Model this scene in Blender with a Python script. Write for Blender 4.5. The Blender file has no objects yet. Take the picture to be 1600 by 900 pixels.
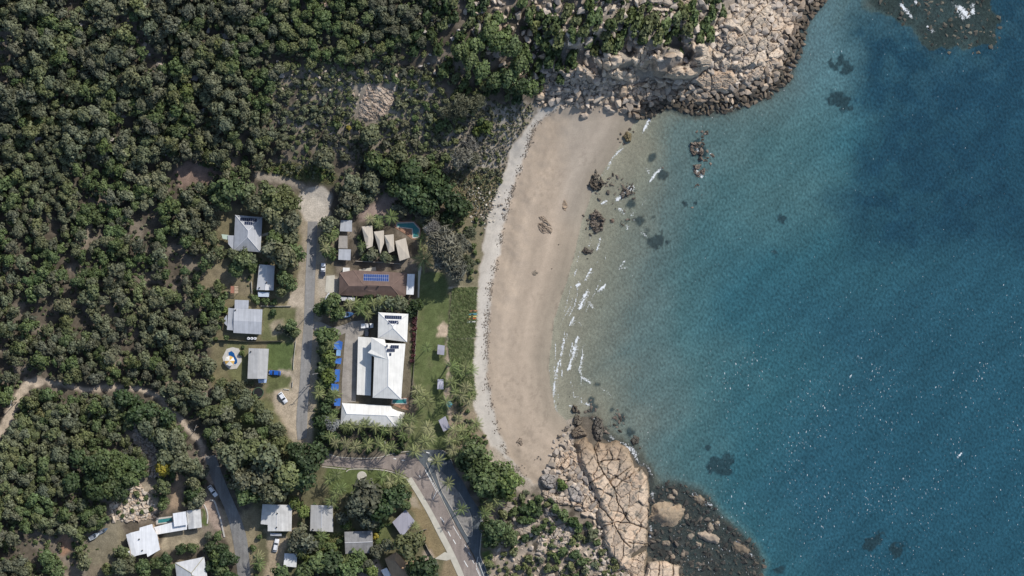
import bpy, bmesh, math, random
import numpy as np
from mathutils import Vector, Matrix
R = math.radians
C = bpy.context.scene.collection
SC = bpy.context.scene
random.seed(7); RNG = np.random.default_rng(11)

# ------------------------------------------------------------ camera, light, exposure
CAM_H = 820.0
PX = 0.25                                   # metres per photo pixel at sea level
cam = bpy.data.cameras.new('aerial_camera'); cam_o = bpy.data.objects.new('aerial_camera', cam)
C.objects.link(cam_o); cam_o.location = (0, 0, CAM_H); cam_o.rotation_euler = (0, 0, 0)
cam.sensor_width = 36.0; cam.lens = 36.0 * CAM_H / (1600 * PX); cam.clip_start = 1.0; cam.clip_end = 5000
SC.camera = cam_o
SUN_EL, SUN_AZ_X, SUN_AZ_Y = R(41), 0.66, 0.75
w = bpy.data.worlds.new('World'); SC.world = w; w.use_nodes = True
nt = w.node_tree; sky = nt.nodes.new('ShaderNodeTexSky'); sky.sky_type = 'NISHITA'; sky.sun_disc = False
sky.sun_elevation = SUN_EL; sky.sun_rotation = math.atan2(SUN_AZ_X, SUN_AZ_Y)
bg = nt.nodes['Background']; nt.links.new(sky.outputs[0], bg.inputs[0]); bg.inputs[1].default_value = 0.145
sl = bpy.data.lights.new('sun', 'SUN'); sl.energy = 3.9; sl.angle = R(0.53); sl.color = (1.0, 0.955, 0.89)
so = bpy.data.objects.new('sun', sl); C.objects.link(so); so.location = (200, 230, 300)
k_ = math.hypot(SUN_AZ_X, SUN_AZ_Y)
sdir = Vector((SUN_AZ_X / k_ * math.cos(SUN_EL), SUN_AZ_Y / k_ * math.cos(SUN_EL), math.sin(SUN_EL)))
so.rotation_euler = (-sdir).to_track_quat('-Z', 'Y').to_euler()
vs = SC.view_settings; vs.view_transform = 'Standard'; vs.look = 'None'; vs.exposure = 0.0; vs.gamma = 1.0; vs.use_curve_mapping = False
SC.render.engine = 'CYCLES'
SC.cycles.max_bounces = 5; SC.cycles.diffuse_bounces = 2; SC.cycles.glossy_bounces = 2; SC.cycles.transparent_max_bounces = 8
SC.cycles.caustics_reflective = False; SC.cycles.caustics_refractive = False
SC.cycles.use_denoising = True
SC.cycles.use_adaptive_sampling = False
SC.cycles.sample_clamp_indirect = 4.0

# ------------------------------------------------------------ helpers: noise, polygons, terrain lookup
def vnoise(x, y, scale, seed, octs=3, gain=0.5):
    out = np.zeros_like(x, dtype=np.float64); amp = 1.0; tot = 0.0
    for o in range(octs):
        g = np.random.default_rng(seed * 97 + o).random((256, 256))
        u = x / scale + 61.3 * o + 500.0; v = y / scale + 17.7 * o + 500.0
        i = np.floor(u).astype(int); j = np.floor(v).astype(int); fu = u - i; fv = v - j
        fu = fu * fu * (3 - 2 * fu); fv = fv * fv * (3 - 2 * fv)
        a = g[i % 256, j % 256]; b = g[(i + 1) % 256, j % 256]; c = g[i % 256, (j + 1) % 256]; d = g[(i + 1) % 256, (j + 1) % 256]
        out += amp * ((a * (1 - fu) + b * fu) * (1 - fv) + (c * (1 - fu) + d * fu) * fv)
        tot += amp; amp *= gain; scale *= 0.5
    return out / tot                        # 0..1

def inpoly(x, y, poly):
    p = np.asarray(poly, float); res = np.zeros(x.shape, bool)
    bb = (x >= p[:, 0].min()) & (x <= p[:, 0].max()) & (y >= p[:, 1].min()) & (y <= p[:, 1].max())
    xs = x[bb]; ys = y[bb]; r = np.zeros(xs.shape, bool); n = len(p)
    for a in range(n):
        x1, y1 = p[a]; x2, y2 = p[(a + 1) % n]
        if y1 == y2: continue
        r ^= ((y1 > ys) != (y2 > ys)) & (xs < (x2 - x1) * (ys - y1) / (y2 - y1) + x1)
    res[bb] = r; return res

def dist_line(x, y, pts, closed=False):
    p = np.asarray(pts, float); d = np.full(x.shape, 1e9); n = len(p)
    for a in range(n if closed else n - 1):
        x1, y1 = p[a]; x2, y2 = p[(a + 1) % n]; dx, dy = x2 - x1, y2 - y1; L = dx * dx + dy * dy + 1e-9
        t = np.clip(((x - x1) * dx + (y - y1) * dy) / L, 0, 1)
        d = np.minimum(d, (x - x1 - t * dx) ** 2 + (y - y1 - t * dy) ** 2)
    return np.sqrt(d)

def sdist(x, y, poly):                      # positive inside, photo pixels
    d = dist_line(x, y, poly, True); return np.where(inpoly(x, y, poly), d, -d)

def smooth(a, b, x):
    t = np.clip((x - a) / (b - a), 0, 1); return t * t * (3 - 2 * t)

COAST = [(1310,-250),(1285,-20),(1275,5),(1262,18),(1250,40),(1243,75),(1230,112),(1205,138),(1165,152),(1130,162),(1085,168),(1060,160),
 (1030,165),(1003,178),(985,200),(970,225),(945,262),(925,300),(908,350),(897,400),(882,450),(866,500),(858,560),(859,600),(868,640),(885,658),
 (903,652),(920,652),(938,680),(955,690),(985,703),(1000,730),(1013,745),(1016,800),(1012,835),(1012,872),(1040,874),(1064,885),(1072,910),(1095,960),(1120,1200),(-400,1200),(-400,-250)]
DUNE = [(880,163),(862,168),(842,172),(828,192),(812,215),(797,235),(791,260),(781,290),(772,312),(760,350),(752,400),(747,440),(745,480),(742,530),(738,580),(739,620),(748,660),(766,695),(790,715),(815,738),(835,758)]
WRACK = [(868,172),(852,182),(835,200),(822,240),(806,285),(792,330),(779,400),(769,440),(764,480),(761,560),(763,600),(773,650),(792,708),(820,745)]
REEF_SE = [(1010,760),(1035,750),(1070,758),(1105,772),(1125,800),(1150,825),(1185,850),(1196,880),(1190,900),(1205,960),(1100,1000),(1040,920),(1012,870),(1008,800)]
REEF_NE = [(1352,-60),(1365,15),(1400,35),(1425,45),(1455,75),(1480,85),(1520,92),(1560,80),(1572,50),(1560,10),(1570,-80)]

GX0, GX1, GY0, GY1, GS = -260, 1860, -200, 1100, 2
gx = np.arange(GX0, GX1 + 1, GS, dtype=float); gy = np.arange(GY0, GY1 + 1, GS, dtype=float)
X, Y = np.meshgrid(gx, gy)                  # photo-pixel grid, rows = y
wob = (vnoise(X, Y, 26, 3) - .5) * 14
wobx = (vnoise(X, Y, 18, 4) - .5) * 10
rocky = np.maximum(smooth(1010, 1060, X) * smooth(230, 175, Y), smooth(880, 925, X) * smooth(630, 660, Y))
SD = sdist(X + wobx * (0.25 + rocky), Y + wob * (0.25 + rocky), COAST)
D = SD * PX                                 # metres inland (+) or offshore (-)
t_in = np.maximum(D, 0)
nm = smooth(820, 960, X) * smooth(190, 120, Y)                 # north headland
smk = smooth(800, 900, X) * smooth(680, 760, Y)                # south headland
H_ = 2.4 * (1 - np.exp(-t_in * .055)) + .018 * np.maximum(t_in - 25, 0)
hill = 22 * smooth(330, -60, Y) * smooth(1290, 880, X) * smooth(0, 60, t_in)
west = 6 * smooth(340, -100, X) + 3 * smooth(300, 100, X) * smooth(560, 760, Y)
H_ = H_ + hill + west + nm * np.minimum(t_in, 26) * .28 + smk * np.minimum(t_in, 16) * .16
H_ = H_ + 5.0 * (.3 + 1.4 * smooth(.35, .65, vnoise(X, Y, 30, 16))) * smooth(835, 890, X) * smooth(1125, 1070, X) * smooth(140, 100, Y - 20 * smooth(1000, 1060, X)) * smooth(8.5, 12.5, t_in + 5 * (vnoise(X, Y, 20, 15) - .5)) * smooth(-20, 90, Y)
flat = smooth(360, 420, X) * smooth(800, 740, X) * smooth(300, 340, Y)
rough = (1 - flat) * smooth(6, 30, t_in)
H_ += rough * ((vnoise(X, Y, 60, 5) - .5) * 1.6 + (vnoise(X, Y, 14, 6) - .5) * .7)
sea = np.maximum(-D, 0)
beachy = smooth(1150, 1000, X) * smooth(180, 240, Y) * smooth(700, 640, Y)
rdeep = np.maximum(smooth(1000, 1100, X) * smooth(340, 150, Y), smooth(890, 980, X) * smooth(540, 800, Y))
dep = np.minimum(sea * (.052 * (1 - .25 * beachy) + .03 * rdeep), 5.2 + .012 * sea) + .25 * smooth(0, 6, sea) * (1 - beachy) + .75 * smooth(0, 5, sea) * rdeep
for poly, lift in ((REEF_SE, 1.0), (REEF_NE, .86)):
    s_ = sdist(X + wobx, Y + wob, poly)
    if lift < 1: s_ = s_ + (vnoise(X, Y, 40, 9, 3) - .5) * 50
    m_ = smooth(-14, 12, s_) if lift == 1 else smooth(-26, 22, s_)
    bump_ = vnoise(X, Y, 16, 8, 4)
    dep = dep * (1 - m_ * lift) + m_ * lift * ((1.5 - 1.9 * bump_) if lift < 1 else (1.15 - 1.55 * bump_))
H_ = np.where(D > 0, H_, -dep)
def hmap(px, py):
    px = np.asarray(px, float); py = np.asarray(py, float)
    u = np.clip((px - GX0) / GS, 0, len(gx) - 1.001); v = np.clip((py - GY0) / GS, 0, len(gy) - 1.001)
    i = u.astype(int); j = v.astype(int); fu = u - i; fv = v - j
    return (H_[j, i] * (1 - fu) + H_[j, i + 1] * fu) * (1 - fv) + (H_[j + 1, i] * (1 - fu) + H_[j + 1, i + 1] * fu) * fv
def flatten(poly, z=None, blur=14):         # a level pad for a house or a pool
    global H_
    s = sdist(X, Y, poly); m = smooth(-blur, 0, s)
    if z is None: z = float(H_[s > -1].mean()) if (s > -1).any() else 4
    H_ = H_ * (1 - m) + z * m
    return z
def W(px, py, z):                           # the place on the ground plan that a photo pixel at height z looks at
    f = PX * (CAM_H - z) / CAM_H
    return Vector(((px - 800) * f, (450 - py) * f, z))
def G(px, py, dz=0.0):
    return W(px, py, float(hmap(px, py)) + dz)
def Wn(px, py, z):
    f = PX * (CAM_H - z) / CAM_H
    return np.stack([(px - 800) * f, (450 - py) * f, z + 0 * px], -1)

# ------------------------------------------------------------ helpers: objects, meshes, materials
def link(o, parent=None):
    C.objects.link(o)
    if parent: o.parent = parent
    return o
def mesh_np(name, V, F, mat=None, parent=None, smoothf=False, cols=None, loc=None):
    """V (n,3), F (m,k) constant size faces"""
    me = bpy.data.meshes.new(name); V = np.asarray(V, np.float32); F = np.asarray(F, np.int32)
    me.vertices.add(len(V)); me.vertices.foreach_set('co', V.ravel())
    k = F.shape[1]; me.loops.add(F.size); me.loops.foreach_set('vertex_index', F.ravel())
    me.polygons.add(len(F)); me.polygons.foreach_set('loop_start', np.arange(0, F.size, k, dtype=np.int32))
    me.polygons.foreach_set('use_smooth', np.full(len(F), smoothf, bool)); me.update(calc_edges=True)
    if cols:
        for an, arr in cols.items():
            a = me.attributes.new(an, 'FLOAT_COLOR', 'POINT'); arr = np.asarray(arr, np.float32)
            if arr.shape[1] == 3: arr = np.concatenate([arr, np.ones((len(arr), 1), np.float32)], 1)
            a.data.foreach_set('color', arr.ravel())
    if mat: me.materials.append(mat)
    o = bpy.data.objects.new(name, me)
    if loc is not None: o.location = loc
    return link(o, parent)
def tag(o, label=None, cat=None, group=None, kind=None):
    if label: o['label'] = label
    if cat: o['category'] = cat
    if group: o['group'] = group
    if kind: o['kind'] = kind
    return o
def empty(name, loc, rz=0, label=None, cat=None, group=None):
    o = bpy.data.objects.new(name, None); o.empty_display_size = .5; link(o); o.location = loc; o.rotation_euler = (0, 0, rz)
    return tag(o, label, cat, group)
class MB:                                   # collects shapes, links them as ONE mesh object
    def __init__(s): s.v = []; s.f = []
    def add(s, vs, fs):
        b = len(s.v); s.v += [tuple(v) for v in vs]; s.f += [tuple(i + b for i in f) for f in fs]; return s
    def box(s, c, size, rz=0, taper=1.0):
        cx, cy, cz = c; hx, hy, hz = size[0] / 2, size[1] / 2, size[2] / 2; co, si = math.cos(rz), math.sin(rz); vs = []
        for z, k in ((-hz, 1), (hz, taper)):
            for x, y in ((-hx, -hy), (hx, -hy), (hx, hy), (-hx, hy)):
                x *= k; y *= k; vs.append((cx + x * co - y * si, cy + x * si + y * co, cz + z))
        return s.add(vs, [(3, 2, 1, 0), (4, 5, 6, 7), (0, 1, 5, 4), (1, 2, 6, 5), (2, 3, 7, 6), (3, 0, 4, 7)])
    def tube(s, a, b, r0, r1=None, n=8, cap=True):
        a = Vector(a); b = Vector(b); r1 = r0 if r1 is None else r1; d = (b - a).normalized()
        u = d.orthogonal().normalized(); v = d.cross(u); vs = []
        for p, r in ((a, r0), (b, r1)):
            for i in range(n): vs.append(p + (u * math.cos(2 * math.pi * i / n) + v * math.sin(2 * math.pi * i / n)) * r)
        fs = [(i, (i + 1) % n, n + (i + 1) % n, n + i) for i in range(n)]
        if cap: fs += [tuple(range(n - 1, -1, -1)), tuple(range(n, 2 * n))]
        return s.add(vs, fs)
    def lathe(s, c, prof, n=20):
        cx, cy, cz = c; vs = []; m = len(prof)
        for r, z in prof:
            for i in range(n): vs.append((cx + r * math.cos(2 * math.pi * i / n), cy + r * math.sin(2 * math.pi * i / n), cz + z))
        fs = [(k * n + i, k * n + (i + 1) % n, (k + 1) * n + (i + 1) % n, (k + 1) * n + i) for k in range(m - 1) for i in range(n)]
        fs += [tuple(range(n - 1, -1, -1)), tuple(range((m - 1) * n, m * n))]
        return s.add(vs, fs)
    def prism(s, bot, top):                 # two matching rings of points
        n = len(bot); vs = list(bot) + list(top)
        fs = [(i, (i + 1) % n, n + (i + 1) % n, n + i) for i in range(n)] + [tuple(range(n - 1, -1, -1)), tuple(range(n, 2 * n))]
        return s.add(vs, fs)
    def build(s, name, mat=None, parent=None, shade=False, base=None):
        me = bpy.data.meshes.new(name); vs = s.v
        if base is not None: vs = [(v[0] - base[0], v[1] - base[1], v[2] - base[2]) for v in vs]
        me.from_pydata(vs, [], s.f); me.validate(); me.update()
        bm = bmesh.new(); bm.from_mesh(me); bmesh.ops.recalc_face_normals(bm, faces=bm.faces); bm.to_mesh(me); bm.free()
        if shade: me.polygons.foreach_set('use_smooth', np.ones(len(me.polygons), bool))
        if mat: me.materials.append(mat)
        return link(bpy.data.objects.new(name, me), parent)

def mat_new(name):
    m = bpy.data.materials.new(name); m.use_nodes = True; n = m.node_tree
    return m, n, n.nodes['Principled BSDF']
def nd(n, t, **kw):
    x = n.nodes.new(t)
    for k, v in kw.items():
        if k.startswith('i_'): x.inputs[k[2:].replace('_', ' ')].default_value = v
        else: setattr(x, k, v)
    return x
def mul(n, a, b, fac=1.0, mode='MULTIPLY'):
    m = nd(n, 'ShaderNodeMix', data_type='RGBA', blend_type=mode); m.inputs[0].default_value = fac
    n.links.new(a, m.inputs[6])
    if isinstance(b, tuple): m.inputs[7].default_value = b
    else: n.links.new(b, m.inputs[7])
    return m.outputs[2]
def noise_ramp(n, scale, lo, hi, detail=4, coord='Object', p0=.3, p1=.7, vec=None):
    tc = nd(n, 'ShaderNodeTexCoord'); ns = nd(n, 'ShaderNodeTexNoise'); ns.inputs['Scale'].default_value = scale; ns.inputs['Detail'].default_value = detail
    n.links.new(vec if vec else tc.outputs[coord], ns.inputs['Vector'])
    r = nd(n, 'ShaderNodeValToRGB'); r.color_ramp.elements[0].position = p0; r.color_ramp.elements[1].position = p1
    r.color_ramp.elements[0].color = (lo, lo, lo, 1) if not isinstance(lo, tuple) else lo
    r.color_ramp.elements[1].color = (hi, hi, hi, 1) if not isinstance(hi, tuple) else hi
    n.links.new(ns.outputs[0], r.inputs[0]); return r.outputs[0]
def bump(n, bsdf, scale, dist, strength=.5, detail=5):
    tc = nd(n, 'ShaderNodeTexCoord'); ns = nd(n, 'ShaderNodeTexNoise'); ns.inputs['Scale'].default_value = scale; ns.inputs['Detail'].default_value = detail
    n.links.new(tc.outputs['Object'], ns.inputs['Vector']); b = nd(n, 'ShaderNodeBump'); b.inputs['Strength'].default_value = strength; b.inputs['Distance'].default_value = dist
    n.links.new(ns.outputs[0], b.inputs['Height']); n.links.new(b.outputs[0], bsdf.inputs['Normal'])
def plain(name, col, rough=.7, var=.18, scale=.8, metal=0.0, bmp=None):
    m, n, b = mat_new(name); rgb = nd(n, 'ShaderNodeRGB'); rgb.outputs[0].default_value = (*col, 1)
    r = noise_ramp(n, scale, 1 - var, 1 + var); n.links.new(mul(n, rgb.outputs[0], r), b.inputs['Base Color'])
    b.inputs['Roughness'].default_value = rough; b.inputs['Metallic'].default_value = metal; b.inputs['Specular IOR Level'].default_value = .3
    if bmp: bump(n, b, bmp[0], bmp[1])
    return m
def attr_mat(name, attr='col', rough=.9, fine=((1.2, .82, 1.18),), bmp=None, spec=.15):
    m, n, b = mat_new(name); a = nd(n, 'ShaderNodeAttribute'); a.attribute_name = attr; c = a.outputs['Color']
    for s, lo, hi in fine: c = mul(n, c, noise_ramp(n, s, lo, hi))
    n.links.new(c, b.inputs['Base Color']); b.inputs['Roughness'].default_value = rough; b.inputs['Specular IOR Level'].default_value = spec
    if bmp: bump(n, b, bmp[0], bmp[1], bmp[2])
    return m
# ------------------------------------------------------------ the ground: what covers it where
HOUSE_PADS = [
 [(366,335),(411,338),(408,395),(355,391)], [(404,412),(430,414),(428,465),(400,455)], [(353,467),(411,481),(409,523),(353,517)],
 [(387,543),(421,544),(418,593),(386,592)], [(528,425),(650,424),(648,468),(528,464)], [(528,342),(643,350),(643,410),(528,410)],
 [(555,486),(640,488),(638,625),(555,622)], [(530,628),(640,622),(636,668),(530,664)], [(195,818),(245,818),(252,862),(200,875)],
 [(240,797),(317,795),(317,828),(240,836)], [(272,866),(324,866),(324,925),(272,920)], [(406,786),(458,788),(456,832),(406,830)],
 [(483,788),(522,789),(522,833),(483,831)], [(536,829),(584,828),(585,866),(537,867)], [(612,795),(650,796),(650,840),(612,840)],
 [(590,862),(650,862),(660,910),(590,915)], [(442,863),(466,864),(464,888),(442,886)], [(346,542),(378,542),(378,578),(346,578)]]
for p in HOUSE_PADS: flatten(p)

XW = X + (vnoise(X, Y, 12, 21) - .5) * 10; YW = Y + (vnoise(X, Y, 12, 22) - .5) * 10
COL = np.zeros(X.shape + (3,)); n1 = vnoise(X, Y, 30, 31)[..., None]; n2 = vnoise(X, Y, 6, 32)[..., None]; n3 = vnoise(X, Y, 90, 33)[..., None]
COL[:] = np.array([.105, .088, .066]); COL = COL * (.6 + .8 * n2)
COL = COL * (1 - .7 * smooth(.48, .66, n1)) + np.array([.24, .20, .155]) * .7 * smooth(.48, .66, n1) * (.7 + .6 * n2)
def paint(poly, col, soft=3, amt=1.0, var=.25, warp=True, patch=None):
    """col over the polygon (photo pixels); patch = (noise scale, threshold) leaves it in patches"""
    global COL
    xs, ys = (XW, YW) if warp else (X, Y)
    s = sdist(xs, ys, poly) if isinstance(poly, list) else poly
    m = smooth(-soft, soft, s) * amt
    if patch: m = m * smooth(patch[1] - .1, patch[1] + .1, vnoise(X, Y, patch[0], 41 + int(patch[0] * 7)))
    m = m[..., None]
    COL = COL * (1 - m) + np.array(col) * (1 - var + 2 * var * n2) * m
def stroke(pts, wd, col, soft=2, **k):
    paint(wd / 2 - dist_line(XW, YW, pts), col, soft, **k)
GRASS = (.105, .128, .05); DRYG = (.19, .165, .095); DIRT = (.39, .315, .235); SAND = (.405, .325, .245); DSAND = (.50, .455, .39); WETS = (.25, .225, .18)
RED = (.30, .185, .13); LITTER = (.16, .125, .10); GRAVEL = (.47, .42, .35)
# scrub clearings on the hill
paint([(430,115),(560,95),(650,120),(700,150),(690,220),(640,260),(560,250),(470,230),(420,180)], (.33,.28,.215), 14, .85, patch=(20,.36))
paint([(640,110),(720,150),(800,165),(850,160),(830,190),(795,235),(785,290),(770,310),(700,300),(690,240),(640,200)], (.31,.265,.205), 10, .85)
paint([(690,210),(730,205),(745,240),(710,250),(680,235)], (.42,.38,.33), 6, .8, patch=(9,.45))
paint([(740,165),(845,160),(825,195),(795,235),(790,280),(752,265),(745,215)], (.36,.33,.28), 6, .8, patch=(7,.45))
paint([(660,270),(790,265),(775,312),(735,350),(690,320)], (.24,.19,.12), 8, .8)
paint([(840,150),(860,20),(1000,-30),(1290,-30),(1240,110),(1165,150),(1000,165),(900,165)], (.33,.285,.235), 12, .8)
paint([(560,330),(620,300),(640,335),(600,345),(560,345)], (.33,.25,.21), 6, .9)
# village ground
paint([(330,330),(470,300),(520,345),(520,450),(490,700),(460,720),(380,690),(340,640),(325,560),(345,470),(310,430)], DRYG, 10, .9)
paint([(300,425),(345,415),(400,440),(398,462),(360,465),(310,450)], (.215,.18,.115), 5)
paint([(345,535),(388,533),(388,600),(440,640),(430,690),(360,680),(335,600)], (.15,.15,.07), 6)
paint([(336,535),(356,535),(352,560),(365,600),(345,640),(330,600)], DRYG, 5, .8)
paint([(411,480),(470,480),(468,533),(409,531)], (.135,.14,.065), 3); paint([(420,505),(442,498),(448,520),(424,522)], (.36,.30,.22), 4, .8)
paint([(418,536),(462,533),(460,579),(417,579)], (.095,.125,.045), 3); paint([(417,587),(455,586),(457,612),(440,616),(415,612)], (.12,.13,.055), 3)
paint([(380,605),(404,596),(414,620),(396,630)], (.22,.17,.11), 4, .8)
paint([(425,662),(462,690),(470,700),(440,720),(425,690)], (.16,.165,.08), 5)
paint([(440,660),(420,690),(415,705)], (.33,.26,.19), 5)
# resort, park and gardens
paint([(500,470),(660,466),(650,640),(640,705),(500,712),(488,600),(486,500)], (.14,.12,.085), 5)
paint([(488,545),(500,545),(505,690),(485,700)], (.105,.118,.048), 4, .8)
PARK = [(652,428),(706,424),(703,455),(699,500),(698,540),(702,570),(700,600),(706,640),(712,670),(700,700),(630,706),(640,680),(655,640),(640,560),(648,520),(652,470)]
paint(PARK, GRASS, 3)
paint(PARK, (.15,.155,.075), 3, .6, patch=(16,.55))
paint([(680,515),(690,503),(702,512),(700,528),(685,526)], (.46,.36,.26), 2.5)
paint([(696,560),(700,540),(703,562),(700,575)], (.34,.27,.20), 3)
stroke([(706,500),(704,530),(700,560),(699,590),(700,625),(703,650),(707,670),(700,695)], 7, (.35,.28,.21), 2)
paint([(705,640),(745,640),(770,690),(790,715),(745,725),(705,700)], (.30,.24,.165), 6, .85)
paint([(708,600),(740,600),(745,640),(710,640)], (.21,.19,.11), 5, .8)
paint([(708,448),(746,446),(743,526),(700,528)], (.20,.21,.11), 2); paint([(700,531),(741,529),(738,583),(704,586)], (.20,.21,.11), 2)
stroke([(704,449),(722,446),(747,447)], 3, (.46,.40,.31), 1); stroke([(700,528),(720,528),(745,526)], 3, (.46,.40,.31), 1); stroke([(704,586),(735,583)], 2.5, (.42,.36,.28), 1)
paint([(655,350),(700,330),(755,345),(750,450),(705,446),(690,425),(655,425)], (.20,.175,.11), 5)
paint([(650,345),(668,340),(672,360),(655,375)], (.17,.165,.07), 4)
# south gardens
paint([(505,728),(640,745),(700,845),(730,905),(600,930),(380,930),(372,880),(400,775),(470,740)], (.135,.125,.07), 6)
paint([(510,728),(560,732),(600,734),(635,745),(640,765),(600,760),(560,770),(515,770)], (.10,.125,.045), 4)
paint([(643,760),(700,860),(690,872),(676,870),(640,790)], (.23,.18,.10), 3); paint([(640,775),(652,775),(655,795),(640,790)], (.36,.30,.22), 4)
paint([(380,795),(410,795),(402,850),(392,910),(378,910),(372,830)], (.24,.20,.125), 4); paint([(415,830),(450,838),(445,880),(438,925),(405,925),(420,860)], (.36,.29,.20), 4)
paint([(455,790),(470,770),(472,800),(462,830),(455,830)], (.25,.20,.125), 4)
paint([(495,835),(535,830),(535,868),(500,885),(480,860)], (.14,.16,.055), 5); paint([(585,800),(610,800),(612,850),(588,860)], (.12,.135,.055), 5)
paint([(560,885),(590,875),(600,905),(560,910)], (.36,.29,.235), 4)
paint([(664,862),(676,858),(682,880),(660,890)], (.36,.29,.22), 3); paint([(694,872),(705,868),(724,905),(690,905)], (.25,.195,.12), 4)
paint([(700,705),(730,720),(760,780),(770,830),(748,840),(750,905),(800,905),(780,790),(790,740),(740,700)], (.16,.13,.085), 4, .8)
paint([(750,862),(765,858),(770,880),(757,890)], (.09,.12,.04), 3)
paint([(772,780),(850,770),(905,810),(945,840),(985,905),(765,905)], (.37,.31,.245), 8, .85, patch=(11,.42))
# lower left plots and tracks
paint([(140,870),(200,870),(240,850),(300,870),(270,905),(130,910)], (.20,.165,.115), 8, .9); paint([(150,830),(185,805),(198,840),(195,870),(150,885),(120,870)], (.20,.175,.12), 6, .9)
paint([(93,850),(98,833),(112,833),(112,860),(96,868)], (.33,.20,.13), 4); paint([(80,885),(100,880),(110,905),(70,905)], (.33,.265,.20), 5)
paint([(262,815),(300,826),(318,830),(322,850),(290,862),(250,858)], (.31,.26,.18), 4)
paint([(275,745),(285,738),(291,750),(284,790),(262,800),(265,780)], (.29,.215,.15), 4)
paint([(315,785),(330,778),(348,795),(350,838),(338,830),(325,810)], (.36,.275,.215), 4); paint([(314,793),(320,793),(323,820),(317,822)], (.09,.115,.04), 2)
paint([(345,790),(358,800),(366,850),(370,880),(360,870),(350,830)], (.26,.215,.15), 4)
stroke([(-60,760),(0,672),(12,652),(28,622),(42,600),(60,597)], 13, (.46,.38,.29), 3)
stroke([(60,597),(95,600),(125,606),(150,608),(175,604),(215,608),(235,613),(250,620),(268,640),(285,660),(298,676),(312,695),(318,712)], 8, (.45,.37,.285), 3)
stroke([(318,700),(322,730),(330,755)], 8, (.38,.30,.235), 3)
paint([(192,650),(210,640),(215,665),(240,688),(245,720),(250,745),(232,745),(225,715),(195,690)], (.33,.275,.215), 5, .8, patch=(9,.4))
paint([(180,755),(215,745),(240,760),(250,790),(235,812),(175,810),(170,785)], (.33,.275,.20), 6, .8)
paint([(270,272),(292,252),(330,262),(345,270),(335,285),(300,288),(282,296)], (.27,.19,.15), 4); paint([(355,262),(368,258),(368,275),(352,272)], (.28,.20,.155), 4)
stroke([(405,274),(432,280),(460,287),(478,296)], 12, (.31,.265,.21), 3); paint([(412,266),(440,252),(500,260),(525,275),(520,288),(470,282)], (.12,.125,.055), 6)
stroke([(170,300),(150,330),(138,355),(134,385)], 7, (.27,.225,.17), 4); stroke([(178,440),(172,470),(168,490)], 9, (.22,.18,.125), 4)
# verges and the turning circle
CIRC = [(468,302),(478,293),(492,290),(506,291),(517,300),(518,315),(512,335),(500,348),(480,350),(474,335),(466,322)]
stroke([(494,335),(488,400),(485,440),(482,500),(478,560),(474,620),(470,680)], 40, (.36,.30,.225), 4, amt=.85)
paint([(430,612),(456,608),(466,600),(468,690),(456,672),(440,655),(428,640)], (.42,.345,.25), 4); stroke([(436,579),(448,580),(458,590),(462,605)], 6, (.40,.335,.25), 2)
paint([(455,450),(478,445),(476,480),(450,476)], (.43,.36,.275), 4); paint([(495,430),(530,430),(530,470),(500,470)], (.40,.345,.27), 4)
paint(CIRC, GRAVEL, 3, var=.12)
# beach
bx = [(868,640),(859,600),(858,560),(866,500),(882,450),(897,400),(908,350),(925,300),(945,262),(970,225),(985,200),(1003,178),(960,168),(900,163)]
BEACH = DUNE + [(848,750),(868,715),(890,668)] + bx
BOT = [(866,500),(858,560),(859,600),(868,640),(885,658)]
paint([(745,730),(770,690),(748,640),(742,610),(800,600),(900,650),(895,690),(860,745),(830,765),(800,770)], (.40,.34,.27), 5, .9)
paint(BEACH, SAND, 2.5, var=.07)
paint([(875,163),(1003,178),(960,260),(905,360),(880,340),(880,220)], (.36,.315,.26), 22, .65, var=.06)
dry = DUNE + WRACK[::-1]
paint(dry, DSAND, 2.5, var=.08, warp=True)
sb = smooth(44, 0, SD) * (sdist(X, Y, BEACH) > -3) * (.6 + .5 * vnoise(X, Y, 40, 51))
paint(np.where(sb > 0, 0, -99), (.335,.275,.21), 1, .0)
COL = COL * (1 - .75 * np.clip(sb, 0, 1)[..., None]) + np.array([.245,.212,.160]) * .75 * np.clip(sb, 0, 1)[..., None]
band = np.sin((SD + 22 * vnoise(X, Y, 70, 52)) * .16)[..., None]
onb = (sdist(X, Y, BEACH) > 0)[..., None]
stre = vnoise((SD + 9 * vnoise(X, Y, 60, 54)) * 1.0, Y * .12, 5, 53, 4)[..., None]
COL = np.where(onb, COL * (1 + .05 * band * n3 * 2 + .10 * (n3 - .5) + .16 * (stre - .5)), COL)
foot = smooth(.62, .70, vnoise(X, Y, 5, 55, 2)) * smooth(.45, .6, vnoise(X, Y, 60, 56))
COL = np.where(onb, COL * (1 - .13 * foot[..., None]), COL)
# sea floor
m_ = (D < 0.0)[..., None]
bed = np.array([.33,.29,.215]) * (.85 + .3 * n2)
reefm = np.zeros(X.shape)
for p_ in (REEF_SE, REEF_NE): reefm = np.maximum(reefm, smooth(-10, 10, sdist(X + wobx, Y + wob, p_)))
rocksh = smooth(22, 2, -SD) * rocky
reefm = np.maximum(reefm, rocksh)
bed = bed * (1 - reefm[..., None]) + np.array([.045,.045,.040]) * (.2 + 1.7 * n2) * reefm[..., None]
COL = np.where(m_, bed, COL)
rk = (smooth(34, 6, SD + 14 * (n2[..., 0] - .5)) * rocky * (D > 0))[..., None]       # dark tidal growth on the rocky shore
COL = COL * (1 - .8 * rk) + np.array([.10,.085,.065]) * .8 * rk

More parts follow.
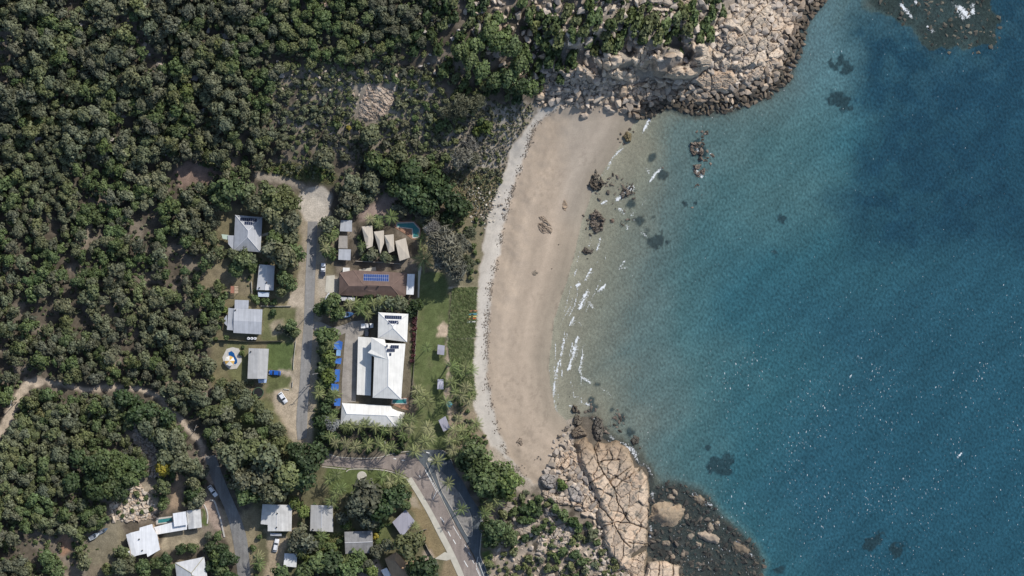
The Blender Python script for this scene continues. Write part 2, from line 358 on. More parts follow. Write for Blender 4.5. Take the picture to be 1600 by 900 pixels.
# ------------------------------------------------------------ ground sheet, cut into the places it covers
TERR = attr_mat('terrain', 'col', .95, ((.35, .9, 1.1), (2.2, .78, 1.22)), (2.6, .12, .5))
TSAND = attr_mat('sand', 'col', .95, ((.35, .96, 1.04), (2.2, .93, 1.07)), (2.6, .05, .3))
ny, nx = X.shape
PW = Wn(X.ravel(), Y.ravel(), H_.ravel())
idx = np.arange(nx * ny).reshape(ny, nx)
quads = np.stack([idx[1:, :-1], idx[1:, 1:], idx[:-1, 1:], idx[:-1, :-1]], -1).reshape(-1, 4)
fx = (X[:-1, :-1] + 1).ravel(); fy = (Y[:-1, :-1] + 1).ravel()
cls = np.zeros(len(quads), int)
fD = ((D[:-1, :-1] + D[1:, 1:]) / 2).ravel()
cls[inpoly(fx, fy, PARK)] = 1
cls[inpoly(fx, fy, BEACH)] = 2
cls[fD < 0] = 3
for k, nm_ in enumerate(('ground', 'lawn', 'beach', 'seabed')):
    q = quads[cls == k]; u, inv = np.unique(q, return_inverse=True)
    tag(mesh_np(nm_, PW[u], inv.reshape(-1, 4), TSAND if nm_ == 'beach' else TERR, smoothf=True, cols={'col': COL.reshape(-1, 3)[u]}), kind='structure')
# far surroundings so that the sheet runs on past the frame
m, n, b = mat_new('far_ground'); n.links.new(noise_ramp(n, .05, (.05,.06,.035,1), (.13,.115,.08,1)), b.inputs['Base Color']); b.inputs['Roughness'].default_value = 1
far = MB(); far.add([(-2500,-2500,-14),(2500,-2500,-14),(2500,2500,-14),(-2500,2500,-14)], [(0,1,2,3)])
tag(far.build('deep_seabed', m), kind='structure')

mw, nw_, bw = mat_new('open_sea_water'); bw.inputs['Base Color'].default_value = (.018, .075, .11, 1); bw.inputs['Roughness'].default_value = .25; bump(nw_, bw, .8, .2)
far = MB(); far.add([(262,-2500,-.4),(2500,-2500,-.4),(2500,2500,-.4),(262,2500,-.4)], [(0,1,2,3)])
tag(far.build('open_sea', mw), kind='structure')
# ------------------------------------------------------------ the sea
dep2 = np.where(H_ < 0, -H_, 0)
foam = np.zeros(X.shape)
FOAM = [(1003,207,1017,182,2.2,1),(1022,175,1015,187,1.6,.9),(990,214,976,228,1.4,.5),(973,232,957,245,2.2,.75),(957,245,949,264,2.2,.75),(1031,264,1025,272,2.6,.85),(1026,270,1017,283,3.0,.95),(1036,262,1030,269,1.8,.75),(1022,268,1030,276,2.2,.5),(1008,262,1014,270,3,.7),
 (987,290,964,312,3.6,.9),(990,292,978,302,3,1),(975,334,968,326,3.5,.8),(985,338,990,332,3,.7),(948,314,940,318,2.6,.9),(938,372,932,391,1.4,.9),(923,371,921,384,1.1,.8),(1002,360,1010,370,4,.6),(979,352,980,358,1.8,1),
 (975,408,968,420,2.2,.75),(970,419,981,418,2.4,.6),(923,420,914,438,1.7,1),(902,420,897,433,1.2,.7),(901,446,907,444,2.2,1),(946,445,934,455,2.2,1.1),(918,453,905,482,2.8,1.1),(914,470,926,479,5,.6),
 (895,466,885,490,1.2,.8),(884,490,873,512,.8,.5),(897,496,891,508,2,1),(902,500,908,508,4,.45),(903,525,896,545,2.2,1),(900,540,897,546,3,1),(886,522,875,560,1.1,.85),(910,553,909,560,1.4,1),
 (899,542,888,578,2.6,1),(896,550,890,574,3.4,.8),(909,556,905,582,1.3,.9),(881,541,871,573,1.4,.85),(870,576,864,620,2.4,.9),(868,590,864,614,3.6,.6),(859,562,856,622,.8,.45),(864,622,871,653,1.2,.8),
 (910,590,922,598,3,.8),(904,627,924,634,3,.7),(890,634,903,638,2.4,.7),(925,688,952,690,3.4,.8),(962,690,976,694,2.6,.9),(976,694,988,708,2.6,1),(988,708,1002,728,2.2,.8),(985,712,988,722,2,.8),
 (1408,8,1424,26,4,.95),(1430,2,1436,8,3,.9),(1450,42,1458,50,4,.8),(1500,12,1512,24,8,1.0),(1520,8,1520,22,6,.8),(1490,5,1505,30,5,.7),(1090,232,1094,240,3.4,.7),(1086,262,1097,276,3.4,1.0),(1110,240,1114,246,2.4,.8),
 (1085,772,1098,784,4,1.0),(1098,784,1112,790,5,.9),(1150,848,1166,858,3.6,1.0),(1160,862,1178,870,3.6,.9),(1172,142,1186,136,2.2,.9),(1195,148,1210,134,1.8,.6),(1084,166,1090,170,2.4,.9),(1236,70,1240,88,1.6,.6),
 (1502,708,1497,715,2,.8),(1504,707,1508,708,2,.5),(1330,586,1328,589,1.2,.9),(1408,745,1418,752,4,.4),(1440,774,1438,777,1.2,.8),(1254,692,1276,700,5,.36),(1210,732,1222,738,5,.36),
 (1005,395,985,435,.8,.4),(972,430,955,480,.8,.3),(935,560,925,600,.8,.3),(940,470,932,500,.7,.3),(1010,310,1000,325,.8,.5),(1000,325,990,345,.7,.5)]
for x1, y1, x2, y2, wd, am in FOAM:
    bb = (X > min(x1, x2) - 30) & (X < max(x1, x2) + 30) & (Y > min(y1, y2) - 30) & (Y < max(y1, y2) + 30)
    d_ = dist_line(X[bb] + (vnoise(X[bb], Y[bb], 9, 60) - .5) * 4, Y[bb], [(x1, y1), (x2, y2)])
    lx_, ly_ = x2 - x1, y2 - y1; ln_ = math.hypot(lx_, ly_) + 1e-6; nx_, ny_ = (ly_ / ln_, -lx_ / ln_) if ly_ > 0 else (-ly_ / ln_, lx_ / ln_)
    t_ = ((X[bb] - x1) * lx_ + (Y[bb] - y1) * ly_) / ln_ ** 2; off_ = (X[bb] - x1) * nx_ + (Y[bb] - y1) * ny_ + (vnoise(X[bb], Y[bb], 7, 58) - .5) * 4
    brk = .45 + 1.1 * vnoise(X[bb], Y[bb], 6, 59, 2); surf = 180 < y1 < 660 and x1 < 1010
    foam[bb] = np.maximum(foam[bb], am * brk * np.exp(-(d_ / (wd * .72 + .6)) ** 2))
    if surf: foam[bb] = np.maximum(foam[bb], am * .78 * np.exp(-np.maximum(off_, 0) / (2.2 * wd + 2)) * smooth(-1.2, .2, off_) * smooth(-.12, .12, t_) * smooth(1.12, .88, t_) * smooth(26, 8, off_))
    wash = .33 * am * np.exp(-(np.maximum(d_ - wd, 0) / 9) ** 2) * (vnoise(X[bb], Y[bb], 12, 61) - .25)
    foam[bb] = np.maximum(foam[bb], wash)
for s0_, am_, nn_ in ((-8, .66, 71), (-19, .78, 72), (-32, .74, 73), (-48, .62, 74)):
    ln_ = np.exp(-((SD - s0_ - 12 * (vnoise(X, Y, 40, nn_) - .5)) / 1.15) ** 2) * smooth(.42, .60, vnoise(X, Y, 30, nn_ + 10, 2)) * smooth(340, 420, Y) * smooth(650, 610, Y)
    foam = np.maximum(foam, 1.25 * am_ * ln_ * (D < 0))
swash = .5 * smooth(.10, .01, dep2) * (D < .3) * beachy * vnoise(X, Y, 20, 62)
rim = .78 * np.exp(-((SD + 5) / 5) ** 2) * rocky * smooth(.5, .72, vnoise(X, Y, 26, 63))
foam = np.maximum(foam, np.maximum(swash, rim))
WEED = [(1335,50),(1326,110),(1342,150),(1372,195),(1352,240),(1345,290),(1305,312),(1315,352),(1345,392),(1420,398),(1500,372),(1600,400),(1900,430),(1900,-260),(1400,-260)]
weed = smooth(-40, 40, sdist(X + (vnoise(X, Y, 50, 64) - .5) * 60, Y + (vnoise(X, Y, 50, 65) - .5) * 60, WEED)) * (.72 + .28 * smooth(.35, .6, vnoise(X, Y, 24, 66)))
bigw = weed.copy()
weed = np.maximum(weed, .85 * np.exp(-((SD + 3) / 7.0) ** 2) * rocky * (Y < 200) * smooth(.35, .6, vnoise(X, Y, 16, 75)))
for wx, wy, wr in ((1310,98,14),(1318,108,11),(1308,155,13),(1322,158,15),(1335,162,10),(1222,340,8),(1210,396,7),(1118,726,14),(1134,724,14),(1130,738,12),(1362,848,13),(1372,838,9),(1402,858,15),(1216,890,7),(1092,238,9),(1088,222,7),
                   (1105,700,5),(1025,378,15),(1000,347,9),(1012,360,6),(1022,340,5),(1255,45,4),(985,318,8),(1085,318,6),(1070,318,5),(930,600,8),(922,622,8),(926,640,9),(958,640,7),(972,655,12),(985,675,9),(1035,275,9),(1018,245,7)):
    weed = np.maximum(weed, .97 * smooth(wr * 1.15, wr * .62, np.hypot(X - wx, (Y - wy) * 1.1) + (vnoise(X, Y, 9, 67) - .5) * wr * 2.4))
stops = np.array([0, .5, 1.2, 2.2, 3.6, 5.4, 8.0]); cs = np.array([(.27,.265,.215),(.218,.248,.207),(.112,.187,.187),(.062,.148,.162),(.030,.108,.138),(.022,.085,.122),(.018,.077,.115)])
deff = dep2 + (vnoise(X, Y, 60, 68) - .5) * .8 * smooth(0, 2, dep2)
wc = np.stack([np.interp(deff, stops, cs[:, i]) for i in range(3)], -1)
wc = wc * (1 - smooth(.4, 1.3, dep2)[..., None] * np.array([.02, .06, .05]))
reefw = (reefm * smooth(2.4, 1.2, dep2))[..., None]; wc = wc * (1 - .85 * reefw) + np.array([.026,.044,.046]) * .85 * reefw
north_teal = (smooth(1180, 1260, X) * smooth(230, 60, Y) * (1 - weed))[..., None]
wc = wc * (1 - .75 * north_teal) + np.array([.088,.178,.212]) * .75 * north_teal
wdk = np.where(dep2[..., None] > 2, np.array([.0112,.0465,.078]), np.array([.03,.048,.045])); pm = smooth(.3, .7, weed - bigw)[..., None]; wdk = wdk * (1 - pm) + np.array([.018,.040,.050]) * pm
wc = wc * (1 - weed[..., None] * .9) + wdk * weed[..., None] * .9
opac = 1 - np.exp(-1.15 * dep2); opac = np.maximum(opac, weed * .8 * (dep2 > .1))
swell = np.sin((X * .55 + Y * .83 + 26 * vnoise(X, Y, 60, 69)) * .23) * .04 + np.sin((X * .8 + Y * .6 + 40 * vnoise(X, Y, 90, 70)) * .09) * .05
wc = wc * (1 + swell[..., None]) * np.array([1.05, 1.0, .93]) * (.90 + .2 * vnoise(X, Y, 130, 76))[..., None]
fleck = smooth(1060, 1200, X + .3 * Y - 150) * smooth(430, 620, Y + (X - 1200) * .12) * (.35 + .65 * smooth(.4, .6, vnoise(X, Y, 60, 71))) + .25 * smooth(1000, 1100, X)  # density of white specks: sun glints and small whitecaps painted into the water colour
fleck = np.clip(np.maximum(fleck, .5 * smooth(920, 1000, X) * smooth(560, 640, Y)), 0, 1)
m, n, b = mat_new('sea_water'); n.nodes.remove(b); out = n.nodes['Material Output']
aw = nd(n, 'ShaderNodeAttribute'); aw.attribute_name = 'wcol'; ap = nd(n, 'ShaderNodeAttribute'); ap.attribute_name = 'wpar'
sep = nd(n, 'ShaderNodeSeparateColor'); n.links.new(ap.outputs['Color'], sep.inputs[0])
tc = nd(n, 'ShaderNodeTexCoord'); mp = nd(n, 'ShaderNodeMapping'); mp.inputs['Rotation'].default_value = (0, 0, R(35)); mp.inputs['Scale'].default_value = (1.0, .74, 1); n.links.new(tc.outputs['Object'], mp.inputs[0])
c = mul(n, aw.outputs['Color'], noise_ramp(n, 1.15, .66, 1.36, 3, vec=mp.outputs[0], p0=.3, p1=.7)); c = mul(n, c, noise_ramp(n, .25, .93, 1.07, 3, vec=mp.outputs[0]))
df = nd(n, 'ShaderNodeBsdfDiffuse'); n.links.new(c, df.inputs[0])
tr = nd(n, 'ShaderNodeBsdfTransparent'); tr.inputs[0].default_value = (.94, .975, .965, 1)
mx = nd(n, 'ShaderNodeMixShader'); n.links.new(sep.outputs[0], mx.inputs[0]); n.links.new(tr.outputs[0], mx.inputs[1]); n.links.new(df.outputs[0], mx.inputs[2])
ns = nd(n, 'ShaderNodeTexNoise'); ns.inputs['Scale'].default_value = 1.1; ns.inputs['Detail'].default_value = 4; n.links.new(mp.outputs[0], ns.inputs['Vector'])
bp = nd(n, 'ShaderNodeBump'); bp.inputs['Strength'].default_value = .6; bp.inputs['Distance'].default_value = .25; n.links.new(ns.outputs[0], bp.inputs['Height']); n.links.new(bp.outputs[0], df.inputs['Normal'])
gl = nd(n, 'ShaderNodeBsdfGlossy'); gl.inputs['Roughness'].default_value = .18; n.links.new(bp.outputs[0], gl.inputs['Normal'])
mg = nd(n, 'ShaderNodeMixShader'); mg.inputs[0].default_value = .028; n.links.new(mx.outputs[0], mg.inputs[1]); n.links.new(gl.outputs[0], mg.inputs[2])
def mth(op, a, b_=None, c_=None):
    q = nd(n, 'ShaderNodeMath', operation=op)
    for i_, v_ in enumerate((a, b_, c_)):
        if v_ is None: continue
        if isinstance(v_, (int, float)): q.inputs[i_].default_value = v_
        else: n.links.new(v_, q.inputs[i_])
    return q.outputs[0]
fn = nd(n, 'ShaderNodeTexNoise'); fn.inputs['Scale'].default_value = 1.6; fn.inputs['Detail'].default_value = 5; fn.inputs['Roughness'].default_value = .65; n.links.new(tc.outputs['Object'], fn.inputs['Vector'])
fm = mth('MULTIPLY_ADD', mth('ADD', mth('MULTIPLY', sep.outputs[1], .95), mth('MULTIPLY', fn.outputs[0], 2.2)), 2.0, -3.2)
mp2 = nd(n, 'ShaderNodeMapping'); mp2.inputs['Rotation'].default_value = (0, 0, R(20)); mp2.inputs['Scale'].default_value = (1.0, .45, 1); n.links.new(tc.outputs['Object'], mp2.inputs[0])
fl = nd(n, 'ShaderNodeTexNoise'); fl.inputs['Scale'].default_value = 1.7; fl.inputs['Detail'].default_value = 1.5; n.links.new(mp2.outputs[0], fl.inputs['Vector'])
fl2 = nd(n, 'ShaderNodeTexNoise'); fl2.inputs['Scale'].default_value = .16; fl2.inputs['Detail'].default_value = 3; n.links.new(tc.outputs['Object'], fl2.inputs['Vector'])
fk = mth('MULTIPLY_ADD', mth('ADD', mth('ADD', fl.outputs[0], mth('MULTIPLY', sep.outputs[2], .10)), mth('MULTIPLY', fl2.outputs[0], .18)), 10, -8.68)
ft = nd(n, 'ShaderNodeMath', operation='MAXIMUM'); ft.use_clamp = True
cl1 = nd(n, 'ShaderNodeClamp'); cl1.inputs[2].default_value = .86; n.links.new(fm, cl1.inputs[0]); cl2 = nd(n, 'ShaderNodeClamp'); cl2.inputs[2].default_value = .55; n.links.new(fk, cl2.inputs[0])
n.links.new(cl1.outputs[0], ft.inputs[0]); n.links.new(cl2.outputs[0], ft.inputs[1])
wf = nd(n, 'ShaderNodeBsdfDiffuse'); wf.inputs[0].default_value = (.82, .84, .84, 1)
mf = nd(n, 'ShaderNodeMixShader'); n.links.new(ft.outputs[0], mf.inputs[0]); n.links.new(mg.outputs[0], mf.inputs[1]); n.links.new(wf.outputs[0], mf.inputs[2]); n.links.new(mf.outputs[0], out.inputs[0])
wet = (H_ < .12) | (D < 0)
fw = wet[:-1, :-1] | wet[1:, 1:] | wet[1:, :-1] | wet[:-1, 1:]
q = quads[fw.ravel()]; u, inv = np.unique(q, return_inverse=True)
PWs = Wn(X.ravel()[u], Y.ravel()[u], np.zeros(len(u)))
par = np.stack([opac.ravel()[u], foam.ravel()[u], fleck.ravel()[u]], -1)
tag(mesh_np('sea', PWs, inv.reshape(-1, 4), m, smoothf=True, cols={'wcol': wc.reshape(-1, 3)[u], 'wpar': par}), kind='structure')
# ------------------------------------------------------------ roads, paths, kerbs and paint
def curve(pts, step=5):                     # Catmull-Rom through the points, dense
    p = [np.array(q, float) for q in pts]; p = [2 * p[0] - p[1]] + p + [2 * p[-1] - p[-2]]; o = []
    for i in range(1, len(p) - 2):
        L = max(2, int(np.linalg.norm(p[i + 1] - p[i]) / step))
        for k in range(L):
            t = k / L; o.append(.5 * (2 * p[i] + (p[i+1] - p[i-1]) * t + (2*p[i-1] - 5*p[i] + 4*p[i+1] - p[i+2]) * t*t + (3*p[i] - p[i-1] - 3*p[i+1] + p[i+2]) * t**3))
    o.append(p[-2]); return np.array(o)
def strip(name, left, right, dz, mat, n=6, kind='structure', thick=.0):
    """a ribbon between two lines of photo pixels, laid on the ground"""
    a = curve(left); t = np.linspace(0, 1, len(a)); b0 = curve(right); tb = np.linspace(0, 1, len(b0)); b = np.stack([np.interp(t, tb, b0[:, i]) for i in (0, 1)], 1)
    V = []; F = []
    for i in range(len(a)):
        for j in range(n + 1):
            p = a[i] + (b[i] - a[i]) * j / n; V.append(G(p[0], p[1], dz))
    for i in range(len(a) - 1):
        for j in range(n): q = i * (n + 1) + j; F.append((q, q + 1, q + n + 2, q + n + 1))
    mb = MB().add(V, F); o = mb.build(name, mat)
    return tag(o, kind=kind)
def ribbon(pts, wd, closed=False):          # left and right lines of a ribbon of width wd px
    c = curve(pts, 4); d = np.gradient(c, axis=0); d /= np.linalg.norm(d, axis=1)[:, None] + 1e-9; nrm = np.stack([-d[:, 1], d[:, 0]], 1)
    return c - nrm * wd / 2, c + nrm * wd / 2
def line_mesh(mb, pts, wd, dz, h=0.0):      # adds a ribbon (or a kerb when h > 0) to mb
    a, b = ribbon(pts, wd)
    for i in range(len(a) - 1):
        q = [G(*a[i], dz), G(*a[i+1], dz), G(*b[i+1], dz), G(*b[i], dz)]
        if h == 0: mb.add(q, [(0, 1, 2, 3)])
        else:
            lo = [v - Vector((0, 0, .3)) for v in q]; hi = [v + Vector((0, 0, h)) for v in q]; mb.add(lo + hi, [(4,5,6,7),(0,1,5,4),(2,3,7,6)] + ([(3,0,4,7)] if i == 0 else []) + ([(1,2,6,5)] if i == len(a)-2 else []))
def sheet(name, poly, dz, mat, kind='structure', h=0.0, cut=8, parent=None, base=None, zfix=None):
    bm = bmesh.new(); vs = [bm.verts.new((p[0], p[1], 0)) for p in poly]; bm.faces.new(vs)
    pa = np.array(poly, float)
    for ax in (0, 1):
        for c_ in np.arange(pa[:, ax].min() + cut * .6, pa[:, ax].max(), cut):
            no = (1, 0, 0) if ax == 0 else (0, 1, 0); co = (c_, 0, 0) if ax == 0 else (0, c_, 0)
            bmesh.ops.bisect_plane(bm, geom=bm.verts[:] + bm.edges[:] + bm.faces[:], plane_co=co, plane_no=no)
    bmesh.ops.triangulate(bm, faces=bm.faces[:])
    for v in bm.verts: v.co = W(v.co.x, v.co.y, zfix) if zfix is not None else G(v.co.x, v.co.y, dz)
    if h > 0:
        r = bmesh.ops.extrude_face_region(bm, geom=bm.faces[:]); 
        for v in [g for g in r['geom'] if isinstance(g, bmesh.types.BMVert)]: v.co.z += h
    if base is not None:
        for v in bm.verts: v.co -= Vector(base)
    bmesh.ops.recalc_face_normals(bm, faces=bm.faces[:])
    if h == 0:
        for f in bm.faces:
            if f.normal.z < 0: f.normal_flip()
    me = bpy.data.meshes.new(name); bm.to_mesh(me); bm.free(); me.materials.append(mat)
    o = link(bpy.data.objects.new(name, me), parent)
    if kind: tag(o, kind=kind)
    return o
def road_mat(name, col, patch=.12, bandy=None):
    m, n, b = mat_new(name); rgb = nd(n, 'ShaderNodeRGB'); rgb.outputs[0].default_value = (*col, 1)
    c = mul(n, rgb.outputs[0], noise_ramp(n, .35, 1 - patch, 1 + patch, 4)); c = mul(n, c, noise_ramp(n, 2.5, .88, 1.12, 3))
    tc = nd(n, 'ShaderNodeTexCoord'); mp = nd(n, 'ShaderNodeMapping'); n.links.new(tc.outputs['Object'], mp.inputs[0])
    mp.inputs['Scale'].default_value = bandy or (1.2, .08, 1); mp.inputs['Rotation'].default_value = (0, 0, R(-3) if not bandy else R(-30))
    c = mul(n, c, noise_ramp(n, 1.0, .84, 1.12, 3, vec=mp.outputs[0])); n.links.new(c, b.inputs['Base Color']); b.inputs['Roughness'].default_value = .9; bump(n, b, 6, .02)
    return m
ASPH = road_mat('old_bitumen', (.25, .24, .225)); PAVER = road_mat('brown_paving', (.265, .22, .19), .1, (1.0, .10, 1)); TAR = road_mat('car_park_bitumen', (.10, .115, .125), .16)
CONC = plain('path_concrete', (.50, .47, .39), .9, .10, .5); KERB = plain('kerb_concrete', (.48, .44, .37), .9, .12, .6); PAINT = plain('road_paint', (.78, .77, .72), .7, .1)
GRAV = plain('grey_gravel', (.24, .225, .205), .95, .3, 1.2); DRIVE = road_mat('driveway_paving', (.31, .28, .245), .12, (.5, .5, 1)); BRICK = plain('terracotta_paving', (.33, .19, .125), .85, .2, 1.0)
strip('side_road', [(481,346),(479,400),(476.5,450),(475,500),(471,550),(468,600),(464,640),(463,665),(465,688)], [(496,346),(494,400),(492,450),(490,500),(487,550),(484,600),(481,640),(480,665),(479,684)], .09, ASPH)
strip('hill_road', [(320,713),(328,740),(340,770),(353,800),(361,830),(368,870),(373,915)], [(337,711),(346,738),(358,768),(370,795),(380,820),(387,850),(393,915)], .10, road_mat('hill_bitumen', (.20,.195,.185)))
UPk = [(503,704),(515,709.5),(530,714),(560,716),(590,715),(610,710),(630,706),(648,705)]
strip('main_road', [(504,707),(516,711),(532,715),(560,718),(590,717),(612,712),(632,710),(650,716),(664,732),(676,755),(692,782),(712,820),(730,852),(752,896),(760,915)],
      [(503,727),(525,729),(545,731),(562,731),(582,731),(602,733),(622,738),(638,746),(646,752),(660,775),(676,804),(693,838),(710,868),(727,902),(733,915)], .10, PAVER, 8)
sheet('car_park', [(633,709),(645,704),(664,703),(690,703),(701,711),(706,724),(716,742),(726,757),(735,775),(748,795),(755,815),(752,845),(750,868),(757,884),(764,903),(754,903),(741,868),(726,843),(712,818),(692,780),(676,752),(664,731),(650,715)], .125, TAR)
mb = MB()
line_mesh(mb, UPk, 1.3, 0, .14); line_mesh(mb, [(503,729),(525,731.5),(541,733)], 1.2, 0, .13); line_mesh(mb, [(541,737),(546,733.5),(560,732.6),(582,733),(602,735),(620,740),(636,747.5)], 1.4, 0, .14)
line_mesh(mb, [(691,703.5),(701,710.5),(707,724)], 1.2, .1, .12); line_mesh(mb, [(756,815),(753,830),(751,848),(750,868),(757,884),(764,903)], 1.2, .1, .12); line_mesh(mb, [(748,795),(752,803),(754,815)], 1.0, .1, .1)
tag(mb.build('kerb', KERB), kind='structure')
mb = MB()
for a, b in (((615,716.5),(619,717)),((627.5,719),(632,719.5)),((655,743),(657,746)),((666,706.5),(671,708)),((688,808),(694,816)),((700,830),(704,838)),((725,876),(731,886)),((708,843),(712,850))): line_mesh(mb, [a, b], 1.3, .15)
for a, b in (((664,733),(675,752)),((676,753),(690,778)),((690,779),(701,800)),((708,822),(717,837)),((718,838),(720,842)),((726,851),(729,856)),((732,863),(735,868)),((738,875),(741,881)),((744,888),(750,901)),((664,734),(682,768)),((682,768),(676,781))): line_mesh(mb, [a, b], .8, .15)
for k in range(7): line_mesh(mb, [(687 + k * 4.6, 752 + k * 8.6), (691 + k * 4.6, 750 + k * 8.6)], .6, .15)
for a, b in (((747,870),(744,884)),((744,884),(752,902)),((748,878),(756,900)),((750,802),(752,816))): line_mesh(mb, [a, b], .6, .15)
tag(mb.build('road_marking', PAINT), kind='structure')
strip('footpath', [(635,749),(650,772),(668,803),(684,835),(700,866),(717,903)], [(643,745.5),(659,771),(677,802),(694,834),(710,865),(727,903)], .15, CONC, 3)
sheet('crossover', [(679,873),(695,862.5),(702,865),(706,873),(698,876)], .13, CONC)
island = sheet('traffic_island', [(680,735),(686,733),(699,745),(706,756),(717,769),(728,788),(736,806),(738,822),(737.5,836),(734,838.5),(729.5,836),(721,821),(711,803),(700,784),(690,766)], .12, GRAV, h=.14)
mb = MB(); line_mesh(mb, [(680,735),(690,766),(700,784),(711,803),(721,821),(729.5,836),(734,838.5),(737.5,836),(738,822),(736,806),(728,788),(717,769)], .9, .12, .17)
line_mesh(mb, [(666,723),(672,738),(684,764),(692,782),(700,798),(710,820)], .9, .12, .14); tag(mb.build('kerb', KERB), kind='structure')
sheet('traffic_island', [(668,718),(670,714.5),(673.5,713.5),(677,715),(678,719),(676,722),(672,723),(669,721.5)], .12, CONC, h=.16)
sheet('driveway', [(489,502),(502,503),(520,512),(538,507),(550,502),(570,500),(575,520),(560,526),(559,560),(557,590),(556,628),(534,630),(534,600),(536,570),(538,540),(540,520),(525,527),(500,520),(489,513)], .10, DRIVE)
sheet('driveway', [(510,431),(523,430),(524,456),(517,460),(508,456)], .10, CONC); sheet('concrete_path', [(561,421),(587,417),(588,423),(560,424)], .10, CONC)
sheet('concrete_path', [(653.5,420),(657,414),(658.5,418),(656,440),(655,465),(652.5,465)], .09, CONC); sheet('concrete_path', [(409,366),(422,362),(422,366),(409,370)], .1, CONC)

# ------------------------------------------------------------ buildings
def roof_metal(name, col, ang=0.0, stain=.12, rough=.55, pitch=3.2):
    m, n, b = mat_new(name); rgb = nd(n, 'ShaderNodeRGB'); rgb.outputs[0].default_value = (*col, 1)
    c = mul(n, rgb.outputs[0], noise_ramp(n, .45, 1 - stain, 1 + stain * .6, 5))
    tc = nd(n, 'ShaderNodeTexCoord'); mp = nd(n, 'ShaderNodeMapping'); mp.inputs['Rotation'].default_value = (0, 0, R(ang)); mp.inputs['Scale'].default_value = (pitch, .12, .12); n.links.new(tc.outputs['Object'], mp.inputs[0])
    c = mul(n, c, noise_ramp(n, 1.0, .90, 1.06, 1, vec=mp.outputs[0])); n.links.new(c, b.inputs['Base Color']); b.inputs['Roughness'].default_value = rough; b.inputs['Specular IOR Level'].default_value = .35
    return m
ROOF_GREY = roof_metal('grey_roof_sheet', (.43,.44,.46), 2); ROOF_PALE = roof_metal('pale_roof_sheet', (.56,.56,.56), 1); ROOF_BEIGE = roof_metal('beige_grey_roof_sheet', (.44,.43,.41), 88)
ROOF_WHITE = roof_metal('white_roof_sheet', (.77,.77,.765), 12, .08); ROOF_CREAM = roof_metal('cream_white_roof_sheet', (.74,.72,.665), 5, .09); ROOF_TILE = roof_metal('brown_roof_tile', (.165,.112,.09), 90, .2, .8, 2.0)
ROOF_DARK = roof_metal('weathered_grey_roof', (.27,.265,.26), 3, .3, .8); ROOF_SAND = roof_metal('sand_roof_sheet', (.60,.52,.41), 15, .08); ROOF_TAN = roof_metal('tan_roof_tile', (.40,.27,.165), 30, .15, .8)
ROOF_OLD = roof_metal('streaked_grey_white_roof', (.60,.59,.56), 1, .2); ROOF_LAV = roof_metal('lavender_grey_roof', (.36,.35,.40), 20, .06)
CAP = plain('pale_ridge_cap', (.62,.62,.63), .6, .05); CAPD = plain('brown_ridge_cap', (.22,.15,.12), .8, .1); CAPY = plain('mossy_ridge_cap', (.34,.31,.20), .8, .2)
WALLM = plain('cream_render', (.55,.50,.42), .85, .08); WALLG = plain('grey_weatherboard', (.42,.43,.44), .8, .08); WALLW = plain('white_render', (.75,.74,.71), .8, .05); WALLT = plain('tan_render', (.45,.34,.24), .85, .08)
GLASS = plain('dark_window_glass', (.03,.04,.05), .08, .1); DOORM = plain('timber_door', (.20,.12,.07), .6, .2); CELLS = plain('solar_cells', (.018,.026,.055), .18, .1); RAIL = plain('panel_rail', (.45,.47,.52), .4, .05)
CELLB = plain('blue_solar_cells', (.03,.065,.20), .2, .1); POSTM = plain('post_timber', (.20,.15,.11), .85, .2); DARKM = plain('dark_rubber', (.015,.015,.016), .7, .2)
def ray_plane(px, py, p0, nrm):
    o = Vector((0, 0, CAM_H)); d = W(px, py, 0) - o; return o + d * ((Vector(p0) - o).dot(nrm) / d.dot(nrm))
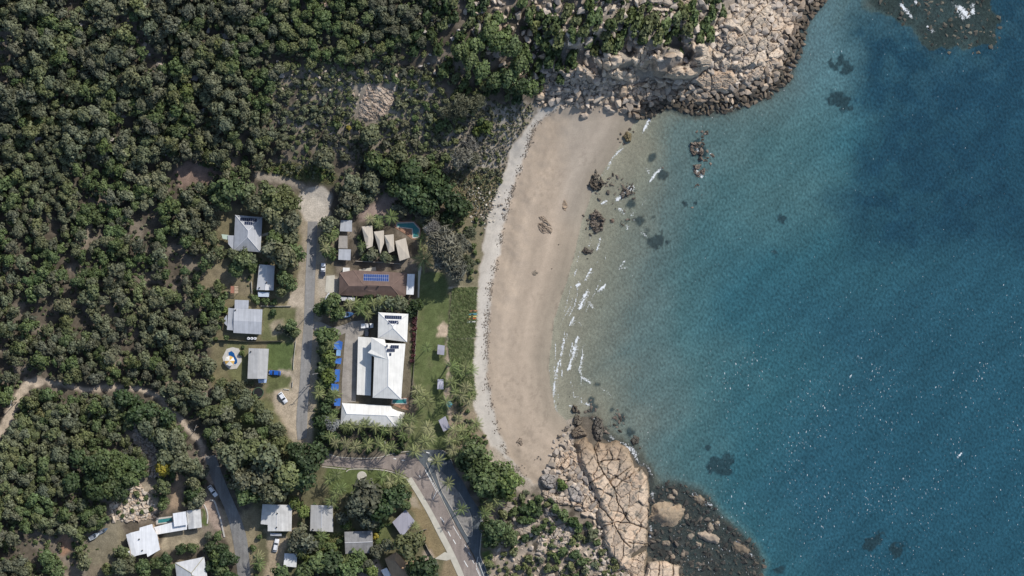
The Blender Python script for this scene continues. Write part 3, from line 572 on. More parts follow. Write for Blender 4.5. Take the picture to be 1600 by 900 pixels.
def building(name, cat, label, outline, wall_h, P, F, roof, wall=WALLM, caps=(), capm=CAP, panels=(), vents=(), openings=True, inset=.55, group=None, thick=.16, posts=False, cells=CELLS, chimney=None):
    """outline: roof edge in photo pixels; P: id -> (px, py, rise over the eave); F: roof faces as id lists"""
    cx = sum(p[0] for p in outline) / len(outline); cy = sum(p[1] for p in outline) / len(outline)
    zb = min(float(hmap(p[0], p[1])) for p in outline); zm = float(hmap(cx, cy)); ze = zm + wall_h
    base = W(cx, cy, zm); t = empty(name, base, 0, label, cat, group)
    V = {k: W(p[0], p[1], ze + p[2]) for k, p in P.items()}; ids = list(V); top = [V[k] for k in ids]; nI = len(ids)
    fs = [[ids.index(k) for k in f] for f in F]; cnt = {}
    for f in fs:
        for i in range(len(f)): e = (f[i], f[(i+1) % len(f)]); cnt[tuple(sorted(e))] = cnt.get(tuple(sorted(e)), []) + [e]
    vs = top + [v - Vector((0, 0, thick)) for v in top]; ff = list(fs) + [[i + nI for i in reversed(f)] for f in fs]
    for e, l in cnt.items():
        if len(l) == 1: a, b = l[0]; ff.append([b, a, a + nI, b + nI])
    mb = MB(); mb.v = [tuple(v) for v in vs]; mb.f = [tuple(f) for f in ff]; mb.build('roof', roof, t, base=base)
    cen = Vector((base.x, base.y, 0)); ow = [W(p[0], p[1], ze) for p in outline]
    if posts:
        for v in ow:
            q = v + (cen - Vector((v.x, v.y, 0))).normalized() * .35; pz = float(hmap(q.x / PX + 800, 450 - q.y / PX))
            MB().tube((q.x, q.y, pz - .4), (q.x, q.y, ze - thick - .01), .09, n=8).build('post', POSTM, t, base=base)
    else:
        n_ = len(ow); area = sum(ow[i].x * ow[(i+1) % n_].y - ow[(i+1) % n_].x * ow[i].y for i in range(n_)); sg = 1 if area > 0 else -1; ring = []
        for i in range(n_):
            a, b, c_ = ow[i-1], ow[i], ow[(i+1) % n_]; d1 = (b - a); d1.z = 0; d1.normalize(); d2 = (c_ - b); d2.z = 0; d2.normalize()
            n1_ = Vector((-d1.y, d1.x, 0)) * sg; n2_ = Vector((-d2.y, d2.x, 0)) * sg; bi = (n1_ + n2_); k = inset / max(.35, (1 + n1_.dot(n2_)) / 2) / 2 if bi.length > 1e-4 else 0
            q = b + bi * k; ring.append(q)
        zt = ze - thick - .004
        MB().prism([Vector((q.x, q.y, zb - .6)) for q in ring], [Vector((q.x, q.y, zt)) for q in ring]).build('wall', wall, t, base=base)
        if openings:
            did = False
            for i in range(n_):
                a, b = ring[i], ring[(i+1) % n_]; L = (b - a).length
                if L < 2.6: continue
                d = (b - a).normalized(); no = Vector((d.y, -d.x, 0)) * sg; ang = math.atan2(d.y, d.x); nw = max(1, int(L / 4.2))
                for k in range(nw):
                    p = a + d * L * (k + .5) / nw
                    for st in range(max(1, int(wall_h // 2.6))):
                        z = zm + 1.45 + st * 2.7
                        if z + .7 > zt: continue
                        if not did and k == 0 and st == 0 and L > 5:
                            MB().box((p.x + no.x * .03, p.y + no.y * .03, zm + 1.05), (.95, .1, 2.0), ang).build('door', DOORM, t, base=base); did = True
                        else: MB().box((p.x + no.x * .03, p.y + no.y * .03, z), (1.5, .09, 1.1), ang).build('window', GLASS, t, base=base)
    for a, b in caps:
        a, b = V[a], V[b]; MB().tube(a + Vector((0,0,.01)), b + Vector((0,0,.01)), .13, n=6).build('ridge_cap', capm, t, base=base)
    for quad, face, rows, cols in panels:
        pf = [V[k] for k in F[face]]; nrm = ((pf[1] - pf[0]).cross(pf[2] - pf[0]) if len(pf) == 3 else (pf[2] - pf[0]).cross(pf[-1] - pf[0])).normalized(); nrm = nrm if nrm.z > 0 else -nrm
        q = [ray_plane(x, y, pf[0], nrm) for x, y in quad]
        def at(u, v): return (q[0] * (1-u) + q[1] * u) * (1-v) + (q[3] * (1-u) + q[2] * u) * v
        e = .003; r_ = [at(-e, -e), at(1+e, -e), at(1+e, 1+e), at(-e, 1+e)]
        MB().prism([p + nrm * .03 for p in r_], [p + nrm * .07 for p in r_]).build('panel_rail', RAIL, t, base=base)
        for i in range(rows):
            for j in range(cols):
                g = .05; g2 = .04
                c4 = [at((j+g)/cols, (i+g2)/rows), at((j+1-g)/cols, (i+g2)/rows), at((j+1-g)/cols, (i+1-g2)/rows), at((j+g)/cols, (i+1-g2)/rows)]
                MB().prism([p + nrm * .075 for p in c4], [p + nrm * .115 for p in c4]).build('solar_panel', cells, t, base=base)
    for vx, vy, face in vents:
        pf = [V[k] for k in F[face]]; nrm = ((pf[1] - pf[0]).cross(pf[2] - pf[0]) if len(pf) == 3 else (pf[2] - pf[0]).cross(pf[-1] - pf[0])).normalized(); p = ray_plane(vx, vy, pf[0], nrm if nrm.z > 0 else -nrm)
        MB().lathe((p.x, p.y, p.z - .1), [(.16,0),(.16,.4),(.3,.45),(.26,.62),(.05,.7)], 12).build('roof_vent', DARKM, t, base=base)
    return t, zm, ze
def hip(a, b, c, d, r1, r2, rise): return {'a': (*a, 0), 'b': (*b, 0), 'c': (*c, 0), 'd': (*d, 0), 'r': (*r1, rise), 's': (*r2, rise)}
HIPV = [['a','b','r'], ['b','c','s','r'], ['c','d','s'], ['d','a','r','s']]          # ridge running away from the viewer's top edge
HIPH = [['a','b','s','r'], ['b','c','s'], ['c','d','r','s'], ['d','a','r']]          # ridge running left to right
def gable_v(a, b, c, d, rise): return {'a': (*a, 0), 'b': (*b, 0), 'c': (*c, 0), 'd': (*d, 0), 'r': ((a[0]+b[0])/2, (a[1]+b[1])/2, rise), 's': ((c[0]+d[0])/2, (c[1]+d[1])/2, rise)}
GABV = [['a','r','s','d'], ['r','b','c','s']]
def gable_h(a, b, c, d, rise): return {'a': (*a, 0), 'b': (*b, 0), 'c': (*c, 0), 'd': (*d, 0), 'r': ((a[0]+d[0])/2, (a[1]+d[1])/2, rise), 's': ((b[0]+c[0])/2, (b[1]+c[1])/2, rise)}
GABH = [['a','b','s','r'], ['r','s','c','d']]
HC = [('r','s'),('a','r'),('b','r'),('c','s'),('d','s')]; HCH = [('r','s'),('a','r'),('d','r'),('b','s'),('c','s')]
def flat4(pts, dz=(0, 0, 0, 0)): return {i: (*p, dz[i] if i < len(dz) else 0) for i, p in enumerate(pts)}, [list(range(len(pts)))]
# left row along the side road
o4 = [(367.5,336),(410,339.3),(407,394),(365,391)]
P_ = hip(*o4, (387.6,360.5), (386.8,370.5), 2.6); P_.update({'e': (356,367.5,-.5), 'f': (365.8,368,-.25), 'g': (364.9,391,-.25), 'h': (356.5,381,-.5)})
building('house', 'house', 'grey hip roofed house with twelve dark solar panels left of the turning circle', o4, 3.6, P_, HIPV + [['f','g','h','e']], ROOF_GREY, WALLG, HC,
         panels=[([(375.2,340),(401.5,341.5),(401.2,346.8),(375,345.2)], 0, 1, 8), ([(382,346),(394.8,346.8),(394.6,352),(381.8,351.2)], 0, 1, 4)])
o4 = [(346,366),(357,367),(356,374.5),(348,373)]
building('awning', 'awning', 'small pale green awning against the left wall of the grey hip roofed house', o4, 2.6, *flat4(o4), roof_metal('pale_green_sheet', (.47,.56,.46), 90, .05), posts=True, thick=.08)
o4 = [(405,413),(429,415),(427.5,453.7),(401,453)]
building('house', 'house', 'small pale grey cottage with a low gable roof below the solar hip roof', o4, 3.1, gable_v(*o4, .9), GABV, ROOF_PALE, WALLG, [('r','s')], vents=[(405.4,449.7,0),(416.3,442,1)])
o4 = [(403,456),(421,456.5),(420,464),(403.5,463.5)]
building('awning', 'awning', 'bluish white awning behind the lower wall of the small pale cottage', o4, 2.4, *flat4(o4), roof_metal('bluish_white_sheet', (.50,.55,.62), 90, .04), posts=True, thick=.08)
o4 = [(365.3,481.7),(410,483.5),(408.3,522.5),(364.7,520)]
P_ = gable_h(*o4, .7); P_.update({'e': (366.8,468.4,.15), 'f': (388.8,469.2,.15), 'g': (388,482.5,.02), 'h': (366.5,481.7,.02), 'i': (357,481,-.5), 'j': (365.1,482,-.15), 'k': (364.3,516.2,-.15), 'l': (354.5,515.3,-.5)})
building('house', 'house', 'rambling grey metal house with a lower side roof above the round pool', [(365.3,481.7),(366.5,468.5),(388.8,469.2),(388.4,482.6),(410,483.5),(408.3,522.5),(364.7,520)], 3.2, P_, GABH + [['e','f','g','h'], ['i','j','k','l']], ROOF_GREY, WALLG, vents=[(367.8,484.5,0)])
o4 = [(406.6,487),(410.6,487.5),(408.6,522.8),(404.6,522)]
tri = [(346.7,501.7),(354.8,491.7),(354.8,509.5)]
building('shade_sail', 'shade sail', 'pale triangular shade sail at the left edge of the rambling grey house', tri, 2.6, *flat4(tri, (-.3, .5, .1)), plain('pale_sail_cloth', (.50,.51,.53), .8, .05), posts=True, thick=.02)
o4 = [(388.7,544),(420,545),(417.2,592),(386.7,591.7)]
building('house', 'house', 'plain beige grey shed roofed house beside the round pool', o4, 4.2, gable_v(*o4, .5), GABV, ROOF_BEIGE, WALLM, [], vents=[(392,549.5,0)])
o4 = [(403,592.5),(417,592.5),(416,598),(404,598.5)]
building('awning', 'awning', 'bright pale blue awning under the lower end of the beige grey house', o4, 2.3, *flat4(o4), roof_metal('pale_blue_sheet', (.42,.52,.70), 90, .04), posts=True, thick=.08)
o4 = [(360.5,447),(372.3,447.5),(372,458.5),(360.2,458)]
t, zm, ze = building('pergola', 'pergola', 'small red brown pergola with pale slats behind the small cottage', o4, 2.5, *flat4([(360.5,447),(366,447.2),(365.8,458.2),(360.2,458)]), plain('red_brown_sheet', (.33,.15,.10), .8, .15), posts=True, thick=.1)
for k in range(5):
    a = W(366.4, 448 + k * 2.3, ze); b = W(372.2, 448.2 + k * 2.3, ze); MB().box((a + b) / 2 - t.location, ((b - a).length, .28, .12)).build('slat', plain('pale_slat', (.62,.47,.33), .8), t) if k == 0 else MB().box((a + b) / 2 - t.location, ((b - a).length, .28, .12)).build('slat', bpy.data.materials['pale_slat'], t)
# sail roofed house with pool
sails = [([(565,354),(581.7,352.5),(583.2,372),(582,385),(573,388.2),(569,371)], 'leftmost of the four sand coloured sail roofs, beside the courtyard trees'),
         ([(584,362),(599.7,360),(600,380),(594,396.5),(589,380)], 'second sand sail roof from the left, tapering to a narrow point'),
         ([(600.6,367.5),(615,366),(616.2,392),(607.5,395.5),(603,380)], 'third sand sail roof, narrow, squeezed between the tapering one and the biggest'),
         ([(617.5,376.7),(634,371.7),(640.3,402.5),(624.3,407.8)], 'biggest of the four sand sail roofs, nearest the corner pool')]
for i, (s_, lb) in enumerate(sails):
    n_ = len(s_); P_, F_ = flat4(s_, [.9, .9, .5] + [.0] * 4); cx = sum(p[0] for p in s_) / n_; cy = sum(p[1] for p in s_) / n_; P_['m'] = (cx, cy, .75)
    building('sail_roofed_villa', 'villa', lb, s_, 4.2, P_, [[k, (k + 1) % n_, 'm'] for k in range(n_)], ROOF_SAND, WALLM, group='villas under four sand coloured sail roofs', openings=True, inset=.4)
o4 = [(532.5,344),(550,344.3),(550,362),(531,361.3)]; building('carport', 'carport', 'grey flat roofed carport at the upper left of the sail roofed villas', o4, 2.8, *flat4(o4), ROOF_GREY, posts=True)
o4 = [(529.6,368.2),(543,368.5),(543,388.2),(528.6,388)]; building('shed', 'shed', 'brownish flat concrete roofed shed between two grey flat roofs by the side road', o4, 2.7, *flat4(o4), plain('weathered_concrete_roof', (.33,.30,.265), .9, .15), WALLM, inset=.3)
o4 = [(529.3,389.2),(548.3,389.7),(547.5,406.7),(528.6,405.8)]; building('carport', 'carport', 'grey flat roofed carport at the lower left of the sail roofed villas', o4, 2.9, *flat4(o4), ROOF_GREY, posts=True)
# brown tiled house
B = {'a': (530.8,428.5,0), 'a2': (536,421.8,0), 'b': (636,426.5,0), 'c': (627.8,466,0), 'd': (529.4,461,0), 'r': (546,446.8,2.3), 's': (610,446.8,2.3), 'q': (568.5,444.5,2.3)}
t, zm, ze = building('house', 'house', 'long brown tiled house with blue solar panels facing the side road', [(530.5,426),(552,422),(635.5,426.5),(634,461),(627.5,466),(529.5,461)], 3.2,
  {'a': (530.5,426,0), 'b': (552,422,0), 'c': (635.5,426.5,0), 'd': (634,461,0), 'e': (627.5,466,0), 'f': (529.5,461,0), 'r': (545.5,447,2.2), 's': (611,447.3,2.2), 't': (568,444.8,2.15)},
  [['b','c','s','t'], ['a','b','t','r'], ['c','d','s'], ['d','e','s'], ['e','f','r','t','s'], ['f','a','r']], ROOF_TILE, WALLT, [('t','s'),('f','r'),('e','s'),('c','s'),('b','t'),('a','r')], CAPD,
  panels=[([(568.3,428.2),(607.5,429.4),(607.3,439.8),(568,438.5)], 0, 2, 12)], vents=[(573.5,447.6,4),(591,447.8,4)], cells=CELLB)
o4 = [(636.4,428),(648,428.2),(646.3,460.5),(634.8,460)]; building('patio_roof', 'patio roof', 'bright white flat patio roof on the beach end of the brown tiled house', o4, 2.9, *flat4(o4), ROOF_WHITE, posts=True)
o4 = [(536,418),(546.5,418.5),(546,428),(535.5,427)]; building('garden_shed', 'shed', 'small white topped shed at the upper left corner of the brown tiled house', o4, 2.2, *flat4(o4), ROOF_CREAM, WALLW, inset=.2, openings=False)
o4 = [(531.7,463.5),(542.5,464),(542.3,470.5),(531.7,469.5)]; building('awning', 'awning', 'pale awning at the lower left of the brown tiled house', o4, 2.3, *flat4(o4), ROOF_PALE, posts=True, thick=.08)
o4 = [(543.5,464),(554.2,464.3),(554,471),(543.3,470.6)]; building('awning', 'awning', 'paler twin awning just right of the pale one under the brown tiled house', o4, 2.3, *flat4(o4), ROOF_WHITE, posts=True, thick=.08)
# resort
o4 = [(591.2,488),(638,490.5),(636,534.5),(590.3,528.7)]
building('resort_building', 'resort building', 'square white hip roofed resort block with two rows of solar panels', o4, 7.0, hip(*o4, (613.5,509.5), (614,512.7), 1.9), HIPV, ROOF_CREAM, WALLW, HC,
  panels=[([(601.2,492.6),(627.8,493.6),(627.6,499),(601,498.4)], 0, 1, 8), ([(606.5,500.5),(623,501),(622.8,506.2),(606.3,505.8)], 0, 1, 5)])
P_ = {'a': (580,527,0), 'b': (601,530.5,0), 'c': (602.5,536.2,0), 'd': (633.5,537,0), 'e': (630,578,0), 'f': (626.8,623.7,0), 'g': (582.5,621.3,0), 'h': (584.7,557.8,0), 'i': (574.5,551,0), 'j': (580,546,0), 'r': (606.8,562,1.8), 's': (606,603.3,1.8), 'p': (601.5,541,1.5)}
building('resort_building', 'resort building', 'long white resort block with scattered solar panels in the middle of the resort', [(580,527),(601,530.5),(602.5,536.2),(633.5,537),(630,578),(626.8,623.7),(582.5,621.3),(584.7,557.8)], 8.0, P_,
  [['a','b','p','j'], ['b','c','d','p'], ['d','r','p'], ['d','e','f','s','r'], ['f','g','s'], ['g','h','r','s'], ['h','i','j','p','r']], ROOF_CREAM, WALLW, [('r','s'),('f','s'),('g','s'),('p','r')],
  panels=[([(610.5,539),(623.2,539.4),(623,544.6),(610.3,544.2)], 3, 1, 4), ([(604.8,544.6),(617,545),(616.8,549.8),(604.6,549.4)], 3, 1, 4), ([(608.5,551.3),(611.5,551.4),(611.3,556),(608.3,555.9)], 3, 1, 2), ([(603.4,538.3),(605.8,538.4),(605.8,542.8),(603.4,542.7)], 3, 1, 1)])
o4 = [(559.5,526),(581.5,527.5),(579,618),(557.3,616.6)]
building('resort_building', 'resort building', 'low flat white roofed resort wing beside the driveway', o4, 3.2, *flat4(o4), ROOF_CREAM, WALLW, inset=.25)
P_ = {'a': (534.3,629.7,0), 'b': (610.5,634,0), 'b2': (613,638.5,0), 'c': (621,642,0), 'd': (632,645,0), 'e': (628.5,665.5,0), 'f': (619,667.8,0), 'g': (532,662.5,0), 'r': (541.8,646.8,1.6), 's': (603.5,649.3,1.6), 'u': (612,650.5,.9), 'v': (621,650.5,.9)}
building('resort_building', 'resort building', 'low long white roofed resort block along the bottom palm row', [(534.3,629.7),(610.5,634),(613,638.5),(621,642),(632,645),(628.5,665.5),(619,667.8),(532,662.5)], 4.4, P_,
  [['a','b','s','r'], ['b','b2','c','d','v','u','s'], ['d','e','v'], ['e','f','u','v'], ['f','s','u'], ['f','g','r','s'], ['g','a','r']], ROOF_CREAM, WALLW, [('r','s'),('f','s'),('a','r')])
# bottom row
P_ = {'a': (196.7,835.5,-.3), 'b': (204,832.5,.2), 'c': (217.8,829,.3), 'd': (218.3,824.5,.3), 'e': (237.8,818.8,.3), 'f': (239,824.5,.3), 'g': (245.5,835.5,.4), 'h': (250,859,.4), 'i': (230.5,870.3,.4), 'j': (229,864.7,.4), 'k': (214,868,.2), 'l': (202.3,873.3,-.3), 'm': (197.8,862,-.3), 'n': (203,860,-.2)}
building('house', 'house', 'large white roofed angular house left of the narrow teal pool', [(196.7,835.5),(217.8,829),(218.3,824.5),(237.8,818.8),(245.5,835.5),(250,859),(230.5,870.3),(229,864.7),(202.3,873.3)], 4.5, P_,
  [['a','b','k','l','m','n'], ['b','c','f','g','h','i','j','k'], ['c','d','e','f']], ROOF_WHITE, WALLT, vents=[(217.5,842.5,1),(222.5,860,1)])
o4 = [(239,824.2),(271,815.7),(292.5,820),(292,827.3),(244.6,835.3)]; building('covered_walkway', 'walkway', 'long white roofed walkway joining the angular house to the square roof', o4, 2.9, *flat4(o4, (.0,.0,-.1,-.1,.0)), ROOF_WHITE, posts=True)
o4 = [(270,802.3),(290,799),(293,819.7),(272.3,823)]; building('pavilion', 'pavilion', 'square white roofed pavilion at the right end of the narrow teal pool', o4, 4.0, *flat4(o4, (.3,.3,0,0)), ROOF_WHITE, WALLW, inset=.3)
o4 = [(291,798),(313.3,795.5),(315.5,824),(294.5,827)]
building('carport', 'carport', 'white and grey striped roof carport beside the square pavilion', o4, 2.9, {'a': (291,798,-.2), 'b': (301,796.8,.5), 'c': (313.3,795.5,0), 'd': (315.5,824,0), 'e': (303.5,825.7,.5), 'f': (294.5,827,-.2)}, [['a','b','e','f'], ['b','c','d','e']], ROOF_OLD, posts=True)
o4 = [(273.3,879.5),(319,870),(325,908),(278,918)]
building('house', 'house', 'grey hip roofed house with mossy ridge lines at the bottom edge of the photo', o4, 3.6, hip(*o4, (299,895.5), (300,899), 2.4), HIPV, ROOF_PALE, WALLG, HC, CAPY)
P_ = {'a': (410,787.8,0), 'b': (433,788.6,.7), 'c': (456.2,789,0), 'd': (455.5,830,0), 'e': (432,830,.7), 'f': (418.3,830,.3), 'g': (418.3,820,.3), 'h': (407.3,818.8,0)}
building('house', 'house', 'bright white L shaped house beside the bottom road', [(410,787.8),(456.2,789),(455.5,830),(418.3,830),(418.3,820),(407.3,818.8)], 3.4, P_, [['a','b','e','f','g','h'], ['b','c','d','e']], ROOF_OLD, WALLW, [('b','e')], vents=[(433.3,802.3,0),(432.2,824,0)])
o4 = [(422,832.8),(440,833.5),(440,837.5),(422.5,837)]; building('awning', 'awning', 'narrow grey awning under the white L shaped house', o4, 2.3, *flat4(o4), ROOF_GREY, posts=True, thick=.08)
o4 = [(485.5,789),(520,790),(520.5,831.2),(484.5,829.5)]; building('house', 'house', 'plain grey gabled house with a palm shadow on its upper corner', o4, 3.4, gable_v(*o4, .7), GABV, ROOF_BEIGE, WALLM, [('r','s')], vents=[(489,827,0)])
o4 = [(538.2,831),(581.8,829.3),(583,864),(539.5,865.5)]; building('house', 'house', 'dark weathered grey house with pale roof sheets at one end', o4, 3.2, gable_h(*o4, .8), GABH, ROOF_DARK, WALLG, [('r','s')])
o4 = [(613,816),(634,796),(648.5,814.5),(628.5,839)]; building('house', 'house', 'tilted grey lavender roofed house next to the concrete footpath', o4, 3.2, gable_h(*o4, .3), GABH, ROOF_LAV, WALLG)
P_ = {'a': (601,873,0), 'b': (619,862,0), 'c': (634,878.5,0), 'd': (647,876.5,0), 'e': (650,885,0), 'f': (640,902,0), 'g': (612,902,0), 'r': (617,876.5,1.8), 's': (628,890,1.8), 't': (641,884,1.5)}
building('house', 'house', 'tan tiled hip roofed house cut by the bottom edge beside the footpath', [(601,873),(619,862),(634,878.5),(647,876.5),(650,885),(640,902),(612,902)], 3.2, P_, [['a','b','r'], ['b','c','s','r'], ['c','d','t','s'], ['d','e','t'], ['e','f','s','t'], ['f','g','s'], ['g','a','r','s']], ROOF_TAN, WALLT, [('r','s'),('s','t')], CAPD)
o4 = [(595,891),(604,887),(611.5,898.5),(602.5,904)]; building('shed', 'shed', 'bright white roofed shed against the left of the tan tiled house', o4, 2.5, *flat4(o4), ROOF_WHITE, WALLW, inset=.2, openings=False)
o4 = [(576.5,888),(585,883),(592,889.5),(582.3,896.3)]; building('shed', 'shed', 'small grey white shed left of the bright white shed', o4, 2.4, *flat4(o4), ROOF_OLD, WALLG, inset=.2, openings=False)
o4 = [(444.5,864.5),(464.5,865.5),(463,886.5),(443,884.5)]; building('garage', 'garage', 'small square white garage below the white L shaped house', o4, 2.8, *flat4(o4, (.3,.3,0,0)), ROOF_WHITE, WALLW, inset=.25)
# park shelters
o4 = [(684,538.5),(695,540),(694,555),(683,553.3)]; building('picnic_shelter', 'shelter', 'square lavender grey picnic shelter nearest the sand patch', o4, 2.9, gable_h(*o4, .15), GABH, ROOF_LAV, posts=True, group='picnic shelters along the beach path')
o4 = [(684,592.5),(693.2,592.8),(692.8,608.3),(683.2,608)]; building('picnic_shelter', 'shelter', 'pale picnic shelter dappled by palm shadow, middle of the park', o4, 2.7, gable_h(*o4, .15), GABH, roof_metal('pale_lavender_roof', (.50,.49,.55), 5, .1), posts=True, group='picnic shelters along the beach path')
o4 = [(685,657),(696,650.2),(703.5,669),(693,674.5)]; building('picnic_shelter', 'shelter', 'largest picnic shelter, set at an angle beside the beach path', o4, 3.0, gable_h(*o4, .2), GABH, ROOF_LAV, posts=True, group='picnic shelters along the beach path')
for tr_ in ():
    pass
# blue sails over the parked cars of the resort
SAILB = [plain('blue_sail_cloth', (.05,.16,.50), .7, .12), plain('pale_blue_sail_cloth', (.22,.38,.62), .7, .12)]
for i, (s_, lb) in enumerate((([(522,536),(530,532),(535.5,534.5),(534,546.5),(521.5,545.5)], 'topmost bright blue shade sail beside the resort driveway'), ([(526,546.5),(533,546.8),(532,556),(525,556)], 'faded grey blue shade sail just under the topmost blue one'),
     ([(522,561.5),(534,559),(532.5,569),(523,567.5)], 'small bright blue shade sail halfway along the resort driveway'), ([(524,577),(531.5,577.5),(530,596),(519,598),(521,588)], 'longest blue shade sail, half under the driveway trees'),
     ([(517.5,599),(529.5,600.5),(528.5,613.5),(517,611)], 'solid blue shade sail above the last one by the resort'), ([(522,623.5),(532.5,622),(531.5,634.5),(522,634)], 'blue shade sail nearest the low white resort block'))):
    cx = sum(p[0] for p in s_) / len(s_); cy = sum(p[1] for p in s_) / len(s_); P_, F_ = flat4(s_, (.2, -.15, .2, -.1, .1)); P_['m'] = (cx, cy, -.25)
    building('shade_sail', 'shade sail', lb, s_, 2.7, P_, [[k, (k + 1) % len(s_), 'm'] for k in range(len(s_))], SAILB[1 if i == 1 else 0], posts=True, thick=.02, group='blue shade sails along the resort driveway')
# ------------------------------------------------------------ pools
POOLW = plain('teal_pool_water', (.05,.22,.22), .06, .15, .5); POOLB = plain('deep_blue_pool_water', (.012,.085,.26), .06, .15, .5); COPE = plain('pale_coping', (.52,.49,.44), .8, .1)
def pool(label, water, deck, wm=POOLW, dm=COPE, deckh=.16):
    cx = sum(p[0] for p in water) / len(water); cy = sum(p[1] for p in water) / len(water); z = float(hmap(cx, cy)); base = W(cx, cy, z); t = empty('swimming_pool', base, 0, label, 'swimming pool')
    zmax = max(float(hmap(*p)) for p in deck); zs = max(zmax, z)
    bm = bmesh.new(); mb = MB()
    # coping: ring between the deck outline and the water outline
    o = sheet('deck', deck, 0, dm, kind=None, h=deckh, parent=t, base=base, zfix=zs - .02)
    wv = sheet('water', water, 0, wm, kind=None, h=.03, parent=t, base=base, zfix=zs + deckh - .01)
    c = MB(); ring = [W(*p, zs + deckh - .005) for p in water]; cc = W(cx, cy, zs); n = len(ring)
    for i in range(n):
        a, b = ring[i], ring[(i+1) % n]; d = (b - a).normalized(); ang = math.atan2(d.y, d.x); m = (a + b) / 2
        c.box((m.x, m.y, m.z + .035), ((b - a).length + .2, .38, .07 + .004 * (i % 2)), ang)
    c.build('coping', COPE, t, base=base)
    return t, zs + deckh
pool('teal corner pool wrapped around a terracotta terrace by the sail roofs', [(620,348.5),(646,347.5),(655.5,358),(654.5,371),(645,371.5),(644,357.5),(620,354.5)], [(618,346),(647,345),(658,357),(657,375),(644,374),(634,366),(616,355)], dm=BRICK)
pool('small rectangular teal pool at the beach corner of the resort', [(613.5,624.2),(635,622.8),(635.5,630.8),(612.5,630.5)], [(611,622),(638,621),(638.5,641),(628,639),(616,633.5),(611,632.5)], dm=BRICK)
pool('narrow teal pool beside the square white pavilion', [(246.5,811),(269.3,807.8),(269.8,815.2),(246,818.3)], [(244,809.5),(270,806),(270.4,816.4),(244,819.8)])
RD = [(354.2,545),(363.3,542.5),(373,544.5),(377.5,553),(377.5,565),(370,576),(358.5,577),(350,568.5),(347.5,558.5)]
t, zp = pool('round stone paved pool deck with a kidney shaped deep blue pool', [(356,550),(362,547.6),(366.5,551.5),(368,556),(371.5,562),(371.3,567.5),(368,570.3),(363,568),(360.5,560),(356.5,556)], RD, wm=POOLB)
b_ = W(360, 563.5, zp); pu = empty('parasol', b_, 0, 'white and yellow striped parasol beside the blue kidney pool', 'parasol')
MB().tube((0,0,0), (0,0,2.5), .035).build('pole', COPE, pu); mb = MB(); n_ = 8; vs_ = [(0,0,2.65)]
for k in range(n_): a = 2 * math.pi * k / n_; vs_.append((2.0 * math.cos(a), 2.0 * math.sin(a), 2.1))
fs_ = [(0, k + 1, (k + 1) % n_ + 1) for k in range(n_)]; vs_ += [(v[0], v[1], v[2] - .03) for v in vs_]; fs_ += [(n_ + 1, (k + 1) % n_ + n_ + 2, k + n_ + 2) for k in range(n_)] + [(k + 1, k + n_ + 2, (k + 1) % n_ + n_ + 2, (k + 1) % n_ + 1) for k in range(n_)]
cn = mb.add(vs_, fs_).build('canopy', plain('white_canvas', (.78,.75,.68), .8, .05), pu); cn.data.materials.append(plain('yellow_canvas', (.62,.38,.10), .8, .05))
for i, pl in enumerate(cn.data.polygons): pl.material_index = 1 if i < 2 * n_ and (i % n_) % 3 == 1 else 0

# ------------------------------------------------------------ vehicles and boats
def paintm(name, col, rough=.3):
    m, n, b = mat_new(name); b.inputs['Base Color'].default_value = (*col, 1); b.inputs['Roughness'].default_value = rough; b.inputs['Coat Weight'].default_value = .3; return m
WHITEP = paintm('white_paint', (.74,.75,.76)); BLUEP = paintm('blue_paint', (.015,.10,.42)); DARKP = paintm('dark_paint', (.03,.035,.05)); LAMP = plain('lamp_glass', (.7,.7,.68), .15, .05); SILV = paintm('silver_paint', (.45,.46,.48))
def loft(mb, secs):                         # sections: list of rings with the same count
    n = len(secs[0]); vs = [v for s in secs for v in s]; fs = [(k*n+i, k*n+(i+1)%n, (k+1)*n+(i+1)%n, (k+1)*n+i) for k in range(len(secs)-1) for i in range(n)]
    fs += [tuple(range(n-1,-1,-1)), tuple(range((len(secs)-1)*n, len(secs)*n))]; return mb.add(vs, fs)
def rrect(x, w_, z0, z1, r=.12):            # cross-section of a car body at length x
    w_ /= 2; return [(x,-w_+r,z0),(x,w_-r,z0),(x,w_,z0+r),(x,w_*.97,z1-r),(x,w_*.9-r,z1),(x,-w_*.9+r,z1),(x,-w_*.97,z1-r),(x,-w_,z0+r)]
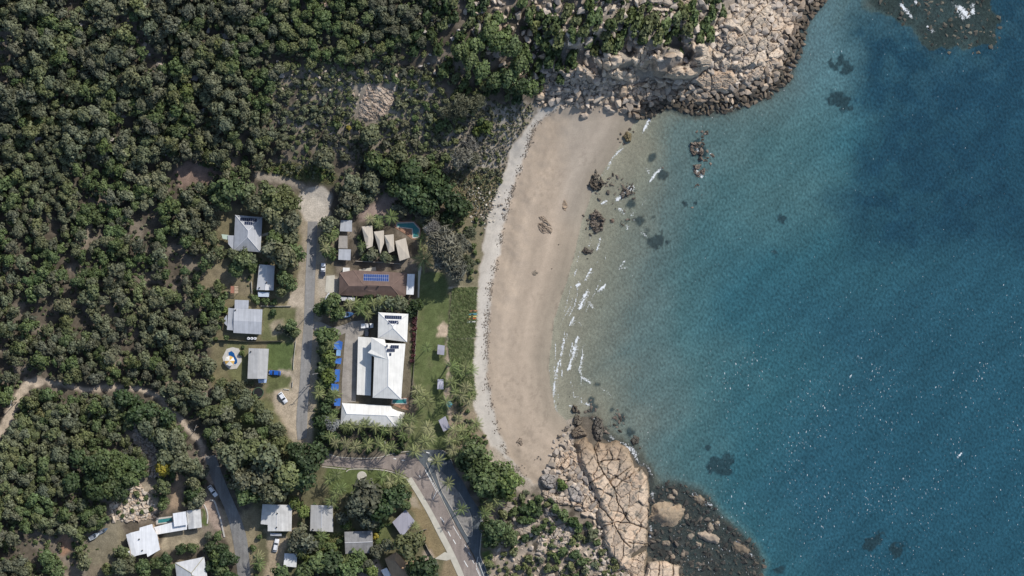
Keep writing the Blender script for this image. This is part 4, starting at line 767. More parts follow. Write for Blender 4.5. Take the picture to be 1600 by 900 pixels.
def car(label, px, py, deg, paint, tray=None, L=4.6, wd=1.85):
    t = empty('parked_car' if not tray else 'parked_ute', G(px, py, .02), R(deg), label, 'car' if not tray else 'ute'); mb = MB(); h = L / 2
    loft(mb, [rrect(-h, wd*.86, .38, .80), rrect(-h+.12, wd*.96, .30, .92), rrect(-h+.9, wd, .27, .98), rrect(.2, wd, .27, .98), rrect(h-1.1, wd, .27, .96), rrect(h-.35, wd*.95, .29, .84), rrect(h, wd*.82, .36, .72)]).build('body', paint, t, True)
    x0, x1 = (-h+.35, .75) if not tray else (-.55, .95)
    mb = MB(); loft(mb, [rrect(x0, wd*.84, .95, 1.0, .02), rrect(x0+.42, wd*.80, .95, 1.42, .05), rrect(x1-.65, wd*.80, .95, 1.44, .05), rrect(x1+.15, wd*.84, .95, 1.0, .02)]).build('window', GLASS, t)
    MB().box(((x0+x1)/2 - .08, 0, 1.455), (x1-x0-1.0 if not tray else x1-x0-.62, wd*.70, .06)).build('roof', paint, t)
    if tray:
        mb = MB(); mb.box((-h/2-.42, 0, 1.0), (h-.75, wd*.98, .08))
        for s in (-1, 1): mb.box((-h/2-.42, s*wd*.47, 1.14), (h-.75, .06, .26))
        mb.box((-h+.0, 0, 1.14), (.06, wd*.9, .26)); mb.build('tray', tray, t)
    for sx in (-h*.62, h*.62):
        for sy in (-1, 1):
            wv = MB().tube((sx, sy*(wd/2-.22), .32), (sx, sy*(wd/2+.01), .32), .32, n=14).build('wheel', DARKM, t); MB().tube((sx, sy*(wd/2-.0), .32), (sx, sy*(wd/2+.025), .32), .19, n=10).build('rim', SILV, wv)
    for sy in (-1, 1): MB().box((h-.13, sy*wd*.34, .70), (.18, .34, .14)).build('headlight', LAMP, t)
    return t
car('bright blue car parked on the dirt drive beside the beige grey house', 429.5, 582.5, 176, BLUEP)
car('silver white car parked askew on the gravel below the blue car', 442.3, 621.5, -56, WHITEP, L=4.7)
car('white ute with a dark tray parked beside the side road near the turning circle', 505, 421, 88, WHITEP, tray=DARKP, L=5.1)
car('white car parked on the bend of the bottom left road', 332.5, 767, -53, WHITEP, L=5.0)
car('white ute parked against the square resort block', 574, 509, 2, WHITEP, tray=WHITEP, L=4.8)
car('dark car hidden in the shadow between the two biggest resort blocks', 573.5, 519, 84, DARKP)
car('white car on the dirt yard between the white L shaped house and the white garage', 431.5, 851.5, 78, WHITEP, L=5.2)
def boat(label, px, py, deg, L, wd, col, deckc, trailer=True, dz=.55):
    g = G(px, py, 0); t = empty('boat', g + Vector((0, 0, dz)), R(deg), label, 'boat'); h = L / 2; prof = [(-h,.80,.0,.75),(-h*.5,.96,-.05,.72),(0,1.0,-.05,.74),(h*.45,.82,.0,.82),(h*.78,.45,.12,.9),(h,.04,.45,.95)]
    def ring(x, k, z0, z1, s=1.0): w_ = wd / 2 * k * s; return [(x,-w_*.35,z0),(x,w_*.35,z0),(x,w_*.85,z0+.22),(x,w_,z1),(x,-w_,z1),(x,-w_*.85,z0+.22)]
    loft(MB(), [ring(*p) for p in prof]).build('hull', col, t, False); mb = MB()
    mb.prism([(x, y, .80) for x, y in ((-h*.85,-wd*.36),(h*.1,-wd*.40),(h*.1,wd*.40),(-h*.85,wd*.36))], [(x, y, .86) for x, y in ((-h*.85,-wd*.36),(h*.1,-wd*.40),(h*.1,wd*.40),(-h*.85,wd*.36))]); mb.build('cockpit', deckc, t)
    loft(MB(), [[(h*.08,-wd*.34,.85),(h*.08,wd*.34,.85),(h*.02,wd*.30,1.25),(h*.02,-wd*.30,1.25)], [(h*.30,-wd*.26,.85),(h*.30,wd*.26,.85),(h*.06,wd*.26,1.25),(h*.06,-wd*.26,1.25)]]).build('windscreen', GLASS, t)
    MB().box((-h-.18, 0, .75), (.36, .34, .75), 0, .8).build('outboard_motor', DARKM, t)
    if trailer:
        q = empty('boat_trailer', g + Vector((0,0,.02)), R(deg), 'low metal trailer under the ' + label.split(' parked')[0].split(' lying')[0], 'trailer'); mb = MB()
        for s in (-1, 1): mb.box((0, s*wd*.3, .48), (L*.9, .08, .1))
        mb.box((-h*.4, 0, .475), (.08, wd*.9, .08)); mb.box((h*1.05, 0, .48), (L*.25, .08, .08)); mb.build('frame', SILV, q)
        for s in (-1, 1): MB().tube((-h*.4, s*wd*.40, .3), (-h*.4, s*wd*.52, .3), .3, n=14).build('wheel', DARKM, q)
    return t
GREYD = plain('grey_cockpit', (.22,.24,.27), .7, .2)
boat('white runabout boat parked on the verge beside the brown tiled house', 512.5, 468, 80, 5.2, 2.0, WHITEP, GREYD)
boat('blue and white fishing boat parked in the shade of the resort entry trees', 542, 491.5, 8, 5.6, 2.1, paintm('blue_hull_paint', (.12,.26,.50)), WHITEP)
boat('white and grey boat lying in the clearing left of the angular white house', 148.5, 837, 30, 4.6, 1.8, paintm('pale_hull_paint', (.60,.63,.62)), GREYD)
boat('dark blue grey dinghy lying beside the boat in the left clearing', 162, 829, 30, 4.2, 1.4, paintm('dull_blue_hull', (.11,.16,.22)), GREYD, trailer=False, dz=.1)
KCOL = [('orange brown', (.42,.20,.10)), ('teal', (.10,.30,.34)), ('yellow', (.62,.52,.18)), ('red orange', (.58,.13,.04)), ('white', (.78,.78,.76))]
for i, (cn_, cc_) in enumerate(KCOL):
    y_ = (486, 491, 494.8, 498, 503)[i]; t = empty('kayak', G(739.3 - .7 * i, y_, .03), R(4), f'{cn_} kayak lying in the row of kayaks at the dune edge', 'kayak', 'kayaks lying at the dune edge'); km = plain(cn_.replace(' ', '_') + '_kayak', cc_, .5, .06); S_ = []
    for u in np.linspace(-1, 1, 11): r_ = .42 * math.sqrt(max(.004, 1 - abs(u) ** 2.4)); S_.append([(u*1.8, r_*math.cos(a), .26 + .10*abs(u)**2 + .22*math.sin(a)*(r_/.42)) for a in np.linspace(0, 2*math.pi, 9)[:-1]])
    loft(MB(), S_).build('hull', km, t, True); MB().box((-.1, 0, .49), (.9, .42, .05)).build('seat', DARKM, t)
# ------------------------------------------------------------ yard and street furniture
t = empty('trampoline', G(404, 613), 0, 'round black trampoline with a green rim below the beige grey house', 'trampoline')
mb = MB().lathe((0,0,.78), [(1.72,0),(1.72,.02)], 28); mb.build('mat', DARKM, t); mb = MB()
for k in range(28): a, b = 2*math.pi*k/28, 2*math.pi*(k+1)/28; mb.tube((1.92*math.cos(a), 1.92*math.sin(a), .80), (1.92*math.cos(b), 1.92*math.sin(b), .80), .2, n=6, cap=False)
mb.build('rim', plain('green_rim_pad', (.06,.10,.06), .7), t)
for k in range(4): a = 2*math.pi*(k+.5)/4; MB().tube((1.8*math.cos(a),1.8*math.sin(a),0),(1.8*math.cos(a),1.8*math.sin(a),.75),.05).build('leg', SILV, t)
TANK = plain('white_tank', (.74,.74,.74), .5, .05)
for x_, lb in ((389, 'leftmost of three white water tanks behind the rambling grey house'), (394.2, 'middle one of three white water tanks behind the rambling grey house'), (399.2, 'rightmost of three white water tanks behind the rambling grey house')):
    t = empty('water_tank', G(x_, 528.7), 0, lb, 'water tank', 'water tanks behind the rambling house'); MB().lathe((0,0,0), [(.56,0),(.58,.1),(.58,1.7),(.45,1.85)], 20).build('tank', TANK, t); MB().lathe((0,0,1.85), [(.2,0),(.2,.08)], 12).build('lid', DARKM, t)
for px_, py_, rz, lb in ((491,481,20,'wooden power pole beside the middle of the side road near the resort entry'),(496,582.5,10,'wooden power pole among the trees along the resort driveway'),(604,691,95,'tall light pole in the garden strip below the low resort block'),(388,777,40,'wooden power pole behind the white L shaped house'),
                         (26,628,80,'wooden power pole beside the pale track at the far left'),(311,666,70,'wooden power pole beside the dirt track above the bottom left road'),(484,601,15,'wooden power pole on the edge of the lower side road')):
    t = empty('power_pole', G(px_, py_, -.2), R(rz), lb, 'power pole', 'power poles'); MB().tube((0,0,0),(0,0,9.6),.16,.11,n=10).build('pole', POSTM, t); MB().box((0,0,9.2),(2.3,.12,.14)).build('crossarm', plain('grey_crossarm', (.46,.45,.42), .8) if 'grey_crossarm' not in bpy.data.materials else bpy.data.materials['grey_crossarm'], t)
    for s in (-1, -.35, .35, 1): MB().lathe((s, 0, 9.27), [(.04,0),(.07,.08),(.07,.16),(.02,.2)], 8).build('insulator', COPE, t)
FMAT = plain('weathered_fence', (.34,.30,.25), .85, .2); FPALE = plain('pale_fence_rail', (.60,.57,.50), .8, .1); FDARK = plain('dark_fence', (.10,.10,.09), .85, .2)
def fence(label, pts, h, mat, thick=.06, cat='fence', name='fence'):
    c = [G(*p) for p in pts]; t = empty(name, c[0], 0, label, cat)
    for a, b in zip(c[:-1], c[1:]):
        L = (b - a).length; n = max(1, int(L / 2.4)); mb = MB(); d = (b - a)
        ang = math.atan2(d.y, d.x)
        for k in range(n):
            p = a + d * (k + .5) / n; mb.box((p.x, p.y, p.z + h / 2 - .05), (L / n - .1, thick, h - .1), ang)
        mb.build('panel', mat, t, base=c[0])
        for k in range(n + 1):
            p = a + d * k / n; MB().box((p.x, p.y, p.z + h / 2), (.11, .11, h + .1), ang).build('post', mat, t, base=c[0])
    return t
fence('pale low rail fence above the front lawn of the rambling grey house', [(408,478),(432,478.5),(455,478)], .9, FPALE, .12)
fence('dark hedge high fence between the rambling grey house and the round pool', [(338,531),(365,532),(390,533.5),(422,533),(442,533)], 1.6, FDARK)
fence('pale slat fence along the verge beside the plain lawn', [(462.5,533),(460.5,550),(459,565),(458.5,577)], .9, FPALE, .1)
fence('short pale slat fence near the silver white car', [(457.7,596),(457,604)], .9, FPALE, .1)
fence('short pale log rail above the gravel turnout', [(443.5,607.8),(452,608.5)], .6, FPALE, .2, 'rail', 'log_rail')
fence('grey masonry wall between the sail roofs and the brown tiled house', [(556,408),(575,409),(600,410),(626,412.5)], 1.8, FMAT, .22, 'wall', 'garden_wall')
fence('timber fence along the lawn beside the concrete footpath', [(659,838),(670,860),(678,872)], 1.5, FMAT)
fence('dark timber fence behind the dark weathered house', [(560,886),(574,876),(584,870)], 1.7, FDARK)
fence('pale fence beside the yard of the cottage', [(393,440),(394,455),(394,462)], 1.2, FPALE)
fence('timber fence along the beach side of the resort garden', [(655,468),(652,500),(650,530),(648,560),(645,600),(643,622)], 1.3, FMAT)
fence('small corner fence at the lawn below the tilted house', [(648,833),(656,829),(667,826)], 1.4, FMAT)
t = empty('retaining_wall', G(334,781), 0, 'curved pale stone retaining wall beside the bottom left road', 'wall'); mb = MB(); line_mesh(mb, [(329,781),(335,783),(340,797),(345,812),(348,826),(351,839)], 2.2, 0, .5); mb.build('coping', COPE, t, base=G(334,781)); mb = MB(); line_mesh(mb, [(319,788),(323,796),(325,806),(324,818)], 1.6, 0, .4); mb.build('coping', COPE, t, base=G(334,781))
t = empty('garden_bench', G(435,677), R(70), 'small white slatted bench in the garden below the gravel turnout', 'bench')
for k in range(3): MB().box((0, -.18 + .18*k, .45), (1.7, .15, .05)).build('seat', WHITEP, t)
MB().box((0, .36, .75), (1.7, .06, .45)).build('backrest', WHITEP, t)
for s in (-1, 1): MB().box((s*.7, .05, .21), (.08, .6, .42)).build('leg', WHITEP, t)
t = empty('parasol', G(702,631), 0, 'turquoise parasol beside the beach path above the angled shelter', 'parasol'); MB().tube((0,0,0),(0,0,2.3),.04).build('pole', SILV, t); MB().lathe((0,0,0), [(1.25,1.95),(1.24,2.0),(.6,2.3),(.05,2.5)], 10).build('canopy', plain('turquoise_canvas', (.14,.42,.48), .7, .08), t)
t = empty('play_mound', G(565.5,744), 0, 'round pale concrete slab on the lawn under the palm shadow', 'slab')
MB().lathe((0,0,-.2), [(1.9,0),(1.9,.32),(1.7,.38)], 20).build('slab', CONC, t)
# ------------------------------------------------------------ rock: outcrops as cracked height fields, boulders as broken blocks
def cells(px, py, size, ang, aniso, seed):
    ca, sa = math.cos(ang), math.sin(ang); u = (px * ca + py * sa) / size; v = (-px * sa + py * ca) / (size * aniso)
    i0 = np.floor(u).astype(int); j0 = np.floor(v).astype(int); g = np.random.default_rng(seed).random((64, 64, 5)); f1 = np.full(px.shape, 9.0); f2 = f1.copy(); idr = np.zeros(px.shape + (5,)); dx = np.zeros(px.shape); dy = dx.copy()
    for di in (-1, 0, 1):
        for dj in (-1, 0, 1):
            i = i0 + di; j = j0 + dj; h = g[i % 64, j % 64]; sx = i + .15 + .7 * h[..., 0]; sy = j + .15 + .7 * h[..., 1]; d = np.hypot(u - sx, v - sy)
            nw = d < f1; f2 = np.where(nw, f1, np.minimum(f2, d)); f1 = np.where(nw, d, f1); idr[nw] = h[nw]; dx = np.where(nw, u - sx, dx); dy = np.where(nw, v - sy, dy)
    return f2 - f1, idr, dx, dy
ROCK = attr_mat('granite', 'col', .9, ((.9, .86, 1.12), (4.0, .85, 1.13)), (3.5, .10, .55))
TAN = (.47,.37,.275); PALE = (.50,.415,.325); GREYR = (.38,.325,.27); DARKR = (.085,.075,.06); BROWNR = (.20,.155,.115)
def rock_colour(base, px, py, z, idr, seed, tide=True, lich=.5):
    c = np.ones(px.shape + (3,)) * np.array(base); n_ = vnoise(px, py, 5, seed, 4); nb = vnoise(px, py, 22, seed + 1, 3)
    c = c * (.84 + .32 * idr[..., 2:3]) * (.82 + .36 * n_[..., None])
    pk = smooth(.5, .68, nb)[..., None]; c = c * (1 - .22 * pk) + c * np.array([1.12, .92, .78]) * .22 * pk
    li = (smooth(.58, .66, n_) * lich)[..., None]; c = c * (1 - li) + np.array([.16,.145,.12]) * li
    if tide:
        w = (smooth(1.7, .5, z + 1.3 * (nb - .5)))[..., None]; c = c * (1 - .85 * w) + (np.array([.20,.155,.105]) * (.6 + .8 * n_[..., None])) * .85 * w
        w = (smooth(.45, .0, z + .5 * (n_ - .5)))[..., None]; c = c * (1 - .9 * w) + np.array([.055,.05,.042]) * .9 * w
    return c
def outcrop(label, poly, top, edge=2.2, size=16, ang=0.0, aniso=1.0, groove=.5, block=.5, tilt=.5, cracks=(), base=TAN, seed=1, step=1.0, name='rock_outcrop', zbase=None, lich=.5, cat='rock outcrop', group=None, cw=1.1, crackd=1.3, tide=True, stain=None):
    pa = np.array(poly, float); x = np.arange(pa[:, 0].min() - 5, pa[:, 0].max() + 5, step); y = np.arange(pa[:, 1].min() - 5, pa[:, 1].max() + 5, step); px, py = np.meshgrid(x, y)
    wx = px + (vnoise(px, py, 9, seed + 5) - .5) * 5; wy = py + (vnoise(px, py, 9, seed + 6) - .5) * 5; d = sdist(wx, wy, poly) * PX
    f, idr, dx, dy = cells(wx, wy, size, ang, aniso, seed); f3, id3, d3, e3 = cells(wx, wy, size * .42, ang + .3, aniso, seed + 9)
    h = top * smooth(-.3, edge, d) ** .8 * (.78 + .35 * vnoise(px, py, 34, seed + 2))
    h = h + smooth(0, edge * .7, d) * (block * (idr[..., 3] - .5) + tilt * (dx * (idr[..., 4] - .5) + dy * (idr[..., 2] - .5)) * 2 + .25 * block * (id3[..., 3] - .5) + .22 * (vnoise(px, py, 5, seed + 3, 4) - .5))
    h -= groove * np.exp(-(f / .075) ** 2) * smooth(-.5, .5, d) + groove * .35 * np.exp(-(f3 / .12) ** 2)
    for c in cracks: h -= crackd * np.exp(-(dist_line(wx + (vnoise(px, py, 6, seed + 7) - .5) * 3, wy, c) / cw) ** 2)
    zb = hmap(px, py) if zbase is None else np.full(px.shape, zbase); z = zb + h; z = np.where(d < 0, zb - .5 + d * 1.2, z); keep = d > -.8
    ny_, nx_ = px.shape; id_ = np.arange(nx_ * ny_).reshape(ny_, nx_); q = np.stack([id_[1:, :-1], id_[1:, 1:], id_[:-1, 1:], id_[:-1, :-1]], -1).reshape(-1, 4)
    kq = (keep[1:, :-1] | keep[1:, 1:] | keep[:-1, 1:] | keep[:-1, :-1]).ravel(); q = q[kq]; u, inv = np.unique(q, return_inverse=True)
    P3 = Wn(px.ravel(), py.ravel(), z.ravel())[u]; col = rock_colour(base, px, py, z, idr, seed + 11, tide, lich).reshape(-1, 3)[u]; 
    if stain: w_ = (smooth(stain[1], stain[0], py.ravel()[u] + 26 * (vnoise(px, py, 14, 99, 3).ravel()[u] - .5)) * .8)[:, None]; col = col * (1 - w_) + np.array([.225,.165,.11]) * (.6 + .8 * vnoise(px, py, 5, 98, 3).ravel()[u])[:, None] * w_
    b = P3.mean(0); b[2] = P3[:, 2].min()
    o = mesh_np(name, P3 - b, inv.reshape(-1, 4), ROCK, smoothf=False, cols={'col': col}, loc=b); return tag(o, label, cat, group)
outcrop('broad tan granite slab split by long dark cracks at the foot of the beach', [(898,692),(915,682),(924,694),(927,700),(935,690),(944,694),(957,689),(968,688),(982,702),(988,718),(991,731),(1002,731),(1012,745),(1015,761),(1014,802),(1012,855),(1002,856),(986,869),(984,896),(967,890),(953,873),(941,850),(941,826),(931,813),(934,785),(924,763),(909,737),(901,716)],
        3.4, 2.6, 15, .5, 1.6, .45, 1.0, 1.0, [[(927,696),(935,724),(950,750),(960,764),(964,784),(979,808),(984,818)],[(905,728),(918,756),(932,779),(941,796),(956,813)],[(960,764),(970,753),(987,741),(1000,732)],[(952,752),(967,741),(985,730)],[(943,822),(964,816),(985,819),(1011,826)],[(960,818),(970,839),(984,855)],[(934,724),(950,720),(968,718)],[(945,740),(930,750),(918,757)],[(984,848),(1012,851)]], TAN, 5, lich=.8, stain=(690, 742), cw=.85)
outcrop('flat topped cracked tan block cut by the bottom edge below the broad slab', [(1012,878),(1040,875),(1063,885),(1062,905),(1058,940),(1006,940),(1008,900)], 2.8, 1.2, 20, .1, 1.3, .4, .3, .3, [[(1030,875),(1029,905),(1032,940)],[(1052,880),(1051,905)],[(1006,905),(1060,908)]], TAN, 8, lich=.4)
outcrop('rubbly tan rock shelf between the broad slab and the bottom block', [(955,872),(985,872),(1010,858),(1012,872),(1006,885),(1003,940),(975,940),(985,900)], 1.6, 1.5, 9, .4, 1.2, .5, .6, .5, (), TAN, 9)
def boulder_field(label, c, rx, ry, ang, top, base=TAN, seed=1, **k):
    n = 16; rr = np.random.default_rng(seed * 5 + 2).random(n); pts = []
    for i in range(n):
        a = 2 * math.pi * i / n; m = .86 + .24 * rr[i]; x, y = rx * m * math.cos(a), ry * m * math.sin(a); pts.append((c[0] + x * math.cos(ang) - y * math.sin(ang), c[1] + x * math.sin(ang) + y * math.cos(ang)))
    a_ = dict(edge=min(rx, ry) * PX * .7, size=max(rx, ry) * 1.1, groove=.05, block=.1, tilt=.3, step=.8 if rx < 18 else 1, name='boulder', cat='boulder'); a_.update(k)
    return outcrop(label, pts, top, base=base, seed=seed, **a_)
boulder_field('biggest smooth brown boulder, alone in the water right of the broad slab', (1042,802), 28, 22, .1, 2.6, (.33,.255,.175), 21, tide=False)
boulder_field('long pale boulder lying slantwise on the dark reef', (1107,840), 20, 7.5, .35, 1.9, (.36,.29,.22), 22, tide=False)
boulder_field('white splashed long reef rock near the seaward tip of the lower reef', (1158,857), 19, 9, .5, 1.0, (.30,.25,.20), 23)
boulder_field('surf washed pale rock at the upper edge of the lower reef', (1092,780), 13, 10, .5, 1.1, (.30,.26,.21), 24)
for i, (x_, y_, r_, lb) in enumerate(((1079,838,6,'rounded brown boulder just left of the long slantwise boulder'),(1091,851,6,'small brown boulder tucked under the long slantwise boulder'),(1110,825,7,'pale broken boulder just above the long slantwise boulder'),(1072,808,5,'small boulder touching the right side of the biggest boulder'),(1120,818,5,'pale boulder above and right of the long slantwise boulder'),(1048,776,6,'pale little boulder just above the biggest boulder'),(1055,770,5,'dark topped little boulder near the upper reef edge'),(1050,870,5,'greenish boulder above the bottom cracked block'),(1068,866,5,'brown boulder right of the greenish one'),(1040,848,6,'flat dark boulder below the biggest boulder'))):
    boulder_field(lb, (x_, y_), r_ * 1.15, r_ * .85, i * .7, r_ * .2, (.27,.22,.165), 30 + i, tide=False)
# north headland ledges
outcrop('long pale granite ledge along the top edge of the photo', [(1012,-8),(1060,-4),(1105,1),(1119,8),(1085,12),(1040,9),(1014,6)], 2.2, 1.2, 22, 0, .5, .4, .3, .3, (), PALE, 41, tide=False)
outcrop('thin pale ledge just under the long top ledge', [(1002,15),(1025,10.5),(1050,13.5),(1046,18.5),(1010,19.5)], 1.5, 1.0, 10, 0, .7, .4, .3, .4, (), PALE, 42, tide=False)
outcrop('three leaning pale slabs side by side above the dark cleft', [(925,91),(932,82),(942,86),(970,86),(973,98),(965,105),(948,111),(933,104)], 4.0, 1.4, 30, .4, 1, .1, .2, .5, [[(936,84),(943,109)],[(950,88),(956,108)]], PALE, 43, tide=False, cw=.9)
outcrop('broken pale shelf just below the three leaning slabs', [(951,113),(966,107),(992,107),(990,120),(986,129),(968,129),(957,121)], 3.0, 1.2, 9, .2, 1.2, .6, .7, .5, (), PALE, 44, tide=False)
outcrop('stepped granite ledge with an overhanging dark lower edge on the headland', [(1032,121),(1049,107),(1067,103),(1079,89),(1084,73),(1098,63),(1109,73),(1112,100),(1094,116),(1080,123),(1058,124)], 4.6, 1.3, 20, -.15, .32, .5, .5, .4, [[(1049,112),(1075,106),(1108,100)]], PALE, 45, tide=False)
outcrop('square jointed tan ledge right of the stepped ledge', [(1087,127),(1099,111),(1113,110),(1145,110),(1155,131),(1134,143),(1115,145),(1097,142)], 2.6, 1.3, 13, -.12, .55, .5, .5, .4, [[(1112,110),(1111,145)]], TAN, 46)
outcrop('dark tan rock spur at the waterline below the square ledge', [(1075,150),(1082,138),(1096,144),(1102,160),(1098,170),(1086,163)], 1.6, 1.2, 12, .8, .6, .4, .4, .4, (), (.28,.22,.16), 47)
boulder_field('biggest pale rounded boulder on the upper headland slope', (1143,38), 14, 9, .1, 3.0, PALE, 51, tide=False)
boulder_field('pale boulder just above the biggest headland boulder', (1157,27), 8, 5.5, .2, 2.0, PALE, 52, tide=False)
boulder_field('standing pale block throwing a dark shadow over the coastal rubble', (1188,97), 7, 8.5, .2, 3.0, PALE, 53, tide=False)
boulder_field('grey tan block at the corner of the headland coast', (1209,92), 8, 6, .3, 2.2, TAN, 54, tide=False)
boulder_field('flat cream rock among bushes on the upper left of the headland', (864,27), 15, 6.5, .1, 1.6, PALE, 55, tide=False)
boulder_field('ringed pale boulder amid dark bushes above the three slabs', (937,50), 12, 10, -.2, 2.8, PALE, 56, tide=False, groove=.3)
boulder_field('upright tan block at the upper edge of the beach rocks', (974,143), 8, 10, .3, 4.0, TAN, 57, tide=False)
boulder_field('tan boulder at the beach corner below the green scrub', (845,152), 8, 7, 0, 2.2, TAN, 58, tide=False)
for i, (x_, y_, r_) in enumerate(((908,155,6),(909,165,7),(923,171,5),(914,181,6.5),(956,155,6),(948,160,4.5),(887,157,5))):
    boulder_field(('small tan boulder at the head of the beach', 'broad tan boulder in the beach cluster', 'little grey boulder right of the beach cluster', 'dark round boulder, lowest of the beach cluster', 'tan boulder under the shadowed cliff', 'grey boulder beside the cliff foot', 'grey boulder at the left of the beach rocks')[i], (x_, y_), r_, r_ * .9, i, r_ * .28, (TAN, TAN, GREYR, GREYR, TAN, GREYR, GREYR)[i], 60 + i, tide=False)
outcrop('fractured pale bedrock under the rubble at the right of the northern headland', [(1115,62),(1140,25),(1160,-15),(1255,-20),(1245,40),(1228,90),(1205,118),(1170,132),(1156,128),(1148,108),(1114,106)], 1.6, 2.0, 13, .7, 1.6, 1.0, 2.2, 1.6, (), PALE, 48, tide=False, step=1.2)
outcrop('fractured rock shelf along the foot of the northern headland', [(990,130),(1030,128),(1080,126),(1086,146),(1050,158),(1000,160),(965,162),(960,135)], 1.3, 2.0, 10, .2, 1.3, 1.0, 1.9, 1.4, (), TAN, 49, tide=False, step=1.2)
outcrop('broken grey rock in the shaded gully above the beach head', [(850,120),(880,95),(925,105),(950,125),(962,150),(925,150),(880,150),(850,146)], 1.2, 2.0, 10, .4, 1.2, 1.0, 2.0, 1.5, (), GREYR, 50, tide=False, step=1.2)
outcrop('pale broken rock band between bushes on the upper headland', [(985,85),(1010,70),(1025,82),(1030,110),(1005,112),(990,105)], .8, 1.2, 9, .3, 1.2, .8, 1.2, .9, (), PALE, 81, tide=False)
outcrop('white rock band near the top edge left of the headland', [(340,8),(360,12),(382,2),(384,14),(372,20),(350,22),(338,18)], 1.2, 1.0, 9, 0, .8, .7, .8, .8, (), (.50,.46,.41), 82, tide=False)
outcrop('thin white rock ledge in the upper left forest', [(338,57),(352,50),(372,50),(376,54),(360,61),(344,63)], 1.4, .8, 12, 0, .8, .5, .5, .5, (), (.50,.46,.41), 83, tide=False)
outcrop('tan rock patch at the top edge above the hillside forest', [(494,8),(506,-2),(524,0),(526,8),(512,14),(498,13)], 1.2, 1.0, 9, 0, .8, .5, .6, .5, (), (.44,.34,.26), 84, tide=False)
outcrop('broken white rocks among the bushes above the bare rock face', [(735,45),(748,36),(765,40),(768,58),(756,66),(742,60)], 1.0, 1.0, 8, .3, 1.2, .7, .9, .7, (), (.48,.44,.39), 85, tide=False)
# inland outcrops
outcrop('bare crumbly tan rock face in the scrub clearing on the hill', [(577,130),(600,137),(617,140),(614,163),(603,181),(573,192),(558,182),(567,150)], .8, 1.5, 8, .7, .6, .45, .5, .5, (), (.46,.37,.285), 71, tide=False, lich=.7)
outcrop('big brown flat rock alone in the hillside forest', [(393,155),(402,149),(413,150),(426,160),(418,167),(405,164)], 2.6, 1.2, 30, 0, 1, .1, .2, .4, (), (.36,.295,.225), 72, tide=False)
outcrop('pale dome of rock in the lower headland dirt beside the green trees', [(786,798),(792,789),(811,786),(810,799),(806,815),(789,807)], 1.4, 1.6, 22, .2, .5, .4, .3, .3, (), GREYR, 73, tide=False)
outcrop('low cream rock strip between shrubs on the lower headland', [(807,827),(820,818),(838,813),(840,818),(827,834),(812,834)], .6, 1.2, 12, 0, 1, .2, .2, .3, (), PALE, 74, tide=False)
outcrop('pale rock hump with a spine in the middle of the lower headland', [(837,862),(842,846),(846,837),(856,843),(859,860),(852,867)], 1.4, 1.5, 14, .2, 1, .3, .4, .4, (), PALE, 75, tide=False)
outcrop('low cream rock sheet beside the car park exit', [(765,866),(785,857),(800,852),(806,860),(785,872),(770,878)], .5, 1.2, 14, 0, 1, .2, .2, .3, (), (.48,.38,.29), 76, tide=False)
outcrop('dark grey boulder stack between beach and broad slab', [(845,745),(856,738),(868,742),(871,756),(862,766),(850,762),(843,754)], 2.4, 1.0, 11, .5, 1.1, .8, .9, .6, (), (.30,.275,.25), 77, tide=False)
outcrop('pale jointed shelf under the single bright bush', [(846,765),(862,764),(868,775),(890,776),(895,790),(870,790),(848,778)], 1.4, 1.0, 9, .1, .8, .6, .6, .5, (), PALE, 78, tide=False)
outcrop('leaning grey slabs below the single bright bush', [(885,762),(895,752),(906,760),(914,775),(912,786),(898,785),(888,778)], 2.2, 1.0, 9, .5, 1.8, .7, .7, .6, (), (.34,.30,.265), 79, tide=False)
outcrop('narrow pale rock rib at the lower left of the broad slab', [(846,790),(852,786),(858,792),(866,812),(870,822),(860,824),(852,808)], 1.3, 1.0, 8, .3, 1.0, .7, .6, .5, (), GREYR, 80, tide=False)
outcrop('jumbled jointed rock between the beach and the broad slab', [(866,716),(880,704),(897,700),(908,738),(922,765),(932,785),(928,806),(908,800),(893,790),(908,778),(902,756),(888,750),(872,742)], 1.2, 1.2, 9, .6, 1.7, .9, 1.6, 1.2, (), TAN, 86, tide=False)
outcrop('pale jointed rock ground among the lower headland shrubs', [(865,830),(885,822),(905,842),(912,862),(890,868),(868,855)], .6, 1.5, 7, .2, 1.2, .7, 1.0, .8, (), PALE, 87, tide=False)
